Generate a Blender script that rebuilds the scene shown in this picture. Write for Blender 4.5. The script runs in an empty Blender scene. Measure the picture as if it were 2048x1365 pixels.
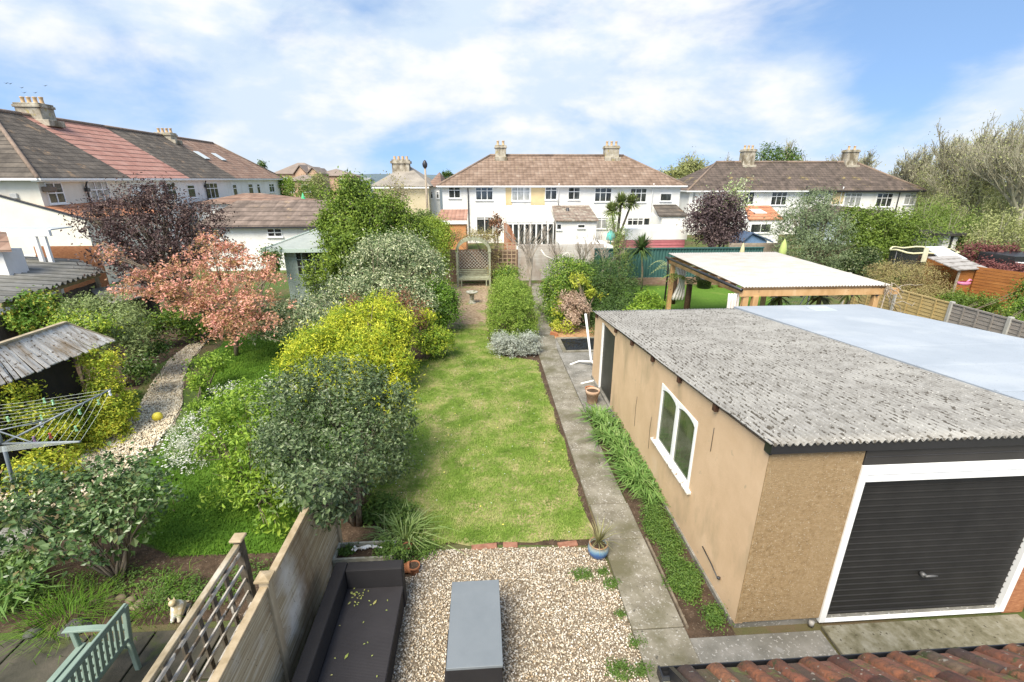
import bpy, math, random
import numpy as np
from mathutils import Vector, Matrix
R = math.radians
random.seed(7); rng = np.random.default_rng(11)
S = bpy.context.scene
COL = S.collection

# ---------------------------------------------------------------- camera, sky, sun, exposure
EYE = Vector((0, 0, 5.2)); PITCH = R(19.05); YAW = R(3.7); FPX = 938.0
cd = bpy.data.cameras.new("camera"); cam = bpy.data.objects.new("camera", cd); COL.objects.link(cam)
cam.location = EYE; cam.rotation_euler = (R(90) - PITCH, 0, -YAW)
cd.sensor_width = 36; cd.lens = FPX / 2048 * 36; cd.clip_start = 0.05; cd.clip_end = 3000
S.camera = cam
SUN_EL, SUN_AZ = R(52), R(-148)       # azimuth measured from +Y towards +X: the sun stands behind the left shoulder
sd = bpy.data.lights.new("sun", 'SUN'); sun = bpy.data.objects.new("sun", sd); COL.objects.link(sun)
sd.energy = 3.2; sd.angle = R(34); sd.color = (1.0, 0.92, 0.77)
sv = Vector((math.sin(SUN_AZ) * math.cos(SUN_EL), math.cos(SUN_AZ) * math.cos(SUN_EL), math.sin(SUN_EL)))
sun.rotation_euler = sv.to_track_quat('Z', 'Y').to_euler()
S.view_settings.view_transform = 'Standard'; S.view_settings.look = 'None'
S.view_settings.gamma = 1; S.view_settings.exposure = 1.08
S.cycles.max_bounces = 6; S.cycles.transparent_max_bounces = 8; S.cycles.use_denoising = True

def build_world():
    w = bpy.data.worlds.new("World"); S.world = w; w.use_nodes = True
    nt = w.node_tree; N = nt.nodes; L = nt.links; N.clear()
    out = N.new('ShaderNodeOutputWorld'); bg = N.new('ShaderNodeBackground'); bg.inputs[1].default_value = 0.1
    L.new(bg.outputs[0], out.inputs[0])
    tc = N.new('ShaderNodeTexCoord')
    add = N.new('ShaderNodeVectorMath'); add.operation = 'ADD'; add.inputs[1].default_value = (0, 0, 0.36)
    L.new(tc.outputs['Generated'], add.inputs[0])
    nrm = N.new('ShaderNodeVectorMath'); nrm.operation = 'NORMALIZE'; L.new(add.outputs[0], nrm.inputs[0])
    sky = N.new('ShaderNodeTexSky'); sky.sky_type = 'NISHITA'; sky.sun_disc = False
    sky.sun_elevation = SUN_EL; sky.sun_rotation = SUN_AZ; sky.air_density = 1.0; sky.dust_density = 0.6; sky.ozone_density = 1.6
    L.new(nrm.outputs[0], sky.inputs[0])
    tint = N.new('ShaderNodeMix'); tint.data_type = 'RGBA'; tint.blend_type = 'MULTIPLY'; tint.inputs[0].default_value = 1
    L.new(sky.outputs[0], tint.inputs[6]); tint.inputs[7].default_value = (1.42, 1.46, 1.42, 1)
    # clouds: broad soft banks, stretched sideways
    mp = N.new('ShaderNodeMapping'); mp.inputs['Scale'].default_value = (1, 1, 2.2); mp.inputs['Location'].default_value = CLOUD_LOC
    L.new(tc.outputs['Generated'], mp.inputs[0])
    n1 = N.new('ShaderNodeTexNoise'); n1.inputs['Scale'].default_value = 3.0; n1.inputs['Detail'].default_value = 7; n1.inputs['Roughness'].default_value = 0.56
    n1.inputs['Distortion'].default_value = 0.25
    L.new(mp.outputs[0], n1.inputs[0])
    def lobe(d, width, amt, prev):
        dp = N.new('ShaderNodeVectorMath'); dp.operation = 'DISTANCE'; v = Vector(d).normalized()
        L.new(tc.outputs['Generated'], dp.inputs[0]); dp.inputs[1].default_value = v
        mr = N.new('ShaderNodeMapRange'); mr.interpolation_type = 'SMOOTHSTEP'
        mr.inputs[1].default_value = 0; mr.inputs[2].default_value = width; mr.inputs[3].default_value = amt; mr.inputs[4].default_value = 0
        L.new(dp.outputs['Value'], mr.inputs[0])
        a = N.new('ShaderNodeMath'); a.operation = 'ADD'; L.new(prev, a.inputs[0]); L.new(mr.outputs[0], a.inputs[1])
        return a.outputs[0]
    v = n1.outputs[0]
    for d, wd, am in CLOUD_LOBES: v = lobe(d, wd, am, v)
    cr = N.new('ShaderNodeMapRange'); cr.interpolation_type = 'SMOOTHSTEP'
    cr.inputs[1].default_value = 0.38; cr.inputs[2].default_value = 0.70; cr.inputs[3].default_value = 0.0; cr.inputs[4].default_value = 1.0
    L.new(v, cr.inputs[0])
    mx = N.new('ShaderNodeMix'); mx.data_type = 'RGBA'; L.new(cr.outputs[0], mx.inputs[0])
    L.new(tint.outputs[2], mx.inputs[6])
    n2 = N.new('ShaderNodeTexNoise'); n2.inputs['Scale'].default_value = 5.5; n2.inputs['Detail'].default_value = 6; n2.inputs['Roughness'].default_value = 0.55; L.new(mp.outputs[0], n2.inputs[0])
    c2 = N.new('ShaderNodeMapRange'); c2.interpolation_type = 'SMOOTHSTEP'; c2.inputs[1].default_value = 0.40; c2.inputs[2].default_value = 0.62; L.new(n2.outputs[0], c2.inputs[0])
    cm = N.new('ShaderNodeMix'); cm.data_type = 'RGBA'; L.new(c2.outputs[0], cm.inputs[0]); cm.inputs[6].default_value = (3.5, 4.1, 4.75, 1); cm.inputs[7].default_value = (4.9, 4.95, 5.0, 1); L.new(cm.outputs[2], mx.inputs[7])
    L.new(mx.outputs[2], bg.inputs[0])
def sky_dir(px, py):
    F = Vector((math.sin(YAW) * math.cos(PITCH), math.cos(YAW) * math.cos(PITCH), -math.sin(PITCH)))
    Rt = Vector((math.cos(YAW), -math.sin(YAW), 0)); U = Rt.cross(F)
    return (F * FPX + Rt * (px - 1024) - U * (py - 682.5)).normalized()
CLOUD_LOC = (3.1, 1.7, 0.4)
CLOUD_LOBES = [(sky_dir(250, 120), .9, .13), (sky_dir(1150, 130), .42, .16), (sky_dir(560, 250), .45, .10), (sky_dir(1600, 230), .13, .24), (sky_dir(2040, 150), .12, .12),
               (sky_dir(1660, 60), .34, -.10), (sky_dir(1900, 200), .3, -.04), (sky_dir(380, 280), .16, -.12),
               (sky_dir(800, 310), .20, -.10), (sky_dir(700, 60), .16, -.05), (sky_dir(60, 210), .2, -.06)]
build_world()

# ---------------------------------------------------------------- helpers
FW = Vector((math.sin(YAW) * math.cos(PITCH), math.cos(YAW) * math.cos(PITCH), -math.sin(PITCH)))
RT = Vector((math.cos(YAW), -math.sin(YAW), 0)); UP = RT.cross(FW)
def P(px, py, X=None, Y=None, Z=None):
    """surveying: where a sight line from the eye meets a plane of the world"""
    d = FW * FPX + RT * (px - 1024) - UP * (py - 682.5)
    t = (Z - EYE.z) / d.z if Z is not None else (Y / d.y if Y is not None else X / d.x)
    return EYE + d * t

ORG = {}
def tag(o, label=None, cat=None, group=None, kind=None):
    if label: o['label'] = label
    if cat: o['category'] = cat
    if group: o['group'] = group
    if kind: o['kind'] = kind
    return o
def thing(name, label, cat, loc=(0, 0, 0), group=None, rotz=None):
    o = bpy.data.objects.new(name, None); COL.objects.link(o); o.location = loc; o.empty_display_size = .2
    if rotz is not None: o.rotation_euler.z = rotz; ORG[o.name] = Vector((0, 0, 0))
    else: ORG[o.name] = Vector(loc)
    return tag(o, label, cat, group)
def link(name, me, parent=None):
    o = bpy.data.objects.new(name, me); COL.objects.link(o)
    if parent is not None:
        o.parent = parent; ORG[o.name] = ORG[parent.name]
    else: ORG[o.name] = Vector((0, 0, 0))
    return o
class MB:
    def __init__(s): s.v = []; s.f = []; s.sm = []
    def add(s, vs, fs, smooth=False):
        b = len(s.v); s.v += [tuple(v) for v in vs]; s.f += [tuple(i + b for i in f) for f in fs]; s.sm += [smooth] * len(fs); return s
    def box(s, x0, x1, y0, y1, z0, z1, M=None):
        vs = [Vector((x, y, z)) for z in (z0, z1) for x, y in ((x0, y0), (x1, y0), (x1, y1), (x0, y1))]
        if M is not None: vs = [M @ v for v in vs]
        return s.add(vs, [(3, 2, 1, 0), (4, 5, 6, 7), (0, 1, 5, 4), (1, 2, 6, 5), (2, 3, 7, 6), (3, 0, 4, 7)])
    def beam(s, p, q, w, h, up=(0, 0, 1)):
        p = Vector(p); q = Vector(q); d = (q - p).normalized(); up = Vector(up)
        sd_ = d.cross(up); sd_ = sd_.normalized() if sd_.length > 1e-4 else Vector((1, 0, 0)); u = sd_.cross(d).normalized()
        vs = []
        for c in (p, q):
            for a, b in ((-1, -1), (1, -1), (1, 1), (-1, 1)): vs.append(c + sd_ * a * w / 2 + u * b * h / 2)
        return s.add(vs, [(3, 2, 1, 0), (4, 5, 6, 7), (0, 1, 5, 4), (1, 2, 6, 5), (2, 3, 7, 6), (3, 0, 4, 7)])
    def tube(s, pts, r, n=8, cap=True):
        pts = [Vector(p) for p in pts]; rs = r if isinstance(r, (list, tuple)) else [r] * len(pts)
        vs = []; prev = None
        for i, p in enumerate(pts):
            d = (pts[min(i + 1, len(pts) - 1)] - pts[max(i - 1, 0)])
            d = d.normalized() if d.length > 1e-6 else Vector((0, 0, 1))
            if prev is None: prev = d.orthogonal().normalized()
            a = (prev - d * prev.dot(d)); a = a.normalized() if a.length > 1e-5 else d.orthogonal().normalized(); prev = a; b = d.cross(a)
            for k in range(n):
                t = 2 * math.pi * k / n; vs.append(p + (a * math.cos(t) + b * math.sin(t)) * rs[i])
        fs = [(i * n + k, i * n + (k + 1) % n, (i + 1) * n + (k + 1) % n, (i + 1) * n + k) for i in range(len(pts) - 1) for k in range(n)]
        if cap: fs += [tuple(range(n - 1, -1, -1)), tuple((len(pts) - 1) * n + k for k in range(n))]
        return s.add(vs, fs, True)
    def lathe(s, prof, c=(0, 0, 0), n=24, sx=1, sy=1):
        c = Vector(c); vs = []
        for r, z in prof:
            for k in range(n):
                t = 2 * math.pi * k / n; vs.append(c + Vector((r * math.cos(t) * sx, r * math.sin(t) * sy, z)))
        fs = [(i * n + k, i * n + (k + 1) % n, (i + 1) * n + (k + 1) % n, (i + 1) * n + k) for i in range(len(prof) - 1) for k in range(n)]
        return s.add(vs, fs, True)
    def poly(s, pts): return s.add(pts, [tuple(range(len(pts)))])
    def prism(s, pts, d):
        """extrude a polygon by the vector d"""
        n = len(pts); d = Vector(d); a = [Vector(p) for p in pts]; b = [p + d for p in a]
        return s.add(a + b, [tuple(range(n - 1, -1, -1)), tuple(range(n, 2 * n))] + [(i, (i + 1) % n, n + (i + 1) % n, n + i) for i in range(n)])
    def build(s, name, m, parent=None, bevel=0, solid=0):
        me = bpy.data.meshes.new(name)
        og = ORG[parent.name] if parent is not None else Vector((0, 0, 0))
        me.from_pydata([(v[0] - og.x, v[1] - og.y, v[2] - og.z) for v in s.v], [], s.f)
        me.polygons.foreach_set('use_smooth', s.sm)
        me.materials.append(m); me.update()
        o = link(name, me, parent)
        if solid:
            md = o.modifiers.new('s', 'SOLIDIFY'); md.thickness = solid; md.offset = 0
        if bevel:
            md = o.modifiers.new('b', 'BEVEL'); md.width = bevel; md.segments = 1; md.limit_method = 'ANGLE'
        return o
def fastmesh(name, verts, nper, facetmpl, m, parent=None, smooth=False):
    """verts (k*nper,3); the same small face template repeated"""
    og = ORG[parent.name] if parent is not None else Vector((0, 0, 0))
    verts = np.asarray(verts, dtype=np.float32).reshape(-1, 3) - np.array(og, dtype=np.float32)
    k = len(verts) // nper
    me = bpy.data.meshes.new(name); me.vertices.add(len(verts)); me.vertices.foreach_set('co', verts.ravel())
    base = (np.arange(k) * nper)[:, None]
    idx = np.concatenate([np.array(f) for f in facetmpl]); sizes = np.array([len(f) for f in facetmpl])
    li = (base + idx[None, :]).ravel().astype(np.int32)
    sz = np.tile(sizes, k); st = np.concatenate([[0], np.cumsum(sz)[:-1]]).astype(np.int32)
    me.loops.add(len(li)); me.loops.foreach_set('vertex_index', li)
    me.polygons.add(len(sz)); me.polygons.foreach_set('loop_start', st)
    me.polygons.foreach_set('use_smooth', np.full(len(sz), smooth))
    me.materials.append(m); me.update(calc_edges=True); me.validate()
    return link(name, me, parent)

# ---------------------------------------------------------------- materials
MATS = {}
def nodes(name):
    m = bpy.data.materials.new(name); m.use_nodes = True; nt = m.node_tree; b = nt.nodes['Principled BSDF']; return m, nt, nt.nodes, nt.links, b
def ramp(N, stops, interp='LINEAR'):
    r = N.new('ShaderNodeValToRGB'); e = r.color_ramp; e.interpolation = interp
    while len(e.elements) < len(stops): e.elements.new(0.5)
    for el, (p, c) in zip(e.elements, stops): el.position = p; el.color = (*c, 1)
    return r
def coords(N, L, scale=(1, 1, 1), loc=(0, 0, 0), kind='Object', rot=(0, 0, 0)):
    tc = N.new('ShaderNodeTexCoord'); mp = N.new('ShaderNodeMapping'); mp.inputs['Scale'].default_value = scale; mp.inputs['Location'].default_value = loc
    mp.inputs['Rotation'].default_value = rot
    L.new(tc.outputs[kind], mp.inputs[0]); return mp.outputs[0]
def noise(N, L, vec, scale, detail=5, rough=.6, dist=0):
    n = N.new('ShaderNodeTexNoise'); n.inputs['Scale'].default_value = scale; n.inputs['Detail'].default_value = detail
    n.inputs['Roughness'].default_value = rough; n.inputs['Distortion'].default_value = dist; L.new(vec, n.inputs[0]); return n.outputs[0]
def mixc(N, L, fac, a, b, mode='MIX'):
    m = N.new('ShaderNodeMix'); m.data_type = 'RGBA'; m.blend_type = mode
    for i, v in ((0, fac), (6, a), (7, b)):
        if isinstance(v, (int, float)): m.inputs[i].default_value = v
        elif isinstance(v, tuple): m.inputs[i].default_value = (*v, 1)
        else: L.new(v, m.inputs[i])
    return m.outputs[2]
def step(N, L, v, lo, hi):
    r = N.new('ShaderNodeMapRange'); r.inputs[1].default_value = lo; r.inputs[2].default_value = hi; L.new(v, r.inputs[0]); return r.outputs[0]
def bump(N, L, b, h, strength=.4, dist=.02):
    n = N.new('ShaderNodeBump'); n.inputs['Strength'].default_value = strength; n.inputs['Distance'].default_value = dist
    L.new(h, n.inputs['Height']); L.new(n.outputs[0], b.inputs['Normal'])
def mk(name, stops, scale=6, rough=.8, detail=8, bmp=.3, stretch=(1, 1, 1), spots=None, spots2=None, metal=0, spec=.3, bdist=.01, bscale=None, dirt=None):
    """weathered surface: noise ramp, optional spots (scale, lo, hi, colour), a broad stain layer and bump"""
    if name in MATS: return MATS[name]
    m, nt, N, L, b = nodes(name); v = coords(N, L, stretch)
    n = noise(N, L, v, scale, detail, .62); r = ramp(N, stops); L.new(n, r.inputs[0]); c = r.outputs[0]
    for sp in (spots, spots2):
        if sp: c = mixc(N, L, step(N, L, noise(N, L, coords(N, L, loc=(3.3, 1.2, .7)), sp[0], 3, .5), sp[1], sp[2]), c, sp[3])
    if dirt: c = mixc(N, L, step(N, L, noise(N, L, coords(N, L, (1, 1, .4), loc=(9, 2, 5)), dirt[0], 4, .6), dirt[1], dirt[2]), c, dirt[3])
    L.new(c, b.inputs['Base Color']); b.inputs['Roughness'].default_value = rough; b.inputs['Metallic'].default_value = metal
    b.inputs['Specular IOR Level'].default_value = spec
    if bmp: bump(N, L, b, noise(N, L, v, bscale or scale * 3, 6, .65), bmp, bdist)
    MATS[name] = m; return m
def leafmat(name, pal, trans=.3, rough=.55, nsc=1.6, spec=.35, wn=.38):
    """every leaf takes its own colour from the palette, drifting with broad patches of the plant"""
    m, nt, N, L, b = nodes(name)
    g = N.new('ShaderNodeNewGeometry'); n = noise(N, L, coords(N, L), nsc, 3, .6)
    a = N.new('ShaderNodeMath'); a.operation = 'MULTIPLY_ADD'; L.new(g.outputs['Random Per Island'], a.inputs[0]); a.inputs[1].default_value = 1 - wn
    s2 = step(N, L, n, .32, .68); m2 = N.new('ShaderNodeMath'); m2.operation = 'MULTIPLY'; L.new(s2, m2.inputs[0]); m2.inputs[1].default_value = wn
    L.new(m2.outputs[0], a.inputs[2])
    k = len(pal); r = ramp(N, [(i / max(1, k - 1), c) for i, c in enumerate(pal)]); L.new(a.outputs[0], r.inputs[0])
    L.new(r.outputs[0], b.inputs['Base Color']); b.inputs['Roughness'].default_value = rough; b.inputs['Specular IOR Level'].default_value = spec
    t = N.new('ShaderNodeBsdfTranslucent'); L.new(r.outputs[0], t.inputs[0])
    ms = N.new('ShaderNodeMixShader'); ms.inputs[0].default_value = trans * .65
    L.new(b.outputs[0], ms.inputs[1]); L.new(t.outputs[0], ms.inputs[2]); L.new(ms.outputs[0], N['Material Output'].inputs[0])
    MATS[name] = m; return m
def roofmat(name, stops, cw=.3, ch=.33, axis='x', rib=.5, moss=None, line=.55, nsc=1.3):
    """tiled roof: courses across the slope (height) and ribs down it"""
    m, nt, N, L, b = nodes(name); tc = N.new('ShaderNodeTexCoord'); sp = N.new('ShaderNodeSeparateXYZ'); L.new(tc.outputs['Object'], sp.inputs[0])
    def M(op, a, bb=None, c=None):
        x = N.new('ShaderNodeMath'); x.operation = op
        for i, v in enumerate((a, bb, c)):
            if v is None: continue
            if isinstance(v, (int, float)): x.inputs[i].default_value = v
            else: L.new(v, x.inputs[i])
        return x.outputs[0]
    u = M('DIVIDE', sp.outputs[{'x': 0, 'y': 1}[axis]], cw); w = M('DIVIDE', sp.outputs[2], ch * .55)
    wf = M('FRACT', w); uf = M('FRACT', u)
    ribh = M('ABSOLUTE', M('SINE', M('MULTIPLY', u, math.pi)))
    cell = N.new('ShaderNodeCombineXYZ'); L.new(M('FLOOR', u), cell.inputs[0]); L.new(M('FLOOR', w), cell.inputs[1])
    wn = N.new('ShaderNodeTexWhiteNoise'); wn.noise_dimensions = '2D'; L.new(cell.outputs[0], wn.inputs[0])
    n = noise(N, L, coords(N, L), nsc, 7, .68)
    f = M('ADD', M('MULTIPLY', wn.outputs[0], .22), M('MULTIPLY_ADD', n, 1.5, -.38))
    r = ramp(N, stops); L.new(f, r.inputs[0]); c = r.outputs[0]
    if moss: c = mixc(N, L, step(N, L, noise(N, L, coords(N, L, loc=(5, 8, 2)), moss[0], 6, .7), moss[1], moss[2]), c, moss[3])
    gap = M('LESS_THAN', wf, .16); c = mixc(N, L, M('MULTIPLY', gap, line), c, (.03, .025, .02))
    L.new(c, b.inputs['Base Color']); b.inputs['Roughness'].default_value = .85; b.inputs['Specular IOR Level'].default_value = .2
    h = M('ADD', M('MULTIPLY', ribh, rib), M('MULTIPLY', wf, -.6)); bump(N, L, b, h, .9, .05)
    MATS[name] = m; return m
def plain(name, c, rough=.5, metal=0, spec=.5, var=.12, scale=4):
    if name in MATS: return MATS[name]
    a = tuple(x * (1 - var) for x in c); z = tuple(min(1, x * (1 + var)) for x in c)
    return mk(name, [(.3, a), (.7, z)], scale=scale, rough=rough, metal=metal, spec=spec, bmp=.08)

WHITE = mk('white_render', [(.3, (.74, .72, .68)), (.6, (.82, .81, .78))], scale=1.2, rough=.9, bmp=.25, bscale=30, dirt=(.8, .58, .8, (.6, .57, .5)))
CREAM = mk('cream_render', [(.3, (.70, .66, .56)), (.7, (.78, .74, .65))], scale=1.0, rough=.9, bmp=.25, bscale=30, dirt=(.7, .55, .8, (.6, .54, .44)))
YELLOW = mk('yellow_render', [(.3, (.60, .46, .25)), (.7, (.68, .54, .32))], scale=2, rough=.9, bmp=.25, bscale=30)
BUFF = mk('buff_render', [(.3, (.52, .45, .30)), (.7, (.62, .54, .38))], scale=1.2, rough=.9, bmp=.25, bscale=30)
UPVC = plain('white_frame', (.83, .83, .82), .35, var=.03)
BLACK = plain('black_plastic', (.02, .02, .022), .35)
IRON = plain('dark_gutter', (.03, .03, .035), .4)
def glassmat(name, c1, c2):
    m, nt, N, L, b = nodes(name); n = noise(N, L, coords(N, L, (1.5, 1.5, .6)), 2.2, 3, .6)
    L.new(mixc(N, L, step(N, L, n, .4, .65), c1, c2), b.inputs['Base Color']); b.inputs['Roughness'].default_value = .06; b.inputs['Specular IOR Level'].default_value = .7
    return m
GLASS = glassmat('dark_window_glass', (.015, .018, .02), (.07, .075, .07))
GLASSL = glassmat('curtained_glass', (.25, .26, .25), (.45, .45, .43))

# ---------------------------------------------------------------- foliage builders
def unit(a): return a / np.maximum(np.linalg.norm(a, axis=1, keepdims=True), 1e-6)
def leafcloud(blobs, n, size, up=.35, clump=.3, per=36, rough=.16, aspect=.5, inner=.22, droop=0, jit=.12, out=.6, zmin=.03):
    """leaves gathered in clumps over the shells of a few ellipsoids; returns diamond verts (n*4,3)"""
    B = np.array(blobs, float); c, r = B[:, :3], B[:, 3:6]
    area = (r[:, 0] * r[:, 1] + r[:, 1] * r[:, 2] + r[:, 0] * r[:, 2]); K = max(8, n // per)
    w = rng.choice(len(B), K, p=area / area.sum())
    d = unit(rng.normal(size=(K, 3))); d[:, 2] = np.where(d[:, 2] < -.55, -d[:, 2], d[:, 2])
    fa, fb = rng.normal(size=(3, 3)) * 3.2, rng.normal(size=(3, 3)) * 6; ph = c[w] * 1.7
    lump = np.sin(d @ fa + ph).sum(1) / 3 * .7 + np.sin(d @ fb + ph * 2).sum(1) / 3 * .6
    rad = 1 - np.abs(rng.normal(0, jit, K)) + rng.normal(0, jit * .5, K) + rough * lump
    cc = c[w] + d * r[w] * rad[:, None]; idx = rng.integers(0, K, n)
    cs = clump * (.6 + .8 * rng.random(K))
    p = cc[idx] + rng.normal(size=(n, 3)) * (cs[idx] * .42)[:, None]
    od = d[idx] / r[w][idx]; od = unit(od)
    ni = int(n * inner)
    wi = rng.choice(len(B), ni, p=area / area.sum()); di = unit(rng.normal(size=(ni, 3)))
    p[:ni] = c[wi] + di * r[wi] * (.35 + .5 * rng.random(ni))[:, None]; od[:ni] = di
    keep = p[:, 2] > zmin
    for i in range(len(B)):
        q = ((p - c[i]) / r[i]); ins = (q ** 2).sum(1) < .3; ins[:ni] = False; keep &= ~ins
    big = np.ones(n); big[:ni] = 1.5
    p, od, big = p[keep], od[keep], big[keep]; n = len(p)
    nr = unit(od * out + np.array([0, 0, up]) + rng.normal(size=(n, 3)) * .55)
    t = unit(np.cross(nr, rng.normal(size=(n, 3)))); t[:, 2] -= droop; t = unit(t); bt = unit(np.cross(nr, t))
    s = (size * big * (.65 + .7 * rng.random(n)))[:, None]
    return np.stack([p - t * s * .5, p + bt * s * aspect * .5 + nr * s * .1, p + t * s * .5 - nr * s * .12, p - bt * s * aspect * .5 + nr * s * .1], 1).reshape(-1, 3)
LEAF = [(0, 1, 2, 3)]
def leafmesh(name, vs, m, parent): return fastmesh(name, vs, 4, LEAF, m, parent)
def strap(pts, L, w, lean=.5, spread=1.0, dirs=None, curl=.5):
    """long blades rising from points: five verts, two faces each"""
    n = len(pts); a = rng.random(n) * 2 * math.pi if dirs is None else dirs
    h = np.stack([np.cos(a), np.sin(a), np.zeros(n)], 1); sdv = np.stack([-np.sin(a), np.cos(a), np.zeros(n)], 1)
    ln = (L * (.6 + .6 * rng.random(n)))[:, None]; le = (lean * (.3 + spread * rng.random(n)))[:, None]
    mid = pts + h * ln * le * .4 + np.array([0, 0, 1]) * ln * .55
    tip = pts + h * ln * le * (1 + curl * .5) + np.array([0, 0, 1]) * ln * (.95 - curl * le * .5)
    W = w * .5
    return np.stack([pts - sdv * W, pts + sdv * W, mid + sdv * W * .9, mid - sdv * W * .9, tip], 1).reshape(-1, 3)
def strapmesh(name, vs, m, parent): return fastmesh(name, vs, 5, [(0, 1, 2, 3), (3, 2, 4)], m, parent)
BARK = mk('bark', [(.3, (.10, .075, .05)), (.6, (.22, .18, .13)), (.8, (.3, .27, .2))], scale=9, stretch=(1, 1, .3), rough=.95, bmp=.7)
PALEBARK = mk('pale_bark', [(.3, (.25, .20, .15)), (.7, (.45, .39, .31))], scale=9, rough=.9, bmp=.5)
def limbs(mb, base, blobs, r0=.06, n=7, n2=2, seed=0, fork=0):
    """trunk and limbs reaching from the base into each mass of the crown"""
    rr = random.Random(seed); base = Vector(base); B = blobs
    if fork:
        top = base + Vector((.06, .04, fork)); mb.tube([base, base.lerp(top, .5) + Vector((.03, 0, 0)), top], [r0 * 1.5, r0 * 1.25, r0 * 1.15], 9); base = top
    for i in range(n):
        b = B[i % len(B)]; t = Vector((b[0] + rr.uniform(-.6, .6) * b[3], b[1] + rr.uniform(-.6, .6) * b[4], b[2] + rr.uniform(-.2, .7) * b[5]))
        mid = base.lerp(t, .5) + Vector((rr.uniform(-.1, .1), rr.uniform(-.1, .1), .15 * (t - base).length * rr.random()))
        o = Vector((rr.uniform(-1, 1) * r0 * 1.6, rr.uniform(-1, 1) * r0 * 1.6, 0))
        mb.tube([base + o, base.lerp(mid, .5) + o, mid, mid.lerp(t, .6), t], [r0, r0 * .75, r0 * .5, r0 * .3, r0 * .1], 6)
        for k in range(n2):
            e = t + Vector((rr.uniform(-.5, .5) * b[3], rr.uniform(-.5, .5) * b[4], rr.uniform(0, .5) * b[5]))
            mb.tube([mid, mid.lerp(e, .6), e], [r0 * .35, r0 * .2, r0 * .06], 5)
def shrub(name, label, cat, base, blobs, n, size, m, group=None, stem=BARK, r0=.03, nst=7, fork=0, **kw):
    t = thing(name, label, cat, base, group)
    mb = MB(); limbs(mb, base, blobs, r0, nst, seed=n, fork=fork); mb.build('stem' if 'tree' not in name else 'trunk', stem, t)
    leafmesh('foliage' if 'tree' not in name else 'crown', leafcloud(blobs, n, size, **kw), m, t)
    return t
def inpoly(p, poly):
    x, y = p[:, 0], p[:, 1]; ins = np.zeros(len(p), bool); k = len(poly)
    for i in range(k):
        x1, y1 = poly[i][:2]; x2, y2 = poly[(i + 1) % k][:2]
        c = ((y1 > y) != (y2 > y)) & (x < (x2 - x1) * (y - y1) / (y2 - y1 + 1e-12) + x1); ins ^= c
    return ins
def scatter(poly, n):
    a = np.array([q[:2] for q in poly]); lo, hi = a.min(0), a.max(0); p = lo + rng.random((n * 3, 2)) * (hi - lo); p = p[inpoly(p, poly)][:n]
    return np.concatenate([p, np.zeros((len(p), 1))], 1)

# ---------------------------------------------------------------- ground and paving
def sheet(name, pts, z, m, kind='structure', label=None):
    mb = MB(); mb.poly([(p[0], p[1], z) for p in pts]); o = mb.build(name, m); tag(o, label, kind=kind); return o
def arc(pts, jit=.05, n=5):
    """the same outline with an uneven edge"""
    o = []
    for i, p in enumerate(pts):
        q = pts[(i + 1) % len(pts)]
        for k in range(n):
            t = k / n; o.append((p[0] + (q[0] - p[0]) * t + rng.uniform(-jit, jit), p[1] + (q[1] - p[1]) * t + rng.uniform(-jit, jit)))
    return o
SOIL = mk('soil', [(.25, (.04, .026, .016)), (.55, (.085, .056, .036)), (.8, (.15, .10, .068))], scale=7, rough=1, bmp=.9, bdist=.03, spots=(40, .62, .7, (.22, .17, .12)))
def grassmat(name, g1, g2, dry, lo=.5, hi=.72, sc=.9):
    m, nt, N, L, b = nodes(name); v = coords(N, L)
    r = ramp(N, [(.3, g1), (.7, g2)]); L.new(noise(N, L, v, 9, 8, .75), r.inputs[0])
    c = mixc(N, L, step(N, L, noise(N, L, coords(N, L, loc=(4, 7, 0)), sc, 7, .68), lo, hi), r.outputs[0], dry)
    L.new(c, b.inputs['Base Color']); b.inputs['Roughness'].default_value = 1; b.inputs['Specular IOR Level'].default_value = .1
    bump(N, L, b, noise(N, L, v, 60, 4, .7), .7, .03); return m
LAWN = grassmat('lawn_turf', (.10, .165, .025), (.19, .27, .05), (.40, .34, .17), .46, .62, 1.6)
LUSH = grassmat('lush_turf', (.055, .13, .015), (.12, .23, .03), (.16, .22, .05), .6, .8)
WILD = grassmat('rough_ground', (.06, .10, .025), (.12, .16, .05), (.16, .12, .07), .45, .6, .4)
sheet('ground', [(-900, -60), (900, -60), (900, 1600), (-900, 1600)], 0, WILD)
own_lawn = [(-1.15, 5.72), (1.60, 5.68), (1.62, 8.2), (1.58, 12.2), (1.6, 13.1), (.6, 13.6), (.15, 15.2), (.1, 17), (-1.2, 17), (-1.4, 15), (-1.5, 14.2), (-2.1, 13), (-2.3, 10), (-2.2, 7.5), (-1.7, 6.3)]
sheet('soil_border', [(-2.2, 4.9), (-.9, 4.9), (-.9, 5.75), (1.7, 5.55), (1.72, 14), (0, 24.2), (-2.4, 24.2), (-2.9, 8)], .004, SOIL)
sheet('lawn', arc(own_lawn, .06, 9), .012, LAWN)
GRAVEL = mk('gravel_bed', [(.3, (.13, .095, .06)), (.5, (.28, .22, .15)), (.7, (.5, .44, .35))], scale=38, detail=3, rough=.9, bmp=.9, bdist=.03, spots=(24, .6, .66, (.12, .09, .06)))
patio = [(-2.1, 1.2), (1.74, 1.2), (1.72, 4.9), (1.68, 5.5), (1.0, 5.56), (0, 5.6), (-.95, 5.6), (-1.0, 5.15), (-2.1, 5.0)]
sheet('gravel_patio', patio, .008, GRAVEL)
LEAFY = mk('leaf_litter', [(.3, (.14, .085, .05)), (.5, (.33, .24, .15)), (.7, (.46, .36, .25))], scale=9, rough=1, bmp=.8, spots=(2.2, .55, .68, (.2, .24, .07)), bdist=.02)
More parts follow.
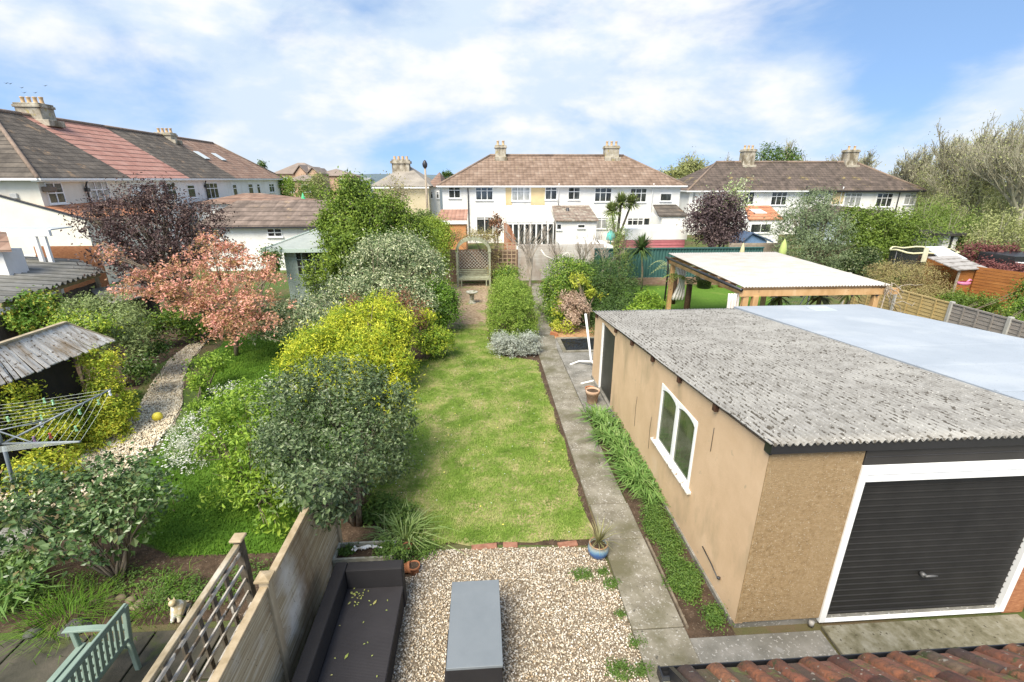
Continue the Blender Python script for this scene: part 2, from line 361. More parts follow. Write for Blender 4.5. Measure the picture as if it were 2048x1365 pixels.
sheet('worn_ground', arc([(-1.3, 16.6), (.25, 16.2), (.4, 20), (.7, 24.3), (-1.8, 24.3), (-1.6, 20)], .12, 6), .02, LEAFY)
CONC = mk('old_concrete', [(.25, (.12, .105, .078)), (.5, (.22, .20, .155)), (.75, (.32, .295, .24))], scale=3.2, rough=.95, bmp=.6, bscale=45, spots=(34, .6, .66, (.42, .40, .36)), spots2=(19, .64, .72, (.09, .085, .07)), dirt=(1.6, .46, .66, (.125, .115, .07)))
CONC2 = mk('stained_concrete', [(.25, (.10, .095, .08)), (.5, (.2, .19, .165)), (.75, (.33, .31, .28))], scale=2.2, rough=.95, bmp=.6, bscale=45, spots=(30, .6, .66, (.36, .345, .32)), spots2=(6, .64, .70, (.27, .26, .24)))
mb = MB(); ys = [1.5, 4.12, 5.62, 6.45, 14.02, 24]
def pathx(y): return 1.72 if y < 14 else 1.72 + (y - 14) * .085
for i in range(len(ys) - 1):
    a, b = ys[i] + .007, ys[i + 1] - .007; j = rng.uniform(-.012, .012)
    xa, xb = pathx(a) + j, pathx(b) + j; mb.prism([(xa, a, 0), (xa + .64, a, 0), (xb + .64, b, 0), (xb, b, 0)], (0, 0, .045 + rng.uniform(0, .008)))
tag(mb.build('concrete_path', CONC, bevel=.008), kind='structure')
mb = MB()
for x0, x1, y0, y1 in ((2.365, 4.0, 3.38, 3.98), (2.365, 2.95, 9.45, 11.3), (2.365, 3.8, 11.33, 13.7), (2.365, 2.56, 13.72, 15.1)): mb.box(x0, x1, y0, y1, 0, .038)
tag(mb.build('concrete_apron', CONC2, bevel=.008), kind='structure')
mb = MB(); mb.box(4.04, 6.6, 3.42, 4.02, 0, .06); tag(mb.build('garage_threshold_slab', mk('mossy_concrete', [(.3, (.10, .09, .05)), (.5, (.19, .175, .12)), (.7, (.28, .265, .21))], scale=7, rough=1, bmp=.7, spots=(24, .62, .7, (.07, .06, .04))), bevel=.01), kind='structure')
sheet('planting_bed', [(2.37, 3.98), (2.95, 3.98), (2.95, 9.5), (2.37, 9.5)], .03, SOIL)
mb = MB(); mb.beam((2.40, 4.1, .04), (2.40, 5.6, .04), .03, .06); tag(mb.build('bed_edging_board', BARK), 'thin weathered timber edging board between the path and the weedy bed', 'edging')
for i, (x, y, l, a) in enumerate(((-.05, 5.63, .38, .03), (.34, 5.64, .22, -.02), (1.2, 5.60, .3, .05))):
    mb = MB(); mb.beam((x - l / 2, y - a * l, .0), (x + l / 2, y + a * l, .0), .10, .06)
    tag(mb.build('edging_brick', mk('brick_red', [(.3, (.20, .09, .055)), (.7, (.36, .18, .12))], scale=12, rough=.9, bmp=.5), bevel=.008),
        ['longest red brick set along the edge of lawn and gravel', 'short red brick beside the longest one on the lawn edge', 'red brick on the lawn edge next to the blue pot'][i], 'brick', 'bricks edging the lawn')
# neighbour on the left
sheet('neighbour_lawn', arc([(-2.5, 5.6), (-2.5, 16), (-5, 17), (-9, 16.5), (-8.4, 13.5), (-7.0, 11.6), (-6.8, 9.5), (-6.4, 7.9), (-5.6, 6.3), (-4.6, 5.7)], .1, 6), .006, LUSH)
sheet('neighbour_border', [(-2.5, 4.6), (-2.5, 5.7), (-4.6, 5.75), (-5.8, 6.3), (-6.9, 6.2), (-8, 4.6)], .009, SOIL)
sheet('neighbour_shrub_bed', [(-8.0, 8.4), (-9.6, 13.5), (-9.8, 17), (-14, 18), (-14, 8)], .005, SOIL)
GPATH = mk('pale_gravel', [(.3, (.24, .18, .12)), (.5, (.42, .34, .24)), (.72, (.62, .54, .43))], scale=30, detail=3, rough=.95, bmp=.9, bdist=.03, spots=(18, .62, .68, (.2, .14, .09)), spots2=(1.3, .66, .8, (.26, .24, .13)))
gp = [(-9.2, 6.6), (-7.3, 6.9), (-6.7, 7.6), (-6.75, 8.6), (-6.95, 9.7), (-7.35, 10.8), (-8.15, 12.2), (-8.9, 14), (-9.3, 15.6), (-9.8, 15.7), (-9.5, 13.9), (-8.85, 12), (-8.25, 10.6), (-8.0, 9.6), (-8.1, 8.4), (-8.6, 7.6), (-9.4, 7.2)]
sheet('gravel_path', arc(gp, .05, 4), .013, GPATH)
SLAB = mk('mossy_slab', [(.25, (.03, .03, .02)), (.5, (.068, .062, .045)), (.75, (.125, .105, .078))], scale=2.4, rough=.9, bmp=.5, spots=(3, .56, .66, (.075, .085, .03)), bscale=40)
mb = MB(); sy = [2.0, 2.6, 3.2, 3.85, 4.5]; sx = [-8.3, -7.4, -6.5, -5.7, -4.95, -4.2, -3.4, -2.55]
for i in range(4):
    for j in range(7):
        k = .3 * (i % 2); mb.box(sx[j] + .012 + k * .6, sx[j + 1] - .012 + k * .6 if j < 6 else -2.5, sy[i] + .012, sy[i + 1] - .012, 0, .03 + rng.uniform(0, .008))
tag(mb.build('paving_slabs', SLAB, bevel=.006), kind='structure')
mb = MB(); mb.box(-9.2, -8.2, 4.4, 6.2, 0, .03); mb.box(-8.18, -7.0, 5.6, 6.5, 0, .028); tag(mb.build('paving_by_drier', CONC2), kind='structure')
# right-hand garden
sheet('right_lawn', [(5.0, 15.2), (13.3, 15.2), (13.3, 23.2), (4.6, 23.2)], .006, grassmat('right_turf', (.075, .15, .022), (.13, .24, .035), (.2, .25, .06), .55, .8))
sheet('driveway', [(3.2, -4), (12, -4), (12, 3.4), (3.2, 3.4)], .004, CONC2)
hillm = mk('far_hill', [(.3, (.09, .125, .15)), (.7, (.13, .175, .185))], scale=.02, rough=1, bmp=0)  # lighter bluish tone paints distance haze into the hill colour
mb = MB(); hx = np.linspace(-520, 620, 40); hv = []; 
for k, dy in enumerate((0, 60, 320)):
    for i, x in enumerate(hx): hv.append((x, 620 + dy + .0006 * x * x * 0, [0, 11.5 + 2.2 * math.sin(x * .011 + 1) + 1.6 * math.sin(x * .031) + rng.uniform(-.5, .5), 0][k]))
mb.add(hv, [(r_ * 40 + i, r_ * 40 + i + 1, r_ * 40 + i + 41, r_ * 40 + i + 40) for r_ in range(2) for i in range(39)]); tag(mb.build('hill', hillm), kind='structure')

# grass and pebbles nobody could count
def grass(name, poly, n, L_, w, m, label, z=0, lean=.6):
    p = scatter(poly, n); p[:, 2] = z; o = strapmesh(name, strap(p, L_, w, lean), m, None); return tag(o, label, 'grass', kind='stuff')
GRASSM = leafmat('grass_blades', [(.07, .14, .015), (.12, .21, .025), (.19, .30, .045), (.28, .37, .08), (.40, .40, .15), (.52, .44, .24)], trans=.3, nsc=1.5, wn=.7, rough=.7, spec=.2)
LUSHM = leafmat('lush_blades', [(.06, .14, .015), (.11, .22, .02), (.19, .31, .04)], trans=.3, nsc=1.2, wn=.6, rough=.7, spec=.2)
grass('lawn_grass', [q for q in own_lawn], 80000, .035, .010, GRASSM, 'short patchy mown grass of the middle lawn', .01, 1.2)
grass('neighbour_grass', [(-2.6, 5.7), (-2.6, 15), (-5, 16), (-8.4, 16), (-8.2, 13.5), (-7.1, 11.6), (-6.8, 9.5), (-6.3, 7.9), (-5.5, 6.3), (-4.6, 5.7)], 70000, .07, .012, LUSHM, 'long lush green grass of the lawn left of the fence', .0, .8)
p_ = [(-2.15, 1.5), (-1.93, 1.5), (-1.93, 5.0), (-2.1, 5.0)]
grass('fence_grass', p_, 7500, .20, .018, LUSHM, 'tufty green grass between the sofa back and the fence', 0, .5)
ICO = [(0, 2, 1), (0, 3, 2), (0, 4, 3), (0, 1, 4), (5, 1, 2), (5, 2, 3), (5, 3, 4), (5, 4, 1)]
def pebbles(name, poly, n, s, m, label, z=.01):
    p = scatter(poly, n); n = len(p); base = np.array([(0, 0, .5), (.5, 0, 0), (0, .5, 0), (-.5, 0, 0), (0, -.5, 0), (0, 0, -.5)])
    a = rng.random(n) * 6.28; ca, sa = np.cos(a), np.sin(a); sc = s * (.5 + 1.0 * rng.random((n, 1, 1))) * np.stack([.8 + .5 * rng.random(n), .6 + .4 * rng.random(n), .45 + .35 * rng.random(n)], 1)[:, None, :]
    v = base[None] * sc * (1 + rng.normal(0, .12, (n, 6, 3))); tl = rng.normal(0, .35, n)
    x = v[:, :, 0] * ca[:, None] - v[:, :, 1] * sa[:, None]; y = v[:, :, 0] * sa[:, None] + v[:, :, 1] * ca[:, None]
    v = np.stack([x, y, v[:, :, 2] + x * tl[:, None]], 2) + p[:, None, :] + np.array([0, 0, 1]) * (z + s * .15 + s * .5 * rng.random((n, 1, 1)))
    return tag(fastmesh(name, v, 6, ICO, m, None, True), label, 'gravel', kind='stuff')
PEB = leafmat('pebble_mix', [(.16, .12, .08), (.38, .31, .22), (.56, .49, .38), (.72, .67, .58), (.46, .33, .19), (.80, .77, .71), (.58, .50, .38)], trans=0, rough=.75, nsc=12)
pebbles('patio_gravel', patio, 38000, .024, PEB, 'loose cream and tan gravel covering the seating area')
pebbles('path_gravel', gp, 14000, .045, leafmat('sandy_pebbles', [(.34, .26, .16), (.58, .48, .33), (.74, .66, .51), (.84, .78, .66)], trans=0, rough=.8, nsc=6), 'loose pale gravel on the curving path of the left garden', .015)

# ---------------------------------------------------------------- the pebbledashed garage
GX0, GX1, GY0, GY1 = 2.97, 6.78, 4.08, 11.75
ZF, ZB = 2.55, 1.84
def gz(y): return ZF + (ZB - ZF) * (y - GY0) / (GY1 - GY0)
RENDER = mk('tan_masonry_paint', [(.3, (.56, .39, .235)), (.6, (.64, .455, .285)), (.8, (.69, .51, .335))], scale=1.7, rough=.9, bmp=.4, bscale=28, dirt=(1.8, .54, .72, (.45, .33, .20)), spots2=(9, .68, .74, (.48, .36, .23)), spots=(.9, .62, .8, (.60, .47, .35)))
DASH = mk('pebbledash', [(.3, (.25, .165, .08)), (.5, (.35, .24, .125)), (.7, (.44, .315, .18))], scale=22, rough=.95, bmp=1, bscale=70, bdist=.02, spots=(60, .63, .68, (.60, .52, .40)), spots2=(48, .65, .7, (.10, .065, .035)), dirt=(1.1, .5, .8, (.38, .27, .15)))
G = thing('garage', 'tan rendered garage with grey corrugated roof and black ribbed up-and-over door', 'garage', (GX0, GY0, 0))
def sidewall():
    mb = MB(); holes = [(5.63, 7.00, .88, 1.99), (9.86, 10.95, .04, 1.84)]   # window, door (y0,y1,z0,z1)
    wy = sorted({GY0, GY1, *[h for q in holes for h in q[:2]]})
    for a, b in zip(wy[:-1], wy[1:]):
        h = [q for q in holes if q[0] <= a and q[1] >= b]
        segs = [(.10, None)] if not h else ([(.10, h[0][2])] if h[0][2] > .15 else []) + [(h[0][3], None)]
        for z0, z1 in segs:
            za, zb = (gz(a), gz(b)) if z1 is None else (z1, z1)
            for x in (GX0, GX0 + .1): pass
            mb.add([(GX0, a, z0), (GX0, b, z0), (GX0, b, zb), (GX0, a, za), (GX0 + .1, a, z0), (GX0 + .1, b, z0), (GX0 + .1, b, zb), (GX0 + .1, a, za)],
                   [(3, 2, 1, 0), (4, 5, 6, 7), (0, 1, 5, 4), (2, 3, 7, 6)])
    mb.add([(GX0, GY1, .1), (GX0 + .1, GY1, .1), (GX0 + .1, GY1, gz(GY1)), (GX0, GY1, gz(GY1))], [(0, 1, 2, 3)])
    for y0, y1, z0, z1 in holes:
        mb.add([(GX0, y0, z0), (GX0 + .1, y0, z0), (GX0 + .1, y0, z1), (GX0, y0, z1)], [(0, 1, 2, 3)]); mb.add([(GX0, y1, z0), (GX0 + .1, y1, z0), (GX0 + .1, y1, z1), (GX0, y1, z1)], [(3, 2, 1, 0)])
    mb.box(GX0 + .1, GX1, GY1 - .1, GY1 - .003, .1, gz(GY1)); mb.box(GX1 - .1, GX1 - .003, GY0 + .12, GY1 - .1, .1, gz(GY1) - .02)
    return mb
sidewall().build('wall', RENDER, G)
mb = MB(); mb.box(GX0 + .004, 4.03, GY0 - .012, GY0 + .1, .12, ZF - .01); mb.build('front_pier', DASH, G, bevel=.008)['label'] = 'brown pebbledashed front pier'
mb = MB(); mb.box(GX0 + .02, GX1 - .02, GY0 + .02, GY1 - .02, 0, .12); mb.box(GX0 - .03, GX0 + .02, GY0 + .05, GY1 - .02, 0, .10); mb.build('plinth', CONC2, G)
mb = MB(); mb.tube([(GX0 - .02, 5.0, .42), (GX0 - .03, 4.72, .40), (GX0 - .05, 4.5, .38)], .008, 6); mb.lathe([(.0, 0), (.02, .005), (.02, .03), (0, .035)], (GX0 - .03, 4.5, .36), 10); mb.build('pipe_stub', IRON, G)
for y in (7.28, 8.1): mb = MB(); mb.tube([(GX0 - .006, y, .55), (GX0 - .008, y + .02, .95), (GX0 - .006, y, 1.2)], .003, 5); mb.build('cable', BLACK, G)
mb = MB(); mb.tube([(GX0 - .008, 5.2, 1.8), (GX0 - .008, 5.2, 2.15)], .004, 5); mb.build('cable', BLACK, G)
# corrugated roof
CORR = None
def corrmat():
    m, nt, N, L, b = nodes('lichen_asbestos'); v = coords(N, L, (1, .55, 1))
    n = noise(N, L, coords(N, L), 5, 9, .75); r = ramp(N, [(.3, (.15, .14, .125)), (.5, (.265, .255, .235)), (.72, (.37, .36, .34))]); L.new(n, r.inputs[0])
    c = mixc(N, L, step(N, L, noise(N, L, coords(N, L, loc=(2, 2, 2)), 1.1, 6, .7), .48, .66), r.outputs[0], (.345, .335, .31))
    sp = N.new('ShaderNodeSeparateXYZ'); L.new(coords(N, L), sp.inputs[0])
    d = N.new('ShaderNodeMath'); d.operation = 'MULTIPLY'; L.new(sp.outputs[0], d.inputs[0]); d.inputs[1].default_value = 2 * math.pi / .0762
    s = N.new('ShaderNodeMath'); s.operation = 'SINE'; L.new(d.outputs[0], s.inputs[0])
    big = noise(N, L, coords(N, L, loc=(7, 3, 0)), 1.4, 4, .6); fine = noise(N, L, v, 20, 4, .6)
    a = N.new('ShaderNodeMath'); a.operation = 'MULTIPLY_ADD'; L.new(s.outputs[0], a.inputs[0]); a.inputs[1].default_value = -.10; L.new(fine, a.inputs[2])
    a2 = N.new('ShaderNodeMath'); a2.operation = 'MULTIPLY_ADD'; L.new(big, a2.inputs[0]); a2.inputs[1].default_value = .25; L.new(a.outputs[0], a2.inputs[2])
    c = mixc(N, L, step(N, L, a2.outputs[0], .668, .70), c, (.085, .075, .06))
    c = mixc(N, L, step(N, L, noise(N, L, coords(N, L, loc=(1, 5, 9)), 34, 3, .5), .63, .68), c, (.47, .455, .42))
    L.new(c, b.inputs['Base Color']); b.inputs['Roughness'].default_value = .95; bump(N, L, b, fine, .5, .02); return m
nx = 52 * 8; xs = np.linspace(GX0 - .07, GX1, nx); ysr = np.linspace(GY0 - .09, GY1 + .06, 40); mb = MB()
vs = []
for th in (.0, -.012):
    for y in ysr:
        lap = .012 if (y // 2.4) % 2 else 0
        for x in xs: vs.append((x, y, gz(y) + .07 + lap + th + .020 * math.sin(2 * math.pi * (x - GX0) / .0762)))
n1 = nx * 40; fs = []
for j in range(39):
    for i in range(nx - 1): a = j * nx + i; fs += [(a, a + 1, a + nx + 1, a + nx), (a + n1, a + nx + n1, a + nx + 1 + n1, a + 1 + n1)]
for i in range(nx - 1): fs.append((i, i + n1, i + 1 + n1, i + 1)); a = 39 * nx + i; fs.append((a, a + 1, a + 1 + n1, a + n1))
for j in range(39): a = j * nx; fs.append((a, a + nx, a + nx + n1, a + n1)); a += nx - 1; fs.append((a, a + n1, a + nx + n1, a + nx))
CM = corrmat(); mb.add(vs, fs, True); mb.build('roof', CM, G)
DKW = mk('dark_rafter', [(.3, (.045, .022, .013)), (.7, (.09, .045, .028))], scale=8, rough=.7)
for y in (5.2, 6.32, 7.45, 8.6, 9.75, 11.5):
    mb = MB(); mb.box(GX0 - .06, GX0 + .0, y - .035, y + .035, gz(y) - .05, gz(y) + .045); mb.build('rafter_end', DKW, G, bevel=.004)
mb = MB(); mb.box(GX0 - .04, GX1 + 1.5, GY0 - .075, GY0 - .04, ZF - .035, ZF + .065); mb.box(GX0 - .04, GX0 - .005, GY0 - .05, GY0 + .05, ZF - .06, ZF + .08); mb.build('fascia', BLACK, G, bevel=.004)
mb = MB(); mb.box(4.03, 6.74, GY0 - .02, GY0 + .05, 2.30, ZF - .015); mb.box(4.03, 6.74, GY0 - .028, GY0 + .05, 2.40, 2.412); mb.build('lintel_panel', plain('dark_panel', (.035, .033, .032), .25, var=.2, scale=1.2), G, bevel=.003)
# door
D = MB(); D.box(4.03, 4.105, GY0 - .03, GY0 + .06, .06, 2.30); D.box(6.375, 6.45, GY0 - .03, GY0 + .06, .06, 2.30); D.box(4.105, 6.375, GY0 - .03, GY0 + .06, 2.09, 2.30)
D.box(4.105, 6.375, GY0 - .042, GY0 - .03, 2.19, 2.205); D.box(4.105, 6.375, GY0 - .03, GY0 + .05, .06, .075); fr = D.build('door_frame', UPVC, G, bevel=.004)
dm = MB(); nr = 23; z0, z1 = .078, 2.085; prof = []
for i in range(nr):
    a = z0 + (z1 - z0) * i / nr; h = (z1 - z0) / nr; prof += [(GY0 + .03, a), (GY0 + .03, a + h * .80), (GY0 + .016, a + h * .86), (GY0 + .016, a + h * .94)]
prof.append((GY0 + .03, z1)); k = len(prof)
dm.add([(x, y, z) for x in (4.11, 6.37) for y, z in prof], [(i, i + k, i + k + 1, i + 1) for i in range(k - 1)])
GD = dm.build('garage_door', plain('black_door', (.014, .013, .012), .6, var=.35, scale=3), G)
mb = MB(); mb.tube([(5.2, GY0 + .02, .72), (5.2, GY0 - .03, .72)], .028, 12); mb.tube([(5.2, GY0 - .035, .72), (5.30, GY0 - .04, .725), (5.36, GY0 - .035, .715)], [.014, .013, .008], 8); mb.build('handle', plain('grey_metal', (.12, .12, .12), .5, .4), GD)
mb = MB(); mb.tube([(3.93, GY0 - .03, .03), (3.93, GY0 - .03, .1)], .03, 12); mb.build('drain_pipe', plain('grey_pipe', (.35, .33, .3), .5), G)
# side door
mb = MB(); mb.box(GX0 - .012, GX0 + .05, 10.92, 10.98, .04, 1.84); SDF = mb.build('side_door_frame', UPVC, G)
mb = MB(); mb.box(GX0 + .03, GX0 + .06, 9.89, 10.92, .05, 1.86)
SDO = mb.build('side_door', plain('dark_door', (.03, .032, .026), .5, var=.3), G)
# window with arched lights
def arched_window():
    W = MB(); y0, y1, z0, z1 = 5.65, 6.98, .90, 1.99; x0, x1 = GX0 - .012, GX0 + .045
    W.box(x0, x1, y0, y0 + .05, z0, z1); W.box(x0, x1, y1 - .05, y1, z0, z1); W.box(x0, x1, (y0 + y1) / 2 - .045, (y0 + y1) / 2 + .045, z0, z1)
    for a, b in ((y0 + .05, (y0 + y1) / 2 - .045), ((y0 + y1) / 2 + .045, y1 - .05)):
        W.box(x0, x1, a, b, z0, z0 + .06)
        W.prism([(x0, a, z1), (x0, b, z1), (x0, b, z1 - .12)] + [(x0, a + (b - a) * t, z1 - .12 + .07 * math.sin(math.pi * t) ** .6) for t in (.92, .8, .65, .5, .35, .2, .08)] + [(x0, a, z1 - .12)], (x1 - x0, 0, 0))
    return W
WN = arched_window().build('window', UPVC, G, bevel=.004)
mb = MB(); mb.box(GX0 + .012, GX0 + .03, 5.69, 6.94, .93, 1.97); mb.build('pane', glassmat('painted_reflection_glass', (.045, .065, .03), (.10, .12, .07)), WN)  # greens of a garden reflection painted into the pane colour
mb = MB(); mb.prism([(GX0 + .03, 5.55, .898), (GX0 - .06, 5.55, .880), (GX0 - .06, 5.55, .855), (GX0 + .03, 5.55, .855)], (0, 1.56, 0)); mb.build('sill', mk('flaking_paint', [(.35, (.75, .73, .68)), (.6, (.70, .67, .6))], scale=9, rough=.8, spots=(16, .58, .64, (.28, .22, .17)), bmp=.6), WN)
# neighbouring garage with the pale flat roof
G2 = thing('flat_roof_garage', 'neighbouring garage with pale blue grey felt roof and one grey roof hatch', 'garage', (GX1, GY0, 0))
FELT = mk('pale_blue_felt', [(.3, (.31, .345, .385)), (.6, (.35, .385, .425)), (.8, (.39, .42, .46))], scale=1.1, rough=.75, bmp=.3, bscale=14, spots=(.9, .52, .66, (.39, .42, .45)), spots2=(30, .66, .70, (.26, .28, .30)), bdist=.01)
mb = MB(); e = [(GX1 - .02, GY0 - .08, ZF + .10), (10.35, GY0 - .08, ZF + .10), (10.35, GY1 + .1, ZB + .115), (GX1 - .02, GY1 + .1, ZB + .115)]; mb.prism([(a, b, c - .06) for a, b, c in e], (0, 0, .06))
for yy in (5.2, 6.35, 7.5, 8.6, 9.7, 10.8): mb.box(GX1, 10.33, yy, yy + .07, gz(yy) + .094, gz(yy) + .104)
mb.build('roof', FELT, G2)
mb = MB(); mb.box(GX1 + .003, 10.25, GY0 + .1, GY1, 0, ZB - .02); mb.build('wall', mk('garage_brick', [(.3, (.23, .10, .06)), (.7, (.34, .16, .10))], scale=9, bmp=.5), G2)
mb = MB(); mb.box(8.5, 9.05, 10.95, 11.45, 1.98, 2.03); mb.build('roof_hatch', plain('hatch_grey', (.45, .5, .52), .4), G2, bevel=.01)
REDB = mk('red_brick_pier', [(.3, (.26, .10, .05)), (.6, (.42, .19, .09)), (.8, (.5, .27, .15))], scale=14, bmp=.6, stretch=(1, 1, 3))
mb = MB(); mb.box(6.455, 6.73, GY0 - .012, GY0 + .1, .02, 2.295); mb.build('brick_pier', REDB, G)
mb = MB(); mb.box(6.78, 9.5, GY0 - .25, GY0 - .05, .0, 2.2)
o = mb.build('timber_gate', mk('stained_gate', [(.3, (.10, .035, .015)), (.7, (.17, .06, .025))], scale=3, stretch=(5, 1, .4), rough=.6)); 
tag(o, 'dark red brown timber gate at the right edge beside the garage door', 'gate')

# ---------------------------------------------------------------- own lean-to roof in the foreground
def tilemat(name, pal, moss):
    m, nt, N, L, b = nodes(name); g = N.new('ShaderNodeNewGeometry'); r = ramp(N, pal, 'CONSTANT'); L.new(g.outputs['Random Per Island'], r.inputs[0])
    n = noise(N, L, coords(N, L), 22, 8, .7); c = mixc(N, L, step(N, L, n, .35, .7), r.outputs[0], (.13, .075, .05))
    c = mixc(N, L, step(N, L, noise(N, L, coords(N, L, loc=(3, 3, 1)), 9, 7, .75), .55, .62), c, moss)
    c = mixc(N, L, step(N, L, noise(N, L, coords(N, L, loc=(8, 3, 1)), 24, 3, .5), .66, .69), c, (.42, .36, .28))
    L.new(c, b.inputs['Base Color']); b.inputs['Roughness'].default_value = .85; bump(N, L, b, n, .8, .02); return m
LT = thing('lean_to_roof', 'mossy red and brown clay tiled lean-to roof with black gutter in the bottom right corner', 'roof', (1.1, 2.05, 2.3))
SL = math.tan(R(36)); TY, TZ = 2.0, 2.30
def rz(y): return TZ + (TY - y) * SL
TM = tilemat('clay_tile', [(0, (.44, .15, .065)), (.25, (.20, .07, .045)), (.4, (.54, .21, .095)), (.58, (.12, .07, .055)), (.68, (.36, .12, .06)), (.86, (.22, .15, .09))], (.10, .105, .035))
PM = tilemat('clay_pan', [(0, (.16, .07, .04)), (.3, (.09, .06, .04)), (.55, (.11, .10, .05)), (.8, (.26, .10, .06))], (.13, .14, .04))
rl = MB(); pn = MB()
for i in range(16):
    x = 1.20 + i * .197
    for j in range(5):
        ya = TY - j * .27; yb = ya - .30; lift = .02
        jx = rng.uniform(-.006, .006)
        pn.prism([(x - .075, ya, rz(ya) + lift), (x + .125, ya, rz(ya) + lift), (x + .125, yb, rz(yb)), (x - .075, yb, rz(yb))], (0, 0, .014))
        vs = []
        for (yy, rr, dz) in ((ya + .012, .056, .024), (yb, .047, .002)):
            for k in range(9):
                t = math.pi * k / 8; vs.append((x + jx + rr * math.cos(t), yy, rz(yy) + dz + rr * .95 * math.sin(t)))
        for k in range(9):
            t = math.pi * k / 8; vs.append((x + jx + .042 * math.cos(t), ya + .012, rz(ya) + .024 + .040 * math.sin(t)))
        rl.add(vs, [(k, k + 1, k + 10, k + 9) for k in range(8)] + [(k, k + 18, k + 19, k + 1) for k in range(8)], True)
pn.build('tile_bed', PM, LT); rl.build('tile_roll', TM, LT)['label'] = 'rounded tile rolls in mixed orange, brown and mossy clay'
mb = MB(); gx0, gx1 = 1.07, 4.4
prof = [(2.0, 2.285), (2.0, 2.25), (2.015, 2.225), (2.055, 2.225), (2.068, 2.25), (2.068, 2.285), (2.061, 2.285), (2.061, 2.25), (2.05, 2.232), (2.02, 2.232), (2.008, 2.25), (2.008, 2.285)]
mb.prism([(gx0, y, z) for y, z in prof], (gx1 - gx0, 0, .0)); mb.box(gx0 - .012, gx0, 1.995, 2.072, 2.22, 2.29)
mb.build('gutter', BLACK, LT)
mb = MB(); mb.box(1.14, 4.4, 1.98, 2.0, 0, 2.25); mb.box(1.14, 1.2, .6, 1.98, 0, 2.25); mb.add([(1.14, 2.0, 2.25), (1.14, .6, 2.25), (1.14, .6, rz(.6) - .02), (1.14, 2.0, rz(2.0) - .02)], [(0, 1, 2, 3)]); mb.build('wall', WHITE, LT)
mb = MB(); mb.beam((1.12, 2.0, rz(2.0) + .0), (1.12, .7, rz(.7)), .03, .09); mb.build('verge_board', BLACK, LT)

# ---------------------------------------------------------------- furniture on the gravel
def weave(name, c1, c2):
    m, nt, N, L, b = nodes(name); v = coords(N, L, (1, 1, 1)); w = N.new('ShaderNodeTexWave'); w.inputs['Scale'].default_value = 38; w.inputs['Distortion'].default_value = .4
    L.new(v, w.inputs[0]); w2 = N.new('ShaderNodeTexWave'); w2.bands_direction = 'Y'; w2.inputs['Scale'].default_value = 20; L.new(v, w2.inputs[0])
    w3 = N.new('ShaderNodeTexWave'); w3.bands_direction = 'Z'; w3.inputs['Scale'].default_value = 24; L.new(v, w3.inputs[0])
    a = N.new('ShaderNodeMath'); a.operation = 'MULTIPLY'; L.new(w.outputs[1], a.inputs[0]); L.new(w2.outputs[1], a.inputs[1])
    a3 = N.new('ShaderNodeMath'); a3.operation = 'ADD'; L.new(a.outputs[0], a3.inputs[0]); L.new(w3.outputs[1], a3.inputs[1])
    n = noise(N, L, v, 3, 5, .6); c = mixc(N, L, n, c1, c2)
    L.new(c, b.inputs['Base Color']); b.inputs['Roughness'].default_value = .75; b.inputs['Specular IOR Level'].default_value = .3; bump(N, L, b, a3.outputs[0], .5, .006); return m
RAT = weave('dark_rattan', (.014, .013, .014), (.030, .028, .030)); RATS = weave('dark_seat', (.022, .020, .022), (.040, .037, .040))
SO = thing('rattan_sofa', 'black woven rattan garden sofa standing on the gravel against the timber fence', 'sofa', (-1.5, 3.6, 0))
mb = MB(); mb.box(-1.90, -1.75, 1.7, 4.77, .03, .68); mb.build('backrest', RAT, SO, bevel=.012)
mb = MB(); mb.box(-1.745, -1.06, 4.62, 4.77, .03, .676); mb.build('armrest', RAT, SO, bevel=.012)
mb = MB(); mb.box(-1.745, -1.075, 1.7, 4.615, .03, .36); mb.build('base', RAT, SO, bevel=.01)
mb = MB(); mb.box(-1.748, -1.06, 1.7, 4.618, .362, .40); mb.build('seat', RATS, SO, bevel=.008)
LB = leafmat('fallen_leaves', [(.20, .26, .05), (.32, .36, .10), (.30, .22, .10)], trans=.1)
FL = []
for k in range(46):
    cx, cy = ((-1.6 + abs(rng.normal(0, .10)) - .08, 4.48 + rng.normal(0, .06)) if k < 30 else (rng.uniform(-1.7, -1.15), rng.uniform(3.1, 4.5)))
    s = .016 if k < 30 else .014; a = rng.random() * 6.28; t = np.array([math.cos(a), math.sin(a), 0]) * s; bb = np.array([-math.sin(a), math.cos(a), 0]) * s * .5; p = np.array([max(-1.74, cx), min(cy, 4.6), .412 + rng.random() * .006])
    FL += [p - t, p + bb + [0, 0, .004], p + t, p - bb + [0, 0, .004]]
a = 0.5
for p, s in ((np.array([-1.36, 4.38, .415]), .04), (np.array([-1.52, 3.72, .415]), .038)):
    t = np.array([.35, .94, 0]) * s; bb = np.array([.94, -.35, 0]) * s * .4; FL += [p - t, p + bb, p + t, p - bb]
tag(leafmesh('fallen_leaves', np.array(FL), LB, None), 'small fallen green and yellow leaves scattered on the black sofa seat', 'leaves', kind='stuff')
TB = thing('rattan_table', 'low black rattan table with plain grey top standing on the gravel', 'table', (-.15, 3.8, 0))
TT = mk('grey_table_top', [(.3, (.155, .175, .19)), (.7, (.185, .205, .22))], scale=3, rough=.5, bmp=.1, bscale=60)
tz = .58
c1 = [P(904, 1164, Z=tz), P(998, 1160, Z=tz), P(1003, 1331, Z=tz), P(892, 1338, Z=tz)]
mb = MB(); mb.box(c1[3].x, c1[1].x, c1[2].y, c1[0].y, tz - .035, tz); mb.build('table_top', TT, TB, bevel=.004)
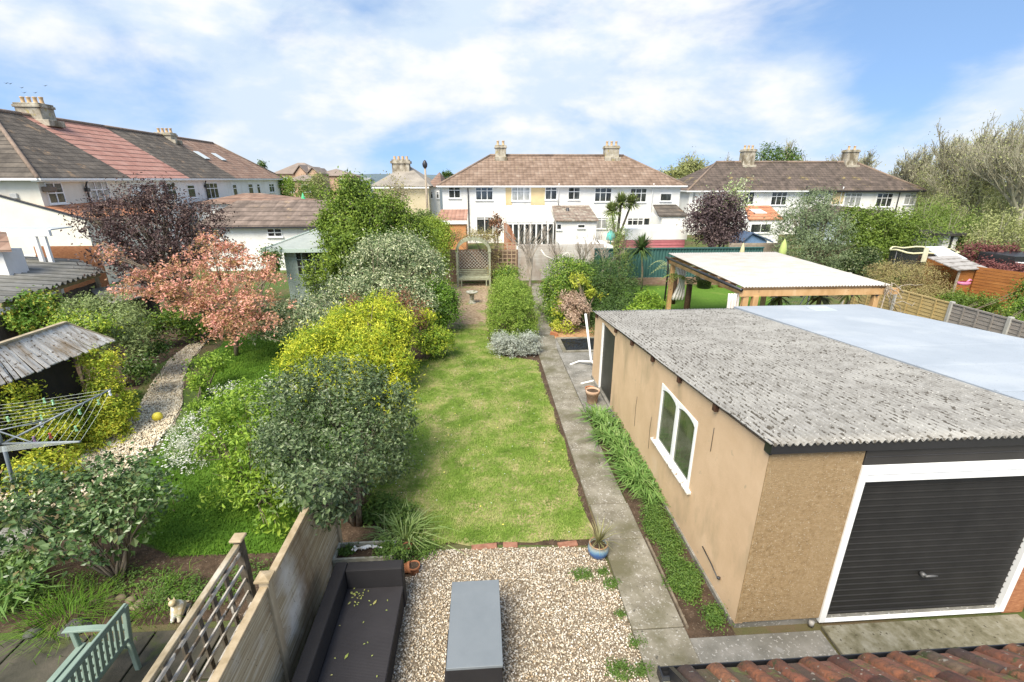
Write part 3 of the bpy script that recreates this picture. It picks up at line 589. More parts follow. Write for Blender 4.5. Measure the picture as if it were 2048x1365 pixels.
mb = MB(); mb.box(c1[3].x + .005, c1[1].x - .005, c1[2].y + .005, c1[0].y - .02, .02, tz - .037); mb.box(c1[3].x - .035, c1[3].x + .004, c1[2].y + .006, c1[0].y - .42, .02, .30); mb.box(c1[3].x - .02, c1[3].x + .004, c1[0].y - .40, c1[0].y - .15, .02, .42)
mb.build('base', RAT, TB, bevel=.008)
# blue glazed pot
BP = P(1202, 1112, Z=.0); BP = Vector((1.60, 5.36, 0))
t = thing('plant_pot', 'round blue glazed pot with tan rim at the corner of gravel and path', 'plant pot', BP)
m, nt, N, L, b = nodes('blue_glaze'); sp = N.new('ShaderNodeSeparateXYZ'); L.new(coords(N, L), sp.inputs[0])
ad = N.new('ShaderNodeMath'); ad.operation = 'MULTIPLY_ADD'; L.new(noise(N, L, coords(N, L, (6, 6, 2)), 2, 4), ad.inputs[0]); ad.inputs[1].default_value = .08; L.new(sp.outputs[2], ad.inputs[2])
r = ramp(N, [(.0, (.03, .06, .16)), (.16, (.05, .12, .30)), (.21, (.16, .27, .36)), (.26, (.34, .34, .30)), (.285, (.36, .20, .09))]); L.new(ad.outputs[0], r.inputs[0]); L.new(r.outputs[0], b.inputs['Base Color']); b.inputs['Roughness'].default_value = .2
mb = MB(); k = .86; mb.lathe([(q * k, w * k) for q, w in [(0, 0), (.10, 0), (.115, .01), (.165, .09), (.178, .16), (.165, .22), (.148, .25), (.158, .262), (.160, .275), (.150, .28), (.135, .275), (.138, .24), (.14, .22), (0, .215)]], BP, 28); mb.build('pot', m, t)
mb = MB(); mb.lathe([(0, .195), (.11, .193), (.118, .188)], BP, 16); mb.build('soil', SOIL, t)
CORD = leafmat('cordyline_leaf', [(.16, .14, .06), (.24, .24, .10), (.34, .30, .16)], trans=.15, nsc=5)
n = 60; el = rng.uniform(.35, 1.45, n); az = rng.random(n) * 6.28; V = []
for e_, a_ in zip(el, az):
    d = np.array([math.cos(a_) * math.cos(e_), math.sin(a_) * math.cos(e_), math.sin(e_)]); s_ = np.array([-math.sin(a_), math.cos(a_), 0]) * .006; o_ = np.array(BP) + [0, 0, .25]; ln = rng.uniform(.30, .48)
    mid = o_ + d * ln * .55; tip = o_ + d * ln + np.array([0, 0, -.09 * math.cos(e_)]); V += [o_ - s_, o_ + s_, mid + s_ * .9, mid - s_ * .9, tip]
strapmesh('leaves', np.array(V), CORD, t); mb = MB(); mb.tube([BP + Vector((0, 0, .19)), BP + Vector((0, 0, .27))], .012, 6); mb.build('stem', BARK, t)
TERRA = mk('terracotta', [(.3, (.32, .12, .055)), (.6, (.46, .20, .10)), (.85, (.55, .32, .20))], scale=10, rough=.85, bmp=.3)
TERRAP = mk('pale_terracotta', [(.3, (.42, .27, .18)), (.6, (.55, .38, .27)), (.85, (.62, .50, .40))], scale=9, rough=.85, bmp=.3)
POTP = [(0, 0), (.68, 0), (.72, .02), (.88, .74), (1.0, .74), (1.02, .98), (.98, 1.0), (.88, .98), (.84, .78), (.8, .76), (0, .75)]
def pot(label, loc, r, h, m=TERRA, tilt=0, group=None, plant=False, loc_z=None):
    loc = Vector(loc); t = thing('terracotta_pot' if m in (TERRA, TERRAP) else 'plant_pot', label, 'plant pot', loc, group)
    mb = MB(); mb.lathe([(a * r, b * h) for a, b in POTP], loc, 22)
    if tilt: M = Matrix.Translation(loc + Vector((0, 0, r * .8))) @ Matrix.Rotation(tilt, 4, 'Y') @ Matrix.Translation(-loc); mb.v = [tuple(M @ Vector(v)) for v in mb.v]
    mb.build('pot', m, t)
    if not tilt: mb = MB(); mb.lathe([(0, h * .9), (r * .86, h * .89)], loc, 16); mb.build('soil', SOIL, t)
    return t
pot('small round terracotta pot of soil at the corner of the gravel', (-1.03, 5.22, 0), .085, .14)
pot('broken terracotta pot lying on its side behind the small round one', (-1.22, 5.22, 0), .08, .16, tilt=1.3)
pot('small orange pot half hidden in the weeds behind the stone trough', (-1.18, 5.62, .0), .07, .12)
STONE = mk('lichened_stone', [(.3, (.26, .25, .19)), (.6, (.43, .42, .35)), (.8, (.53, .52, .46))], scale=6, rough=.95, bmp=.6, spots=(7, .55, .65, (.17, .17, .10)))
T = thing('stone_trough', 'long pale stone planter trough with mossy soil behind the black sofa', 'planter', (-1.75, 5.08, 0))
mb = MB(); x0, x1, y0, y1, h = -2.10, -1.30, 5.16, 5.48, .35
mb.box(x0, x1, y0, y0 + .03, 0, h); mb.box(x0, x1, y1 - .03, y1, 0, h); mb.box(x0, x0 + .03, y0 + .03, y1 - .03, 0, h - .002); mb.box(x1 - .03, x1, y0 + .03, y1 - .03, 0, h - .002)
for i in range(8): mb.box(x0 + .03 + i * .095, x0 + .08 + i * .095, y0 - .008, y0, .03, h - .05)
mb.build('trough', STONE, T, bevel=.006); mb = MB(); mb.box(x0 + .03, x1 - .03, y0 + .03, y1 - .03, .05, .29); mb.build('soil', SOIL, T)
MOSSL = leafmat('small_weeds', [(.05, .11, .02), (.10, .18, .03), (.17, .25, .05)], trans=.3)
def weeds(name, label, cat, blobs, n, size, m=None, group=None, **kw):
    b0 = blobs[0]; t = thing(name, label, cat, (b0[0], b0[1], 0), group)
    leafmesh('leaves', leafcloud(blobs, n, size, **{**dict(clump=.08, inner=.3, up=.9, per=12, zmin=.005), **kw}), m or MOSSL, t); return t
weeds('trough_plants', 'dark green leafy plants growing in the stone trough', 'plant', [(-1.35, 5.3, .33, .22, .16, .13), (-1.95, 5.35, .32, .14, .09, .05)], 1200, .035)
mb = MB(); sa, sb = P(708, 1099, Z=.345), P(762, 1095, Z=.35); mb.tube([sa, sa.lerp(sb, .5) + Vector((0, .02, .02)), sb], [.012, .02, .01], 7)
for i in range(14):
    a = sa.lerp(sb, rng.uniform(.05, .95)) + Vector((0, rng.uniform(-.01, .01), 0)); mb.tube([a, a + Vector((rng.uniform(-.05, .05), rng.uniform(-.03, .03), rng.uniform(-.005, .03))), a + Vector((rng.uniform(-.08, .08), rng.uniform(-.04, .04), rng.uniform(-.02, .02)))], rng.uniform(.006, .014), 6)
tag(mb.build('driftwood', plain('bleached_white', (.78, .78, .76), .8)), 'bleached white broken driftwood piece lying in the stone trough', 'driftwood')

# ---------------------------------------------------------------- fence and trellis between the gardens
WOOD = mk('weathered_overlap_board', [(.25, (.17, .12, .065)), (.5, (.38, .31, .20)), (.72, (.58, .53, .43))], scale=5.5, stretch=(3, .22, 10), rough=.9, bmp=.6, spots=(1.6, .56, .74, (.53, .50, .45)), spots2=(40, .68, .72, (.08, .05, .03)), dirt=(1.3, .52, .72, (.17, .11, .06)))
POSTM = mk('fence_post_wood', [(.3, (.24, .19, .12)), (.6, (.40, .33, .23)), (.8, (.50, .44, .34))], scale=7, stretch=(1, 1, .3), rough=.9, bmp=.6)
CAPM = mk('post_cap_wood', [(.3, (.28, .21, .12)), (.7, (.46, .37, .25))], scale=8, rough=.9, bmp=.4)
TRELM = mk('grey_trellis_wood', [(.3, (.05, .04, .028)), (.6, (.12, .10, .075)), (.8, (.30, .27, .22))], scale=8, stretch=(1, 1, 1), rough=.9, bmp=.6, spots=(6, .57, .62, (.07, .055, .04)), spots2=(3, .62, .68, (.62, .58, .52)))
FX = -2.13
def overlap_panel(label, y0, y1, zt=1.52, nb=13):
    t = thing('timber_fence', label, 'fence', (FX, y0, 0), 'timber fence beside the sofa')
    mb = MB(); h = (zt - .14) / nb
    for i in range(nb):
        z = .12 + i * h; w = rng.uniform(-.003, .003, 6)
        yy = np.linspace(y0, y1, 6)
        for k in range(5):
            mb.prism([(FX + .002 + w[k], yy[k], z), (FX + .030 + w[k], yy[k], z), (FX + .010, yy[k], z + h * 1.15), (FX + .002, yy[k], z + h * 1.15)], (0, yy[k + 1] - yy[k], 0))
    mb.build('boards', WOOD, t)
    mb = MB(); mb.box(FX - .03, FX + .045, y0, y1, zt, zt + .035); mb.build('capping_rail', CAPM, t, bevel=.004)
    mb = MB()
    for q in (.0, .5, 1): yq = y0 + .02 + (y1 - y0 - .08) * q; mb.box(FX - .02, FX, yq, yq + .04, .1, zt - .002)
    mb.box(FX + .0, FX + .02, y0 + .01, y1 - .01, .10, .14); mb.build('batten', POSTM, t); return t
overlap_panel('nearest weathered timber fence panel running along behind the sofa', 1.75, 3.58)
overlap_panel('second timber fence panel, splashed white, ending under the silvery holly', 3.66, 5.5)
def fpost(label, y, zt=1.66, x=FX, cap=True):
    t = thing('fence_post', label, 'fence post', (x, y, 0), 'posts of the timber fence')
    mb = MB(); mb.box(x - .035, x + .055, y - .045, y + .045, 0, zt); mb.build('post', POSTM, t, bevel=.005)
    if cap: mb = MB(); mb.prism([(x - .06, y - .07, zt), (x + .08, y - .07, zt), (x + .08, y + .07, zt), (x - .06, y + .07, zt)], (0, 0, .02)); mb.add([(x - .06, y - .07, zt + .02), (x + .08, y - .07, zt + .02), (x + .08, y + .07, zt + .02), (x - .06, y + .07, zt + .02), (x + .01, y, zt + .045)], [(0, 1, 4), (1, 2, 4), (2, 3, 4), (3, 0, 4)]); mb.build('cap', CAPM, t)
fpost('square capped timber fence post beside the black sofa', 3.62, 1.62)
fpost('timber fence post standing under the holly beside its trunk', 5.54, 1.3, cap=False)
TX = -2.46
SLATM = mk('pale_trellis_slat', [(.3, (.30, .26, .21)), (.6, (.52, .48, .42)), (.8, (.62, .59, .53))], scale=8, rough=.9, bmp=.5, spots=(7, .58, .63, (.12, .09, .06)))
t = thing('trellis', 'grey weathered wooden trellis panel standing left of the timber fence', 'trellis', (TX, 3.9, 0))
mb = MB(); zt = 1.78; y0, y1 = 2.0, 3.86
mb.box(TX - .02, TX + .035, y0, y1, zt, zt + .04); mb.build('top_rail', mk('flaking_rail', [(.3, (.17, .13, .07)), (.5, (.33, .27, .18)), (.75, (.55, .51, .43))], scale=7, stretch=(1, .5, 1), bmp=.6, rough=.9), t, bevel=.004)
for y in np.arange(2.06, 3.8, .222): mb = MB(); mb.box(TX - .018, TX + .004, y - .024, y + .024, .3, zt); mb.build('upright', TRELM, t)
for z in np.arange(.42, 1.74, .16): mb = MB(); mb.box(TX + .006, TX + .022, y0, y1, z - .016, z + .016); mb.build('slat', SLATM, t)
t = thing('trellis_post', 'capped dark post at the far end of the grey trellis', 'fence post', (TX, 3.9, 0))
mb = MB(); mb.box(TX - .03, TX + .04, 3.865, 3.94, 0, 1.84); mb.build('post', TRELM, t); mb = MB(); mb.box(TX - .055, TX + .065, 3.84, 3.965, 1.842, 1.872); mb.build('cap', CAPM, t, bevel=.008)

# ---------------------------------------------------------------- green bench
MINT = mk('mint_green_paint', [(.3, (.18, .245, .20)), (.7, (.23, .30, .245))], scale=4, rough=.6, bmp=.15)
def bench():
    # placed by its own axes: back faces the fence, seat faces away from it
    bx = -3.92; t = thing('garden_bench', 'mint green slatted wooden garden bench with its back to the trellis', 'bench', (bx - .3, 3.3, 0))
    yA, yB = 2.9, 4.02; lean = .13
    def bp(y, z): return Vector((bx + (z - .4) * lean * 1.2, y, z))
    for y in (yA, yB): mb = MB(); mb.beam((bx, y, 0), bp(y, .42), .05, .05, (0, 1, 0)); mb.beam(bp(y, .42), bp(y, .95), .05, .05, (0, 1, 0)); mb.build('back_leg', MINT, t, bevel=.006)
    for y in (yA, yB): mb = MB(); mb.box(bx - .55, bx - .50, y - .025, y + .025, 0, .64); mb.build('front_leg', MINT, t, bevel=.006)
    for y in (yA, yB):
        mb = MB(); mb.prism([(bx - .62, y - .035, .64), (bx - .60, y - .035, .665), (bx - .3, y - .035, .675), (bx + .02, y - .035, .66), (bx + .02, y - .035, .635), (bx - .3, y - .035, .645)], (0, .07, 0)); mb.build('armrest', MINT, t, bevel=.005)
    mb = MB(); mb.beam(bp(yA - .02, .93), bp(yB + .02, .93), .03, .07); mb.beam(bp(yA, .50), bp(yB, .50), .03, .05); mb.build('back_rail', MINT, t, bevel=.005)
    for k, y in enumerate(np.linspace(yA + .09, yB - .09, 15)): mb = MB(); mb.beam(bp(y, .5), bp(y, .92), .04, .014, (1, 0, 0)); mb.build('back_slat', MINT, t)
    mb = MB(); mb.box(bx - .54, bx + .0, yA - .02, yA + .02, .36, .41); mb.box(bx - .54, bx + .0, yB - .02, yB + .02, .36, .41); mb.box(bx - .50, bx - .46, yA, yB, .35, .41); mb.build('seat_frame', MINT, t)
    for k in range(6): x = bx - .53 + k * .09; mb = MB(); mb.box(x, x + .065, yA - .03, yB + .03, .412, .432); mb.build('seat_slat', MINT, t, bevel=.003)
bench()
# cat ornament
CATM = mk('cream_ceramic', [(.4, (.45, .36, .2)), (.6, (.62, .55, .42))], scale=9, rough=.5, spots=(9, .55, .62, (.75, .73, .68)))
t = thing('cat_ornament', 'cream and ginger cat ornament sitting on the soil near the trellis', 'ornament', (-3.86, 4.72, 0))
def skin(name, pts, edges, rad, m, parent, sub=2):
    me = bpy.data.meshes.new(name); og = ORG[parent.name]; me.from_pydata([tuple(Vector(p) - og) for p in pts], edges, []); o = link(name, me, parent); me.materials.append(m)
    md = o.modifiers.new('k', 'SKIN'); md.use_smooth_shade = True
    for i, r_ in enumerate(rad): me.skin_vertices[0].data[i].radius = (r_, r_) if not isinstance(r_, tuple) else r_
    me.skin_vertices[0].data[0].use_root = True
    s = o.modifiers.new('s', 'SUBSURF'); s.levels = sub; s.render_levels = sub; return o
cx, cy = -3.86, 4.72
skin('body', [(cx, cy, .07), (cx, cy - .01, .14), (cx - .01, cy - .03, .21), (cx - .015, cy - .05, .265), (cx - .015, cy - .075, .29), (cx - .02, cy - .115, .283),
              (cx - .045, cy - .09, .08), (cx - .045, cy - .12, .015), (cx + .035, cy - .09, .08), (cx + .035, cy - .12, .015), (cx + .10, cy + .02, .03), (cx + .15, cy - .06, .025)],
     [(0, 1), (1, 2), (2, 3), (3, 4), (4, 5), (1, 6), (6, 7), (1, 8), (8, 9), (0, 10), (10, 11)], [.085, .085, .065, .042, .052, .028, .026, .024, .026, .024, .022, .014], CATM, t)
mb = MB()
for s in (-1, 1): mb.add([(cx - .015 + s * .045, cy - .07, .32), (cx - .015 + s * .01, cy - .07, .33), (cx - .015 + s * .025, cy - .055, .325), (cx - .015 + s * .035, cy - .065, .372)], [(0, 1, 3), (1, 2, 3), (2, 0, 3)])
mb.build('ear', CATM, t)
def rock(name, label, loc, r, m, flat=.6, group=None, seed=0):
    bm_ = MB(); rr = random.Random(seed); n = 9; vs = [(0, 0, r * flat)]
    for j, (a, b) in enumerate(((.55, .85), (.95, .35), (1.0, .0))):
        for k in range(n): t_ = 2 * math.pi * (k + .5 * j) / n; q = r * a * rr.uniform(.8, 1.15); vs.append((q * math.cos(t_), q * math.sin(t_) * .8, r * flat * b * rr.uniform(.8, 1.1)))
    fs = [(0, 1 + k, 1 + (k + 1) % n) for k in range(n)] + [(1 + j * n + k, 1 + (j + 1) * n + k, 1 + (j + 1) * n + (k + 1) % n, 1 + j * n + (k + 1) % n) for j in range(2) for k in range(n)]
    bm_.add([(loc[0] + v[0], loc[1] + v[1], loc[2] + v[2]) for v in vs], fs, True); o = bm_.build(name, m); return tag(o, label, 'rock', group)
BROWNR = mk('brown_rock', [(.3, (.11, .085, .05)), (.7, (.22, .18, .12))], scale=9, rough=.95, bmp=.6); GREYR = mk('grey_rock', [(.3, (.06, .056, .05)), (.7, (.13, .125, .12))], scale=9, rough=.95, bmp=.6)
rock('rock', 'flat dark grey rock on the edge of the slabs among grass tufts', (-5.05, 4.6, .02), .17, GREYR, .5, seed=1)
rock('rock', 'brown rounded rock right of the flat dark grey one', (-4.55, 4.66, .02), .13, BROWNR, .75, seed=2)
rock('rock', 'small tan stone lying on top of the soil behind the brown rock', (-4.52, 4.86, .02), .06, mk('tan_rock', [(.3, (.25, .2, .12)), (.7, (.38, .32, .22))], scale=9), .7, seed=3)
rock('rock', 'small grey rock at the far left end of the slab edge', (-5.5, 4.56, .02), .1, GREYR, .5, seed=4)
for i in range(9):
    rock('border_cobble', ['pinkish brown cobble in the curved row edging the rose bed'][0], (-5.1 + i * .15, 4.98 + .06 * math.sin(i), .01), .075, BROWNR, .7, 'row of cobbles edging the rose bed', seed=20 + i)

# ---------------------------------------------------------------- rotary clothes drier
STEEL = plain('galvanised_tube', (.20, .225, .245), .5, .3)
RB = P(45, 1030, Z=0)
t = thing('rotary_drier', 'grey rotary clothes drier with pegged lines at the left edge', 'clothes drier', RB)
hub = P(5, 888, Y=RB.y - .25); mb = MB(); mb.tube([RB, hub + Vector((0, 0, -.05))], .025, 10); mb.build('pole', STEEL, t)
tip = [P(222, 779, Z=hub.z + .35), P(160, 884, Z=hub.z + .28)]
d1, d2 = tip[0] - hub, tip[1] - hub
tip += [hub + Vector((-d1.x, -d1.y, d1.z)), hub + Vector((-d2.x, -d2.y, d2.z))]
for q in tip: mb = MB(); mb.tube([hub, q], .017, 8); mb.build('arm', STEEL, t)
low = hub + Vector((0, 0, .22)); mb = MB()
mb.tube([hub, low], .02, 8)
for q in tip: mb.tube([low, hub.lerp(q, .42)], .010, 6)
mb.build('stay', STEEL, t)
LINE = plain('pale_cord', (.62, .66, .6), .6)
pegs = []
order = [tip[0], tip[1], tip[2], tip[3]]
mb = MB()
for k in range(8):
    f = .36 + .64 * k / 7
    for i in range(4):
        a = hub.lerp(order[i], f); b = hub.lerp(order[(i + 1) % 4], f); mid = a.lerp(b, .5) - Vector((0, 0, .03 * f)); mb.tube([a, mid, b], .002, 4, False)
        if i in (0, 3) or k > 5: pegs.append((a, mid, b, k, i))
mb.build('washing_line', LINE, t)
PEGC = {'white': (.8, .8, .82), 'green': (.35, .62, .35), 'blue': (.15, .33, .62), 'red': (.55, .10, .10), 'purple': (.28, .16, .3)}
n = 0; pr_ = random.Random(5)
for a, m_, b, k, i in pegs:
    if n > 30 or pr_.random() < .15: continue
    s = pr_.random(); p = a.lerp(m_, s * 2) if s < .5 else m_.lerp(b, s * 2 - 1); cn = pr_.choice(list(PEGC)); n += 1
    mb = MB(); an = pr_.random() * 3; dx, dy = math.cos(an), math.sin(an)
    mb.beam(p + Vector((dx * .008, dy * .008, .02)), p + Vector((-dx * .012, -dy * .012, -.065)), .022, .014); mb.beam(p + Vector((-dx * .008, -dy * .008, .02)), p + Vector((dx * .012, dy * .012, -.065)), .022, .014)
    o = mb.build('clothes_peg', plain('peg_' + cn, PEGC[cn], .4)); tag(o, {'white': 'white plastic peg clipped to the washing line', 'green': 'pale green plastic peg clipped to the washing line', 'blue': 'blue plastic peg clipped to the washing line', 'red': 'red plastic peg clipped to the washing line', 'purple': 'dull purple plastic peg clipped to the washing line'}[cn], 'peg', cn + ' pegs on the drier lines')
mb = MB(); bc = P(317, 842, Z=0); rr_ = .105; mb.lathe([(rr_ * math.sin(math.pi * k / 12) + 1e-4, rr_ - rr_ * math.cos(math.pi * k / 12)) for k in range(13)], bc, 18)
tag(mb.build('ball', mk('yellow_ball', [(.4, (.72, .58, .04)), (.6, (.80, .70, .12))], scale=14, rough=.5)), 'yellow ball lying on the gravel path', 'ball')

# ---------------------------------------------------------------- ivy covered shed on the left
SH = thing('garden_shed', 'old ivy covered shed with silvery grey board roof', 'shed', (-9, 8.8, 0))
BOARD = mk('silvered_roof_board', [(.3, (.26, .215, .17)), (.5, (.52, .48, .43)), (.75, (.72, .70, .66))], scale=5, stretch=(.35, 3, .35), rough=.95, bmp=.8, spots=(17, .6, .66, (.12, .085, .055)), dirt=(2.2, .52, .7, (.30, .22, .14)))
ra, rb_ = P(-70, 715, Z=2.35), P(132, 648, Z=2.35); ea, eb = P(-40, 790, Z=1.8), P(228, 683, Z=1.8)
 
Yn, Yf = ra.y, eb.y; nbd = 32
for i in range(nbd):
    f0 = i / nbd; f1 = (i + .96) / nbd; j = rng.uniform(-.05, .05); dz = rng.uniform(0, .012); mb = MB(); a0, a1, b0, b1 = ra.lerp(rb_, f0), ra.lerp(rb_, f1), ea.lerp(eb, f0), ea.lerp(eb, f1)
    mb.prism([(a0.x, a0.y, 2.35 + dz), (a1.x, a1.y, 2.35 + dz), (b1.x + j, b1.y, 1.80 + dz), (b0.x + j, b0.y, 1.80 + dz)], (0, 0, .018)); mb.build('roof_board', BOARD, SH)
mb = MB(); mb.prism([(ra.x, ra.y, 2.36), (rb_.x, rb_.y, 2.36), (rb_.x - 1.5, rb_.y, 1.7), (ra.x - 1.5, ra.y, 1.7)], (0, 0, .02)); mb.build('back_roof', mk('rusty_felt', [(.3, (.14, .06, .035)), (.7, (.24, .11, .07))], scale=5, rough=.9), SH)
mb = MB(); mb.beam((ra.x, ra.y, 2.385), (rb_.x, rb_.y, 2.385), .10, .035); mb.beam((rb_.x, rb_.y, 2.36), (eb.x, eb.y, 1.82), .03, .07); mb.build('ridge_board', POSTM, SH)
DARKW = mk('black_shed_board', [(.3, (.02, .018, .016)), (.7, (.05, .04, .032))], scale=4, stretch=(1, 1, .2), rough=.8)
wx = min(ea.x, eb.x) - .28; Yn = 6.9; Yf = min(rb_.y, eb.y) + .1
mb = MB(); mb.box(wx - 2.0, wx, Yn + .1, Yf - .2, 0, 1.72); mb.add([(wx, Yf - .2, 1.72), (wx - 2.0, Yf - .2, 1.72), (rb_.x, Yf - .2, 2.3)], [(0, 1, 2)]); mb.build('wall', DARKW, SH)
mb = MB(); mb.box(wx + .002, wx + .03, 8.35, 8.95, .95, 1.5); WNS = mb.build('window', glassmat('black_glass', (.008, .01, .01), (.03, .035, .035)), SH); mb = MB(); mb.box(wx + .03, wx + .05, 8.63, 8.67, .95, 1.5); mb.build('glazing_bar', TRELM, WNS)
IVY = leafmat('yellow_ivy', [(.13, .22, .02), (.34, .44, .04), (.62, .62, .07), (.78, .66, .09)], trans=.45, nsc=2.5)
t = thing('ivy', 'yellow variegated ivy smothering the side of the old shed', 'climber', (wx, 9, 0))
def blx(px_, py_, y, rpx, rpz, ry):
    c_ = P(px_, py_, Y=y); k = FW.dot(c_ - EYE) / FPX; return (c_.x, c_.y, c_.z, rpx * k, ry, rpz * k)
ib = [blx(205, 745, 9.9, 34, 50, .3), blx(225, 820, 9.6, 40, 60, .4), blx(215, 880, 9.2, 44, 50, .4), blx(25, 800, 8.4, 34, 34, .3), blx(60, 860, 8.3, 60, 50, .3), blx(130, 850, 8.9, 40, 50, .3), blx(90, 950, 7.6, 60, 40, .4), blx(170, 920, 8.7, 50, 40, .3), blx(240, 900, 9.4, 24, 40, .3)]
leafmesh('leaves', leafcloud(ib, 19000, .065, clump=.16, inner=.1), IVY, t); mb = MB(); limbs(mb, (wx + .05, 9.3, 0), ib, .015, 10); mb.build('stem', BARK, t)

# ---------------------------------------------------------------- houses
class Front:
    """a facade line: origin, direction; local x runs along it, local y into the house"""
    def __init__(s, o, ang): s.o = Vector((o[0], o[1], 0)); s.a = ang; s.ex = Vector((math.cos(ang), math.sin(ang), 0)); s.ey = Vector((-math.sin(ang), math.cos(ang), 0))
    def loc(s, px, py, off=0):
        d = FW * FPX + RT * (px - 1024) - UP * (py - 682.5); q = s.o + s.ey * off - EYE; q.z = 0
        t = q.dot(s.ey) / d.dot(s.ey); p = EYE + d * t - s.o; return p.dot(s.ex), (EYE + d * t).z
    def root(s, x): p = s.o + s.ex * x; return (p.x, p.y, 0)
RT_BR = roofmat('tile_brown', [(.1, (.11, .072, .05)), (.4, (.21, .145, .105)), (.65, (.28, .20, .15)), (.9, (.34, .27, .21))], .33, .36, 'x', .8, (1.2, .62, .72, (.28, .24, .12)))
RT_DK = roofmat('tile_dark', [(.1, (.05, .042, .035)), (.45, (.10, .085, .07)), (.7, (.155, .13, .105)), (.95, (.25, .21, .165))], .33, .40, 'x', .4, (1.0, .58, .70, (.30, .20, .12)), .7)
RT_RD = roofmat('tile_red', [(.1, (.30, .14, .11)), (.5, (.40, .21, .165)), (.9, (.47, .28, .23))], .33, .52, 'x', .2, None, .85)
RT_BD = roofmat('tile_brown_dark', [(.1, (.15, .09, .065)), (.5, (.26, .165, .12)), (.9, (.36, .26, .2))], .33, .4, 'x', .4, (.8, .55, .7, (.16, .13, .11)), .5)
RT_RT = roofmat('tile_right', [(.1, (.05, .038, .032)), (.4, (.095, .075, .062)), (.7, (.15, .115, .095)), (.95, (.24, .18, .14))], .33, .38, 'x', .7, (.8, .60, .72, (.33, .26, .10)), .5)
RT_OR = roofmat('tile_orange', [(.1, (.33, .12, .06)), (.5, (.50, .22, .12)), (.9, (.58, .33, .2))], .3, .36, 'x', .5, (1.1, .6, .7, (.16, .11, .08)), .5)
RT_SM = roofmat('tile_lichened', [(.1, (.12, .09, .07)), (.5, (.25, .19, .15)), (.9, (.36, .31, .26))], .28, .3, 'x', .6, (2.2, .52, .62, (.40, .37, .30)), .4)
CHIM = mk('chimney_render', [(.3, (.28, .24, .18)), (.6, (.46, .42, .34)), (.8, (.56, .52, .44))], scale=2.5, rough=.95, bmp=.6, dirt=(2.2, .48, .64, (.17, .14, .095)), spots=(3, .6, .68, (.36, .30, .13)))
POTC = mk('chimney_pot_clay', [(.3, (.45, .30, .16)), (.7, (.62, .45, .27))], scale=5, rough=.9)
def hroof(mb, x0, x1, D, ze, zr, hl, hr, ov=.35, th=.14):
    """hipped or gabled section over x0..x1; hl, hr = hip run at each end (0: party wall)"""
    a = x0 - (ov if hl else 0); b = x1 + (ov if hr else 0); y0, y1, ym = -ov, D + ov, D / 2
    ra, rb = x0 + hl, x1 - hr
    A, B, C_, Dd = (a, y0, ze), (b, y0, ze), (b, y1, ze), (a, y1, ze); R1, R2 = (ra, ym, zr), (rb, ym, zr)
    vs = [A, B, C_, Dd, R1, R2] + [(p[0], p[1], p[2] - th) for p in (A, B, C_, Dd)]
    mb.add(vs, [(0, 1, 5, 4), (2, 3, 4, 5), (3, 0, 4), (1, 2, 5), (6, 9, 8, 7), (0, 6, 7, 1), (1, 7, 8, 2), (2, 8, 9, 3), (3, 9, 6, 0)])
    return (A, B, R1, R2, a, b, y0)
def window(root, fr, rect, cols=2, transom=.3, depth=0., glass=None, m=UPVC, sill=True, fr_w=.055, off=0., skipl=False, label=None):
    """rect is measured in the local frame: x0,x1,z0,z1"""
    x0, x1, z0, z1 = rect; w = fr_w; y = off; mb = MB()
    mb.box(x0, x0 + w, y - .04, y + .03, z0, z1); mb.box(x1 - w, x1, y - .04, y + .03, z0, z1); mb.box(x0 + w, x1 - w, y - .04, y + .03, z0, z0 + w); mb.box(x0 + w, x1 - w, y - .04, y + .03, z1 - w, z1)
    for k in range(1, cols): xc = x0 + (x1 - x0) * k / cols; mb.box(xc - w / 2, xc + w / 2, y - .045, y + .02, z0 + w, z1 - w)
    if transom: zt = z1 - (z1 - z0) * transom; mb.box(x0 + w, x1 - w, y - .05, y + .02, zt - w / 2, zt + w / 2)
    if sill: mb.box(x0 - .05, x1 + .05, y - .10, y - .001, z0 - .06, z0)
    W = mb.build('window', m, root); p = MB(); p.box(x0 + w * .5, x1 - w * .5, y - .018, y - .004, z0 + w * .5, z1 - w * .5); p.build('pane', glass or GLASS, W)
    if label: W['label'] = label
    return W
def chimney(root, x, y, w, d, z0, z1, pots=4, m=CHIM):
    mb = MB(); mb.box(x - w / 2, x + w / 2, y - d / 2, y + d / 2, z0, z1 - .25); mb.box(x - w / 2 - .07, x + w / 2 + .07, y - d / 2 - .07, y + d / 2 + .07, z1 - .25, z1 - .1); mb.box(x - w / 2 - .02, x + w / 2 + .02, y - d / 2 - .02, y + d / 2 + .02, z1 - .1, z1)
    mb.box(x - w / 2 - .08, x + w / 2 + .08, y - d / 2 - .35, y + d / 2 + .12, z0, z0 + .35)
    c = mb.build('chimney', m, root, bevel=.02)
    for i in range(pots):
        xx = x if d > w else x - w / 2 + w * (i + .5) / pots; yy = y if w >= d else y - d / 2 + d * (i + .5) / pots
        q = MB(); q.lathe([(.11, 0), (.13, .02), (.105, .06), (.10, .3), (.125, .33), (.12, .37), (.09, .37), (.085, .2)], (xx, yy, z1), 10); q.build('chimney_pot', POTC, c)
    return c
def downpipe(root, x, z0, z1, y=-.10, m=IRON, hopper=True):
    mb = MB(); mb.tube([(x, y, z0), (x, y, z1 - .25), (x, y - .12, z1), (x, y - .12, z1 + .1)], .045, 7)
    if hopper: mb.box(x - .11, x + .11, y - .1, y + .04, z1 - .55, z1 - .35)
    return mb.build('downpipe', m, root)
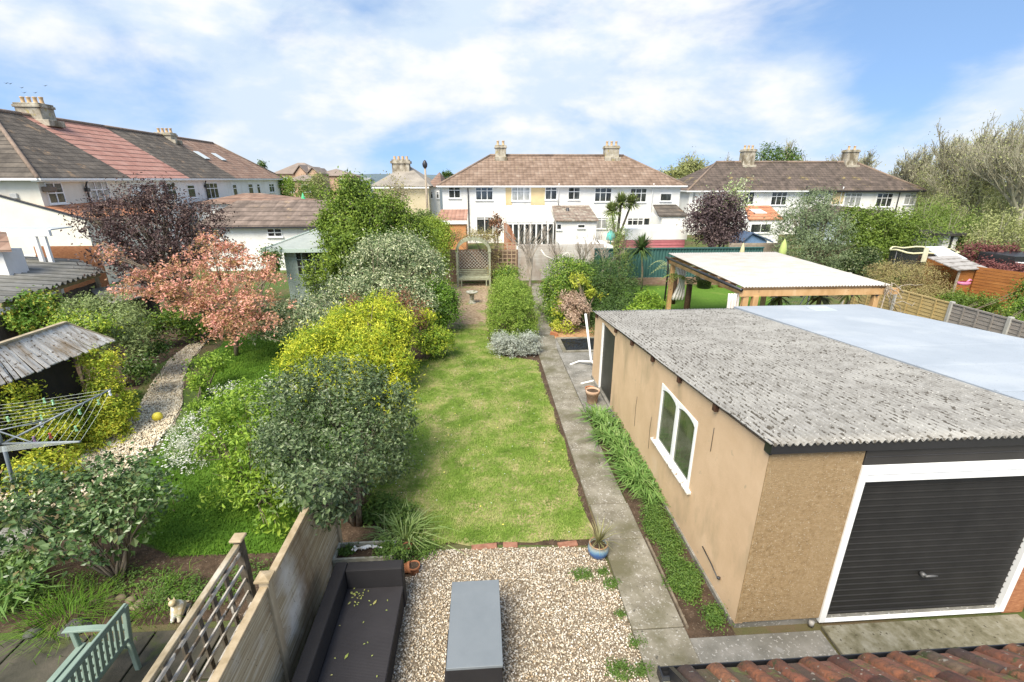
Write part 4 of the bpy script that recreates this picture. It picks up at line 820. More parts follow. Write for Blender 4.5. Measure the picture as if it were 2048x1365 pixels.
def terrace(fr, label, cat, x0, x1, D, ze, zr, hl=0, hr=0, wall=WHITE, roof=RT_BR, gut=UPVC, group=None, name='terraced_house', zb=0):
    t = thing(name, label, cat, fr.root(x0), group, fr.a); W = x1 - x0
    mb = MB(); g = .0
    mb.box(0, W, 0, D, 0, ze - .1); mb.build('wall', wall, t)
    mb = MB(); i = hroof(mb, 0, W, D, ze, zr, hl, hr)
    a, b, y0 = i[4], i[5], i[6]; R1, R2 = Vector(i[2]), Vector(i[3])
    mb.build('roof', roof, t)
    rt = MB(); rt.tube([R1 + Vector((0, 0, .03)), R2 + Vector((0, 0, .03))], .11, 8)
    if hl: rt.tube([R1, Vector(i[0])], .10, 8)
    if hr: rt.tube([R2, Vector(i[1])], .10, 8)
    rt.build('ridge_tiles', plain('ridge_tile', (.22, .16, .12), .9, var=.3), t)
    mb = MB(); mb.box(a, b, y0 - .10, y0 + .0, ze - .13, ze - .03); mb.box(a, b, y0 + .002, -.002, ze - .19, ze - .142)
    if hl: mb.box(a - .1, a, y0, D, ze - .13, ze - .03)
    if hr: mb.box(b, b + .1, y0, D, ze - .13, ze - .03)
    mb.build('gutter', gut, t); return t
def px(fr, t_x0, r, off=0):
    """facade rectangle from four sight lines, relative to the house's own corner"""
    a = fr.loc(r[0], (r[1] + r[3]) / 2, off)[0]; b = fr.loc(r[2], (r[1] + r[3]) / 2, off)[0]; xm = (r[0] + r[2]) / 2
    return (a - t_x0, b - t_x0, fr.loc(xm, r[3], off)[1], fr.loc(xm, r[1], off)[1])

# left terrace: it runs away along the left gardens
hf = Vector((math.sin(YAW), math.cos(YAW), 0)); o = hf * 24 + RT * (-952 / 992 * 24)
FL_ = Front((o.x, o.y), R(90 + 3.4))
bx = [FL_.loc(p, 358)[0] for p in (72, 250, 370, 465, 560)]
zeL, zrL, DL = 5.27, 8.75, 9.4
specs = [('end terraced house with dark grey brown hipped roof and the largest chimney', RT_DK, 0, 1, 4.6, 0), ('terraced house with the salmon red striped roof', RT_RD, 1, 2, 0, 0),
         ('terraced house with dark weathered roof beside the red one', RT_DK, 2, 3, 0, 0), ('far end terraced house of the left row with brown hipped roof and skylights', RT_BD, 3, 4, 0, 4.6)]
LH = []
for lab, rm, i, j, hl, hr in specs:
    t = terrace(FL_, lab, 'house', bx[i], bx[j], DL, zeL, zrL, hl, hr, WHITE if i else CREAM, rm, UPVC, 'left terrace of houses'); LH.append(t)
def wpx(t, fr, x0, r, cols=2, tr=.35, **k): return window(t, fr, px(fr, x0, r), cols, tr, **k)
wpx(LH[0], FL_, bx[0], (93, 365, 127, 408), 2, .5); wpx(LH[0], FL_, bx[0], (178, 362, 218, 407), 3, .4, glass=GLASSL)
wpx(LH[1], FL_, bx[1], (282, 368, 312, 405), 3, .4); wpx(LH[1], FL_, bx[1], (335, 366, 352, 402), 2, .4)
wpx(LH[2], FL_, bx[2], (375, 370, 390, 396), 1, .3); wpx(LH[2], FL_, bx[2], (412, 366, 436, 398), 3, .35)
wpx(LH[3], FL_, bx[3], (466, 369, 474, 396), 1, .3); wpx(LH[3], FL_, bx[3], (497, 368, 506, 392), 1, .3); wpx(LH[3], FL_, bx[3], (514, 368, 520, 388), 1, .3); wpx(LH[3], FL_, bx[3], (538, 368, 548, 385), 2, .3)
downpipe(LH[0], FL_.loc(170, 380)[0] - bx[0], 2.5, 5.1); downpipe(LH[1], FL_.loc(328, 380)[0] - bx[1], 2.5, 5.1); downpipe(LH[2], FL_.loc(410, 380)[0] - bx[2], 2.5, 5.1)
def chpx(t, fr, x0, pxx, ytop, w, d, pots=4, back=0, z0=None, m=CHIM):
    x, z = fr.loc(pxx, ytop, DL / 2 + back if fr is FL_ else 4.0 + back); return chimney(t, x - x0, (DL / 2 if fr is FL_ else 4.0) + back, w, d, z0 or 7.4, z, pots, m)
chpx(LH[0], FL_, bx[0], 66, 208, 1.1, 1.35, 4, 0, 8.2); chpx(LH[2], FL_, bx[2], 330, 266, 1.0, 1.3, 4, 0, 8.1)
for r_ in ((393, 300, 412, 313), (428, 305, 446, 317)):
    x, z = FL_.loc((r_[0] + r_[2]) / 2, (r_[1] + r_[3]) / 2, 2.4); mb = MB(); sl = math.atan2(zrL - zeL, DL / 2 + .35); zc = zeL + (2.4 + .35) * math.tan(sl) + .06
    M = Matrix.Translation((x - bx[3], 2.4, zc)) @ Matrix.Rotation(sl, 4, 'X'); mb.box(-.45, .45, -.55, .55, 0, .06, M); mb.build('skylight', plain('skylight', (.55, .6, .62), .2), LH[3])
mb = MB(); x, z = FL_.loc(83, 372); mb.box(.1, .55, -.40, -.02, 4.6, 4.85); mb.build('vent_box', plain('brown_box', (.16, .12, .09), .8), LH[0], bevel=.03)
mb = MB(); mb.box(-.10, -.003, 1.0, 1.32, 4.30, 4.55); mb.build('floodlight', plain('lamp_grey', (.5, .5, .48)), LH[0], bevel=.02)

# rear extension with the sloping parapet (side wall faces us)
def Q(px_, py_, y): return P(px_, py_, Y=y)
t = thing('house_extension', 'cream side wall of a lean-to extension with black sloping verge and orange tiles', 'extension', (-21, 21.5, 0))
EY = 25.1; a, b = Q(-60, 377, EY), Q(170, 441, EY); fc = -21.9
mb = MB(); mb.prism([(a.x, EY, 0), (b.x, EY, 0), (b.x, EY, b.z), (a.x, EY, a.z)], (0, .2, 0)); mb.box(b.x - .2, b.x, EY + .2, 30.8, 0, b.z - .1); mb.build('wall', CREAM, t)
mb = MB(); mb.beam((a.x, EY + .03, a.z + .03), (b.x + .1, EY + .03, b.z + .03), .16, .07); mb.build('verge', IRON, t)
mb = MB(); zf = a.z + (b.z - a.z) * (fc - a.x) / (b.x - a.x); mb.prism([(fc, EY + .2, zf - .05), (b.x + .15, EY + .2, b.z - .05), (b.x + .15, 31, b.z - .05), (fc, 31, zf - .05)], (0, 0, .06)); mb.build('roof', roofmat('tile_orange_y', [(.1, (.30, .11, .06)), (.5, (.48, .21, .11)), (.9, (.56, .33, .2))], .3, .3, 'y', .5, (1.1, .58, .7, (.16, .11, .08)), .5), t)
c = Q(104, 497, EY - .1); mb = MB(); mb.box(c.x, b.x - .1, EY - .12, EY - .002, 0, c.z); mb.build('brick_base', mk('pink_brick', [(.3, (.34, .19, .13)), (.7, (.46, .31, .23))], scale=6, bmp=.4), t)
mb = MB(); g = Q(158, 500, EY - .3); mb.tube([(g.x, EY - .25, 0), (g.x, EY - .25, g.z + .2)], .09, 8); mb.build('water_pipe', plain('teal_plastic', (.15, .36, .33), .5), t)
t = thing('conservatory', 'white lean-to conservatory with glazed door at the far left', 'conservatory', (-18, 18.6, 0))
a, b, c = Q(-60, 457, 18.6), Q(100, 466, 18.6), Q(72, 470, 18.6)
mb = MB(); mb.box(a.x, b.x, 18.55, 18.67, b.z - .12, b.z + .1); mb.build('gutter_beam', UPVC, t)
for q in (74, 92): w_ = Q(q, 490, 18.6); mb = MB(); mb.box(w_.x - .07, w_.x + .07, 18.56, 18.66, 0, b.z - .12); mb.build('post', UPVC, t)
mb = MB(); mb.prism([(a.x, 18.67, b.z + .08), (b.x, 18.67, b.z + .08), (b.x, 19.7, b.z + .09), (a.x, 19.7, b.z + .09)], (0, 0, .04)); mb.build('roof_panel', plain('polycarbonate', (.5, .54, .56), .3), t)
mb = MB(); w0 = Q(25, 490, 20.6); w1 = Q(66, 490, 20.6); mb.box(w0.x, w1.x, 20.55, 20.65, 0, 2.25); dfr = mb.build('door', UPVC, t)
for i_ in range(2):
    xa = w0.x + .12 + i_ * (w1.x - w0.x) / 2
    for z0_, z1_ in ((1.0, 1.5), (1.62, 2.1)): mb = MB(); mb.box(xa, xa + (w1.x - w0.x) / 2 - .2, 20.53, 20.549, z0_, z1_); mb.build('pane', GLASSL, dfr)
mb = MB(); mb.box(w1.x + .02, b.x, 20.56, 20.64, 0, 2.6); mb.build('brick_jamb', REDB, t)
# small foreground outhouse roof at the far left
t = thing('outhouse', 'small white outhouse with brown tiled roof at the left edge', 'outhouse', (-17, 15.8, 0)); a = Q(30, 503, 15.8); b = Q(30, 486, 17.6)
mb = MB(); mb.box(a.x - 3, a.x - .5, 15.9, 16.6, 0, a.z); mb.build('wall', WHITE, t); mb = MB(); mb.prism([(a.x - 3, 15.7, a.z), (a.x, 15.7, a.z), (a.x - .9, 16.7, a.z + .45), (a.x - 3, 16.7, a.z + .75)], (0, 0, .05)); mb.build('roof', RT_BD, t)

# corrugated lean-to over the side fence
CORG = mk('grey_corrugated', [(.3, (.16, .155, .135)), (.6, (.27, .262, .24)), (.8, (.37, .36, .33))], scale=2.5, stretch=(.5, 2, 1), rough=.85, bmp=.4, dirt=(1, .5, .7, (.16, .155, .13)))
t = thing('corrugated_canopy', 'grey corrugated sheet canopy roof over the left boundary fence', 'canopy', (-14, 15, 0))
e0, e1 = P(10, 602, Z=2.15), P(206, 541, Z=2.15); nS = 9; e2 = P(150, 518, Z=2.2)
for i in range(nS + 3):
    p0, p1 = (e0.lerp(e1, i / nS), e0.lerp(e1, (i + 1.04) / nS)) if i < nS else (e1.lerp(e2, (i - nS) / 3), e1.lerp(e2, (i - nS + 1.04) / 3)); nn = 24; W = 4.2; vs = []
    L0 = rng.uniform(-.05, .05)
    for k in range(nn + 1):
        q = p0.lerp(p1, k / nn); h = .05 * math.sin(2 * math.pi * k / nn * 2.0) - .03 * k / nn
        vs += [(q.x + L0, q.y, q.z + h), (q.x - W, q.y + .2, q.z + .25 + h), (q.x + L0, q.y, q.z + h - .02), (q.x - W, q.y + .2, q.z + .23 + h)]
    fs = []
    for k in range(nn): b_ = 4 * k; fs += [(b_, b_ + 4, b_ + 5, b_ + 1), (b_ + 2, b_ + 3, b_ + 7, b_ + 6), (b_, b_ + 2, b_ + 6, b_ + 4)]
    mb = MB(); mb.add(vs, fs, True); mb.build('roof_sheet', CORG, t)
mb = MB(); mb.beam(e0 + Vector((-.15, 0, -.14)), e1 + Vector((-.15, 0, -.14)), .06, .13); mb.build('beam', mk('green_tinted_wood', [(.3, (.20, .17, .08)), (.7, (.34, .28, .15))], scale=4), t)
for f in (.12, .5, .95): q = e0.lerp(e1, f); mb = MB(); mb.box(q.x - .2, q.x - .11, q.y - .04, q.y + .05, 0, 2.0); mb.build('post', POSTM, t)
OLDW = mk('dark_old_boards', [(.3, (.07, .06, .05)), (.6, (.14, .12, .10)), (.8, (.20, .18, .155))], scale=4, stretch=(2, 2, .4), rough=.95, bmp=.5)
t = thing('board_fence', 'dark old vertical board fence under the corrugated canopy', 'fence', (e0.x - .3, e0.y, 0)); mb = MB()
d_ = (e1 - e0); n_ = int(d_.length / .14)
for k in range(-10, n_): a = e0 + d_ * (k / n_); b = e0 + d_ * ((k + .93) / n_); mb.prism([(a.x - .3, a.y, 0), (b.x - .3, b.y, 0), (b.x - .3, b.y, 1.75 + rng.uniform(-.03, .03)), (a.x - .3, a.y, 1.75)], (-.03, 0, 0))
mb.build('boards', OLDW, t)
mb = MB(); a, b = P(95, 603, Y=16.5), P(330, 640, Y=18)
q0, q1 = P(150, 640, Z=0), P(335, 640, Z=0)
t = thing('grey_low_roof', 'low grey felted outbuilding roof behind the pale green shrub', 'outbuilding', (-11, 17, 0)); a = P(215, 612, Z=1.3); b = P(300, 592, Z=1.3)
mb = MB(); mb.prism([(a.x, a.y, 1.3), (b.x, b.y, 1.3), (b.x - .6, b.y + 1.5, 1.55), (a.x - 1.4, a.y + 1.2, 1.55)], (0, 0, .05)); mb.build('roof', CONC2, t)
mb = MB(); mb.prism([(a.x - .1, a.y + .1, 0), (b.x - .1, b.y + .1, 0), (b.x - .7, b.y + 1.4, 0), (a.x - 1.4, a.y + 1.1, 0)], (0, 0, 1.3)); mb.build('wall', DARKW, t)

# long low annexe and roofs in the middle left
t = thing('annexe', 'long low white annexe with grey brown tiled roof behind the summerhouse', 'outbuilding', (-12, 29, 0))
a, b = Q(395, 452, 29), Q(690, 452, 29); c = Q(440, 404, 32.5); zt = a.z
mb = MB(); mb.box(a.x, b.x, 29, 36, 0, zt - .05); mb.build('wall', WHITE, t)
mb = MB(); mb.prism([(a.x - .2, 28.75, zt - .08), (b.x, 28.75, zt - .08), (b.x, 32.5, c.z), (a.x + .8, 32.5, c.z)], (0, 0, .08)); mb.add([(a.x + .8, 32.5, c.z + .08), (b.x, 32.5, c.z + .08), (b.x, 36.3, zt), (a.x - .2, 36.3, zt), (a.x - .2, 28.75, zt)], [(0, 1, 2, 3), (0, 3, 4)]); mb.build('roof', roofmat('tile_annexe', [(.1, (.09, .07, .058)), (.45, (.17, .13, .105)), (.75, (.26, .20, .165)), (.95, (.36, .27, .20))], .3, .4, 'x', .4, (.7, .6, .72, (.36, .26, .17)), .6), t)
mb = MB(); mb.box(a.x, b.x, 28.66, 28.75, zt - .14, zt - .05); mb.build('gutter', IRON, t)
w0, w1 = Q(533, 457, 29), Q(566, 474, 29); W_ = window(t, None, (w0.x, w1.x, w1.z, w0.z), 2, .5, off=29)
t = thing('brown_roofed_outbuilding', 'brown tiled roof seen behind and above the long annexe', 'outbuilding', (-14, 38, 0)); a, b, c = Q(385, 408, 38), Q(560, 408, 38), Q(470, 392, 42)
mb = MB(); mb.box(a.x, b.x, 38.1, 46, 0, a.z); mb.build('wall', WHITE, t); mb = MB(); mb.add([(a.x - .3, 37.8, a.z), (b.x + .3, 37.8, a.z), (b.x - 3, 42, c.z + .2), (a.x + 2, 42, c.z + .2), (a.x - .3, 46, a.z), (b.x + .3, 46, a.z)], [(0, 1, 2, 3), (1, 5, 2), (0, 3, 4), (2, 5, 4, 3)]); mb.build('roof', RT_BD, t)

# far estate houses
EST = mk('estate_brick', [(.3, (.45, .29, .19)), (.7, (.55, .38, .27))], scale=1.5, bmp=.2)
EROOF = plain('estate_roof', (.24, .19, .155), .9, var=.2, scale=.6)
def far_house(label, pxs, y, ztop_px, eave_px, wall=EST, roof=EROOF, D=8, hip=3, gable=None, cat='house', wins=True):
    a, b = Q(pxs[0], eave_px, y), Q(pxs[1], eave_px, y); zr = P(0, ztop_px, Y=y + D / 2).z if 0 else Q((pxs[0] + pxs[1]) / 2, ztop_px, y + D / 2).z
    t = thing('far_house', label, cat, (a.x, y, 0)); mb = MB(); mb.box(a.x + .3, b.x - .3, y + .3, y + D - .3, 0, a.z); mb.build('wall', wall, t)
    mb = MB(); W = b.x - a.x; mb.add([(a.x, y, a.z), (b.x, y, a.z), (b.x, y + D, a.z), (a.x, y + D, a.z), (a.x + hip, y + D / 2, zr), (b.x - hip, y + D / 2, zr)], [(0, 1, 5, 4), (2, 3, 4, 5), (3, 0, 4), (1, 2, 5)]); mb.build('roof', roof, t)
    if gable:
        for g0, g1, gt in gable:
            p0, p1 = Q(g0, eave_px, y - .6), Q(g1, eave_px, y - .6); zt = Q((g0 + g1) / 2, gt, y - .6).z; xm = (p0.x + p1.x) / 2
            mb = MB(); mb.prism([(p0.x, y - .6, 0), (p1.x, y - .6, 0), (p1.x, y - .6, p0.z), (xm, y - .6, zt), (p0.x, y - .6, p0.z)], (0, 3, 0)); mb.build('gable_wall', wall, t)
            mb = MB(); mb.prism([(p0.x - .3, y - .8, p0.z - .1), (xm, y - .8, zt + .15), (p1.x + .3, y - .8, p0.z - .1), (p1.x + .3, y - .8, p0.z + .05), (xm, y - .8, zt + .32), (p0.x - .3, y - .8, p0.z + .05)], (0, 4, 0)); mb.build('gable_roof', roof, t)
    if not wins: return t
    mb = MB(); nwin = max(2, int(W / 3)); pn_ = MB()
    for k in range(nwin): xx = a.x + W * (k + .5) / nwin; mb.box(xx - .6, xx + .6, y + .22, y + .32, a.z - 1.6, a.z - .5); pn_.box(xx - .5, xx + .5, y + .19, y + .23, a.z - 1.5, a.z - .6)
    w_ = mb.build('window', UPVC, t); pn_.build('pane', GLASS, w_); return t
far_house('far brown brick estate house with hipped roof and twin gables', (542, 632), 82, 326, 348, gable=[(590, 612, 334), (616, 636, 338)])
far_house('far brick estate house with orange tinted gable right of the twin gabled one', (618, 705), 95, 338, 352, hip=4, gable=[(628, 648, 340)])
far_house('small far white building below the estate roofs', (650, 735), 100, 356, 362, wall=WHITE, hip=.1, roof=plain('grey_roof', (.3, .3, .29)))
far_house('pale far house beyond the left terrace end', (560, 625), 72, 350, 362, hip=2)
t = far_house('cream sided house with grey hipped roof and chimney left of the middle row', (738, 862), 50, 330, 373, wall=BUFF, roof=plain('grey_brown_roof', (.27, .24, .20), .9, var=.3, scale=.8), D=12, hip=3.0, wins=False)
a = Q(803, 322, 55); mb = MB(); mb.box(a.x - .9, a.x + .9, 54, 55.2, 5, a.z + .1); mb.box(a.x - 1.05, a.x + 1.05, 53.9, 55.3, a.z - .3, a.z - .05); cc_ = mb.build('chimney', CHIM, t)
for k in range(4): q = MB(); q.lathe([(.14, 0), (.12, .35)], (a.x - .65 + k * .43, 54.6, a.z + .1), 8); q.build('chimney_pot', POTC, cc_)
a, b = Q(742, 380, 50), Q(858, 372, 50); mb = MB(); mb.box(a.x, b.x, 49.85, 49.95, b.z - .25, b.z - .1); mb.build('gutter', UPVC, t)
t = far_house('white rear of the house between cream sided house and middle row', (852, 884), 52, 345, 374, wall=WHITE, roof=RT_BD, hip=.8, D=16, wins=False)
for wa in (860, 872): p0, p1 = Q(wa, 384, 52), Q(wa + 6, 398, 52); window(t, None, (p0.x, p1.x, p1.z, p0.z), 1, .3, off=52.28)
pt = Q(850, 334, 46); t = thing('telegraph_pole', 'tall grey pole with dark top beside the cream sided house', 'pole', (pt.x, 46, 0)); mb = MB(); mb.tube([(pt.x, 46, 0), (pt.x, 46, pt.z)], [.12, .09], 8); mb.build('pole', PALEBARK, t); mb = MB(); mb.lathe([(.05, -.2), (.2, .0), (.24, .25), (.12, .5), (0, .6)], (pt.x, 46, pt.z), 10); mb.build('pole_top', IRON, t)
mb = MB(); g = Q(607, 400, 44); mb.lathe([(.02, g.z + .6), (.22, g.z), (.42, g.z - .9), (.40, g.z - .95)], (g.x, 44, 0), 12); mb.tube([(g.x, 44, 0), (g.x, 44, g.z + .5)], .03, 6)
tag(mb.build('folded_parasol', mk('green_canvas', [(.4, (.05, .40, .16)), (.6, (.12, .5, .25))], scale=3)), 'folded bright green parasol behind the annexe roof', 'parasol')

# middle row
FM = Front((0, 41), 0.0); FM = Front((FM.loc(884, 370)[0], 41), R(-.6))
mx = [FM.loc(p, 372)[0] for p in (884, 1010, 1118, 1228, 1362)]; zeM, zrM = 4.88, 7.55
zeM = FM.loc(1120, 371, -.35)[1]; zrM = FM.loc(1120, 312, 4)[1]
ms = [('left end house of the middle row with black drainpipe and dark two part windows', 0, 1, 4.0, 0, WHITE), ('middle row house with yellow render and white conservatory', 1, 2, 0, 0, WHITE),
      ('middle row house with lichened tiled lean-to kitchen', 2, 3, 0, 0, WHITE), ('right end house of the middle row behind the palm tree', 3, 4, 0, 4.0, WHITE)]
MH = []
for lab, i, j, hl, hr, wm in ms: MH.append(terrace(FM, lab, 'house', mx[i], mx[j], 8, zeM, zrM, hl, hr, wm, RT_BR, UPVC, 'middle row of houses'))
yel = MB(); r_ = px(FM, mx[1], (1010, 372, 1024, 412)); yel.box(.05, r_[1], -.012, 0, r_[2], zeM - .2); yel.build('yellow_render_panel', YELLOW, MH[1]); yel = MB(); r2 = px(FM, mx[1], (1062, 372, 1090, 412)); yel.box(r2[0], r2[1], -.012, 0, r_[2], zeM - .2); yel.build('yellow_render_panel', YELLOW, MH[1])
W_ = [(0, (897, 374, 921, 397), 2, .3, None), (0, (951, 372, 986, 401), 3, .35, None), (0, (953, 434, 986, 470), 2, .12, None),
      (1, (1023, 372, 1060, 402), 3, .35, GLASSL), (1, (1090, 373, 1114, 400), 2, .3, None), (2, (1136, 375, 1160, 400), 2, .35, None), (2, (1189, 376, 1223, 404), 3, .35, None),
      (3, (1260, 377, 1293, 405), 3, .35, None), (3, (1320, 387, 1343, 403), 1, 0, None), (3, (1254, 436, 1286, 460), 3, .2, None), (2, (1190, 435, 1216, 458), 2, .2, GLASSL)]
for h, r_, c_, t_, g_ in W_: window(MH[h], FM, px(FM, mx[h], r_), c_, t_, glass=g_)
downpipe(MH[0], FM.loc(936, 380)[0] - mx[0], .2, 4.75, hopper=False); downpipe(MH[1], FM.loc(1117, 380)[0] - mx[1], 3.0, 4.75, m=UPVC, hopper=False); downpipe(MH[3], FM.loc(1305, 380)[0] - mx[3], .4, 4.75, m=UPVC, hopper=False)
chpx(MH[0], FM, mx[0], 1001, 291, .95, .95, 2, 0, 6.7); chpx(MH[3], FM, mx[3] , 1223, 292, 1.25, .9, 3, 0, 6.7)
DY = 36.8
t = thing('conservatory', 'white roofed conservatory with dark glazed doors behind the yellow rendered house', 'conservatory', (0, DY, 0))
a, b = Q(1014, 445, DY), Q(1108, 445, DY); c, d = Q(1012, 413, 40.6), Q(1098, 413, 40.6)
mb = MB(); mb.prism([(a.x, DY, a.z), (b.x, DY, a.z), (d.x, 40.6, c.z), (c.x, 40.6, c.z)], (0, 0, .06)); 
for k in range(1, 6): f = k / 6; mb.beam(Vector((a.x + (b.x - a.x) * f, DY, a.z + .08)), Vector((c.x + (d.x - c.x) * f, 40.6, c.z + .08)), .05, .05)
mb.build('roof', plain('white_polycarbonate', (.74, .74, .72), .4), t)
mb = MB(); mb.box(a.x, b.x, DY + .02, DY + .1, a.z - .16, a.z - .01); mb.box(a.x, b.x, DY + .02, DY + .1, 0, .35)
for k in range(9): x = a.x + (b.x - a.x) * k / 8; mb.box(max(a.x, x - .06), min(b.x, x + .06), DY + .021, DY + .099, .35, a.z - .16)
fr_ = mb.build('frame', UPVC, t); mb = MB(); mb.box(a.x + .05, b.x - .05, DY + .05, DY + .07, .35, a.z - .16); mb.build('pane', GLASS, fr_)
mb = MB(); mb.prism([(a.x, DY + .1, 0), (a.x, 40.9, 0), (a.x, 40.9, c.z), (a.x, DY + .1, a.z)], (.06, 0, 0)); mb.build('side_wall', WHITE, t)
t = thing('kitchen_extension', 'white kitchen extension with lichen spotted tiled lean-to roof and two small windows', 'extension', (0, DY, 0))
a, b = Q(1110, 443, DY), Q(1196, 444, DY); c, d = Q(1104, 414, 40.6), Q(1178, 414, 40.6)
mb = MB(); mb.prism([(a.x, DY - .2, a.z), (b.x, DY - .2, a.z), (d.x, 40.6, c.z), (c.x, 40.6, c.z)], (0, 0, .1)); mb.build('roof', RT_SM, t)
mb = MB(); mb.box(a.x + .1, b.x - .1, DY, 40.8, 0, a.z); mb.build('wall', WHITE, t)
for r_ in ((1113, 448, 1123, 460), (1155, 449, 1170, 457)): p0, p1 = Q(r_[0], r_[1], DY), Q(r_[2], r_[3], DY); window(t, None, (p0.x, p1.x, p1.z, p0.z), 1, 0, off=DY)
mb = MB(); p0 = Q(1135, 425, 39); mb.tube([(p0.x, 39, p0.z - .6), (p0.x, 39, p0.z + .35)], .12, 8); mb.build('flue', IRON, t)
t = thing('side_garage', 'low garage with orange brown tiled roof and orange wall left of the middle row', 'garage', (-3, 34, 0))
a, b = Q(868, 447, 34), Q(934, 442, 34); c, d = Q(882, 420, 38), Q(936, 421, 38)
mb = MB(); mb.prism([(a.x, 34, a.z), (b.x, 34, b.z), (d.x, 38, d.z), (c.x, 38, d.z)], (0, 0, .07)); mb.build('roof', roofmat('tile_ribbed_orange', [(.1, (.25, .13, .09)), (.5, (.38, .21, .15)), (.9, (.46, .3, .23))], .3, .9, 'x', .9, None, .2), t)
mb = MB(); mb.box(a.x, b.x, 33.9, 34.0, b.z - .22, b.z + .02); mb.build('fascia', UPVC, t); mb = MB(); mb.box(a.x + .1, b.x - .1, 34.02, 38, 0, a.z - .05); mb.build('wall', mk('orange_wall', [(.3, (.50, .22, .09)), (.7, (.60, .29, .13))], scale=2), t)
t = thing('porch', 'small white side porch with dark mono-pitch roof right of the palm', 'porch', (12, 37.5, 0))
a, b, c, d = Q(1318, 434, 37.5), Q(1376, 434, 37.5), Q(1306, 412, 40.5), Q(1352, 413, 40.5)
mb = MB(); mb.prism([(a.x, 37.5, a.z), (b.x, 37.5, a.z), (d.x, 40.5, c.z), (c.x, 40.5, c.z)], (0, 0, .1)); mb.build('roof', RT_DK, t); mb = MB(); mb.box(a.x + .3, b.x - .1, 37.6, 41, 0, a.z); mb.build('wall', WHITE, t)
mb = MB(); p0 = Q(1316, 445, 37.59); mb.box(p0.x - .9, p0.x - .5, 38.2, 38.3, .8, 2.2); mb.build('window', GLASS, t)
t = thing('white_fronted_store', 'long low store with white fascia and raspberry pink cladding', 'outbuilding', (10, 31, 0))
a, b, z1_, z0_ = Q(1252, 458, 31), Q(1376, 458, 31), Q(1300, 480, 31).z, Q(1300, 496, 31).z
mb = MB(); mb.box(a.x, b.x, 31, 31.12, z1_, a.z); mb.build('fascia', WHITE, t); mb = MB(); mb.box(a.x + .1, b.x - .1, 31.06, 34, 0, z1_ - .002)
for k in range(5): mb.box(a.x + .1, b.x - .1, 31.03, 31.06, z0_ - .5 + k * .22, z0_ - .36 + k * .22)
mb.build('cladding', plain('pink_cladding', (.50, .17, .19), .6), t); mb = MB(); mb.box(a.x, b.x, 31.12, 34.2, a.z - .15, a.z - .05); mb.build('roof', WHITE, t)

# right row
FR = Front((0, 46), 0.0); xr0 = FR.loc(1378, 378)[0]; FR = Front((xr0, 46), R(-1.5))
rx = [FR.loc(p, 382)[0] for p in (1380, 1500, 1612, 1718, 1838)]; zeR = FR.loc(1600, 381, -.35)[1]; zrR = FR.loc(1600, 325, 4)[1]
rs = [('left end house of the right row behind the dark purple shrub', 0, 1, 4.0, 0), ('right row house with three part window above the orange tiled extension', 1, 2, 0, 0),
      ('right row house with buff render between white neighbours', 2, 3, 0, 0), ('right end house of the right row half hidden by bare trees', 3, 4, 0, 4.0)]
RH = []
for lab, i, j, hl, hr in rs: RH.append(terrace(FR, lab, 'house', rx[i], rx[j], 8, zeR, zrR, hl, hr, WHITE, RT_RT, UPVC if i < 2 else IRON, 'right row of houses'))
for a_, b_ in ((1668, 1678), (1722, 1737)): pass
yb = MB(); r_ = px(FR, rx[2], (1662, 384, 1686, 420)); yb.box(r_[0], r_[1], -.012, 0, 2.9, zeR - .2); yb.build('buff_render_panel', YELLOW, RH[2]); yb = MB(); r_ = px(FR, rx[2], (1708, 384, 1717, 420)); yb.box(r_[0], r_[1], -.012, 0, 2.9, zeR - .2); yb.build('buff_render_panel', YELLOW, RH[2])
for h, r_, c_, t_, g_ in [(0, (1384, 382, 1391, 406), 1, 0, GLASSL), (0, (1486, 382, 1508, 410), 2, 0, None), (1, (1542, 384, 1573, 411), 3, .35, None), (1, (1610, 384, 1624, 400), 2, .4, None),
      (2, (1648, 386, 1664, 408), 2, .3, GLASSL), (2, (1688, 386, 1722, 414), 3, .3, GLASSL), (3, (1752, 387, 1784, 414), 3, .35, None), (3, (1808, 389, 1830, 410), 2, .35, GLASSL)]:
    window(RH[h], FR, px(FR, rx[h], r_), c_, t_, glass=g_)
downpipe(RH[3], FR.loc(1796, 395)[0] - rx[3], .5, 4.3, hopper=False); downpipe(RH[2], FR.loc(1680, 395)[0] - rx[2], .5, 4.4, m=UPVC, hopper=False); downpipe(RH[1], FR.loc(1608, 390)[0] - rx[1], 3.4, 4.5, hopper=False)
chpx(RH[0], FR, rx[0], 1497, 299, 1.2, .9, 3, 0, 6.2); chpx(RH[2], FR, rx[2], 1703, 300, 1.2, .9, 2, 0, 6.2)
RE = 39
t = thing('tiled_extension', 'white extension with bright orange tiled roof and white skylight', 'extension', (20, RE, 0)); a, b = Q(1497, 441, RE), Q(1567, 441, RE); c, d = Q(1488, 414, 43), Q(1540, 414, 43)
mb = MB(); mb.prism([(a.x, RE, a.z), (b.x, RE, a.z), (d.x, 43, c.z), (c.x, 43, c.z)], (0, 0, .1)); mb.build('roof', RT_OR, t); mb = MB(); mb.box(a.x + .1, b.x - .1, RE + .1, 45, 0, a.z); mb.build('wall', WHITE, t)
p0, p1 = Q(1502, 448, RE + .1), Q(1540, 466, RE + .1); window(t, None, (p0.x, p1.x, p1.z, p0.z), 2, 0, off=RE + .1)
q = Q(1515, 428, 41); mb = MB(); M = Matrix.Translation((q.x, 41, (a.z + c.z) / 2 + .13)) @ Matrix.Rotation(math.atan2(c.z - a.z, 4), 4, 'X'); mb.box(-.5, .5, -.6, .6, 0, .06, M); mb.build('skylight', UPVC, t)
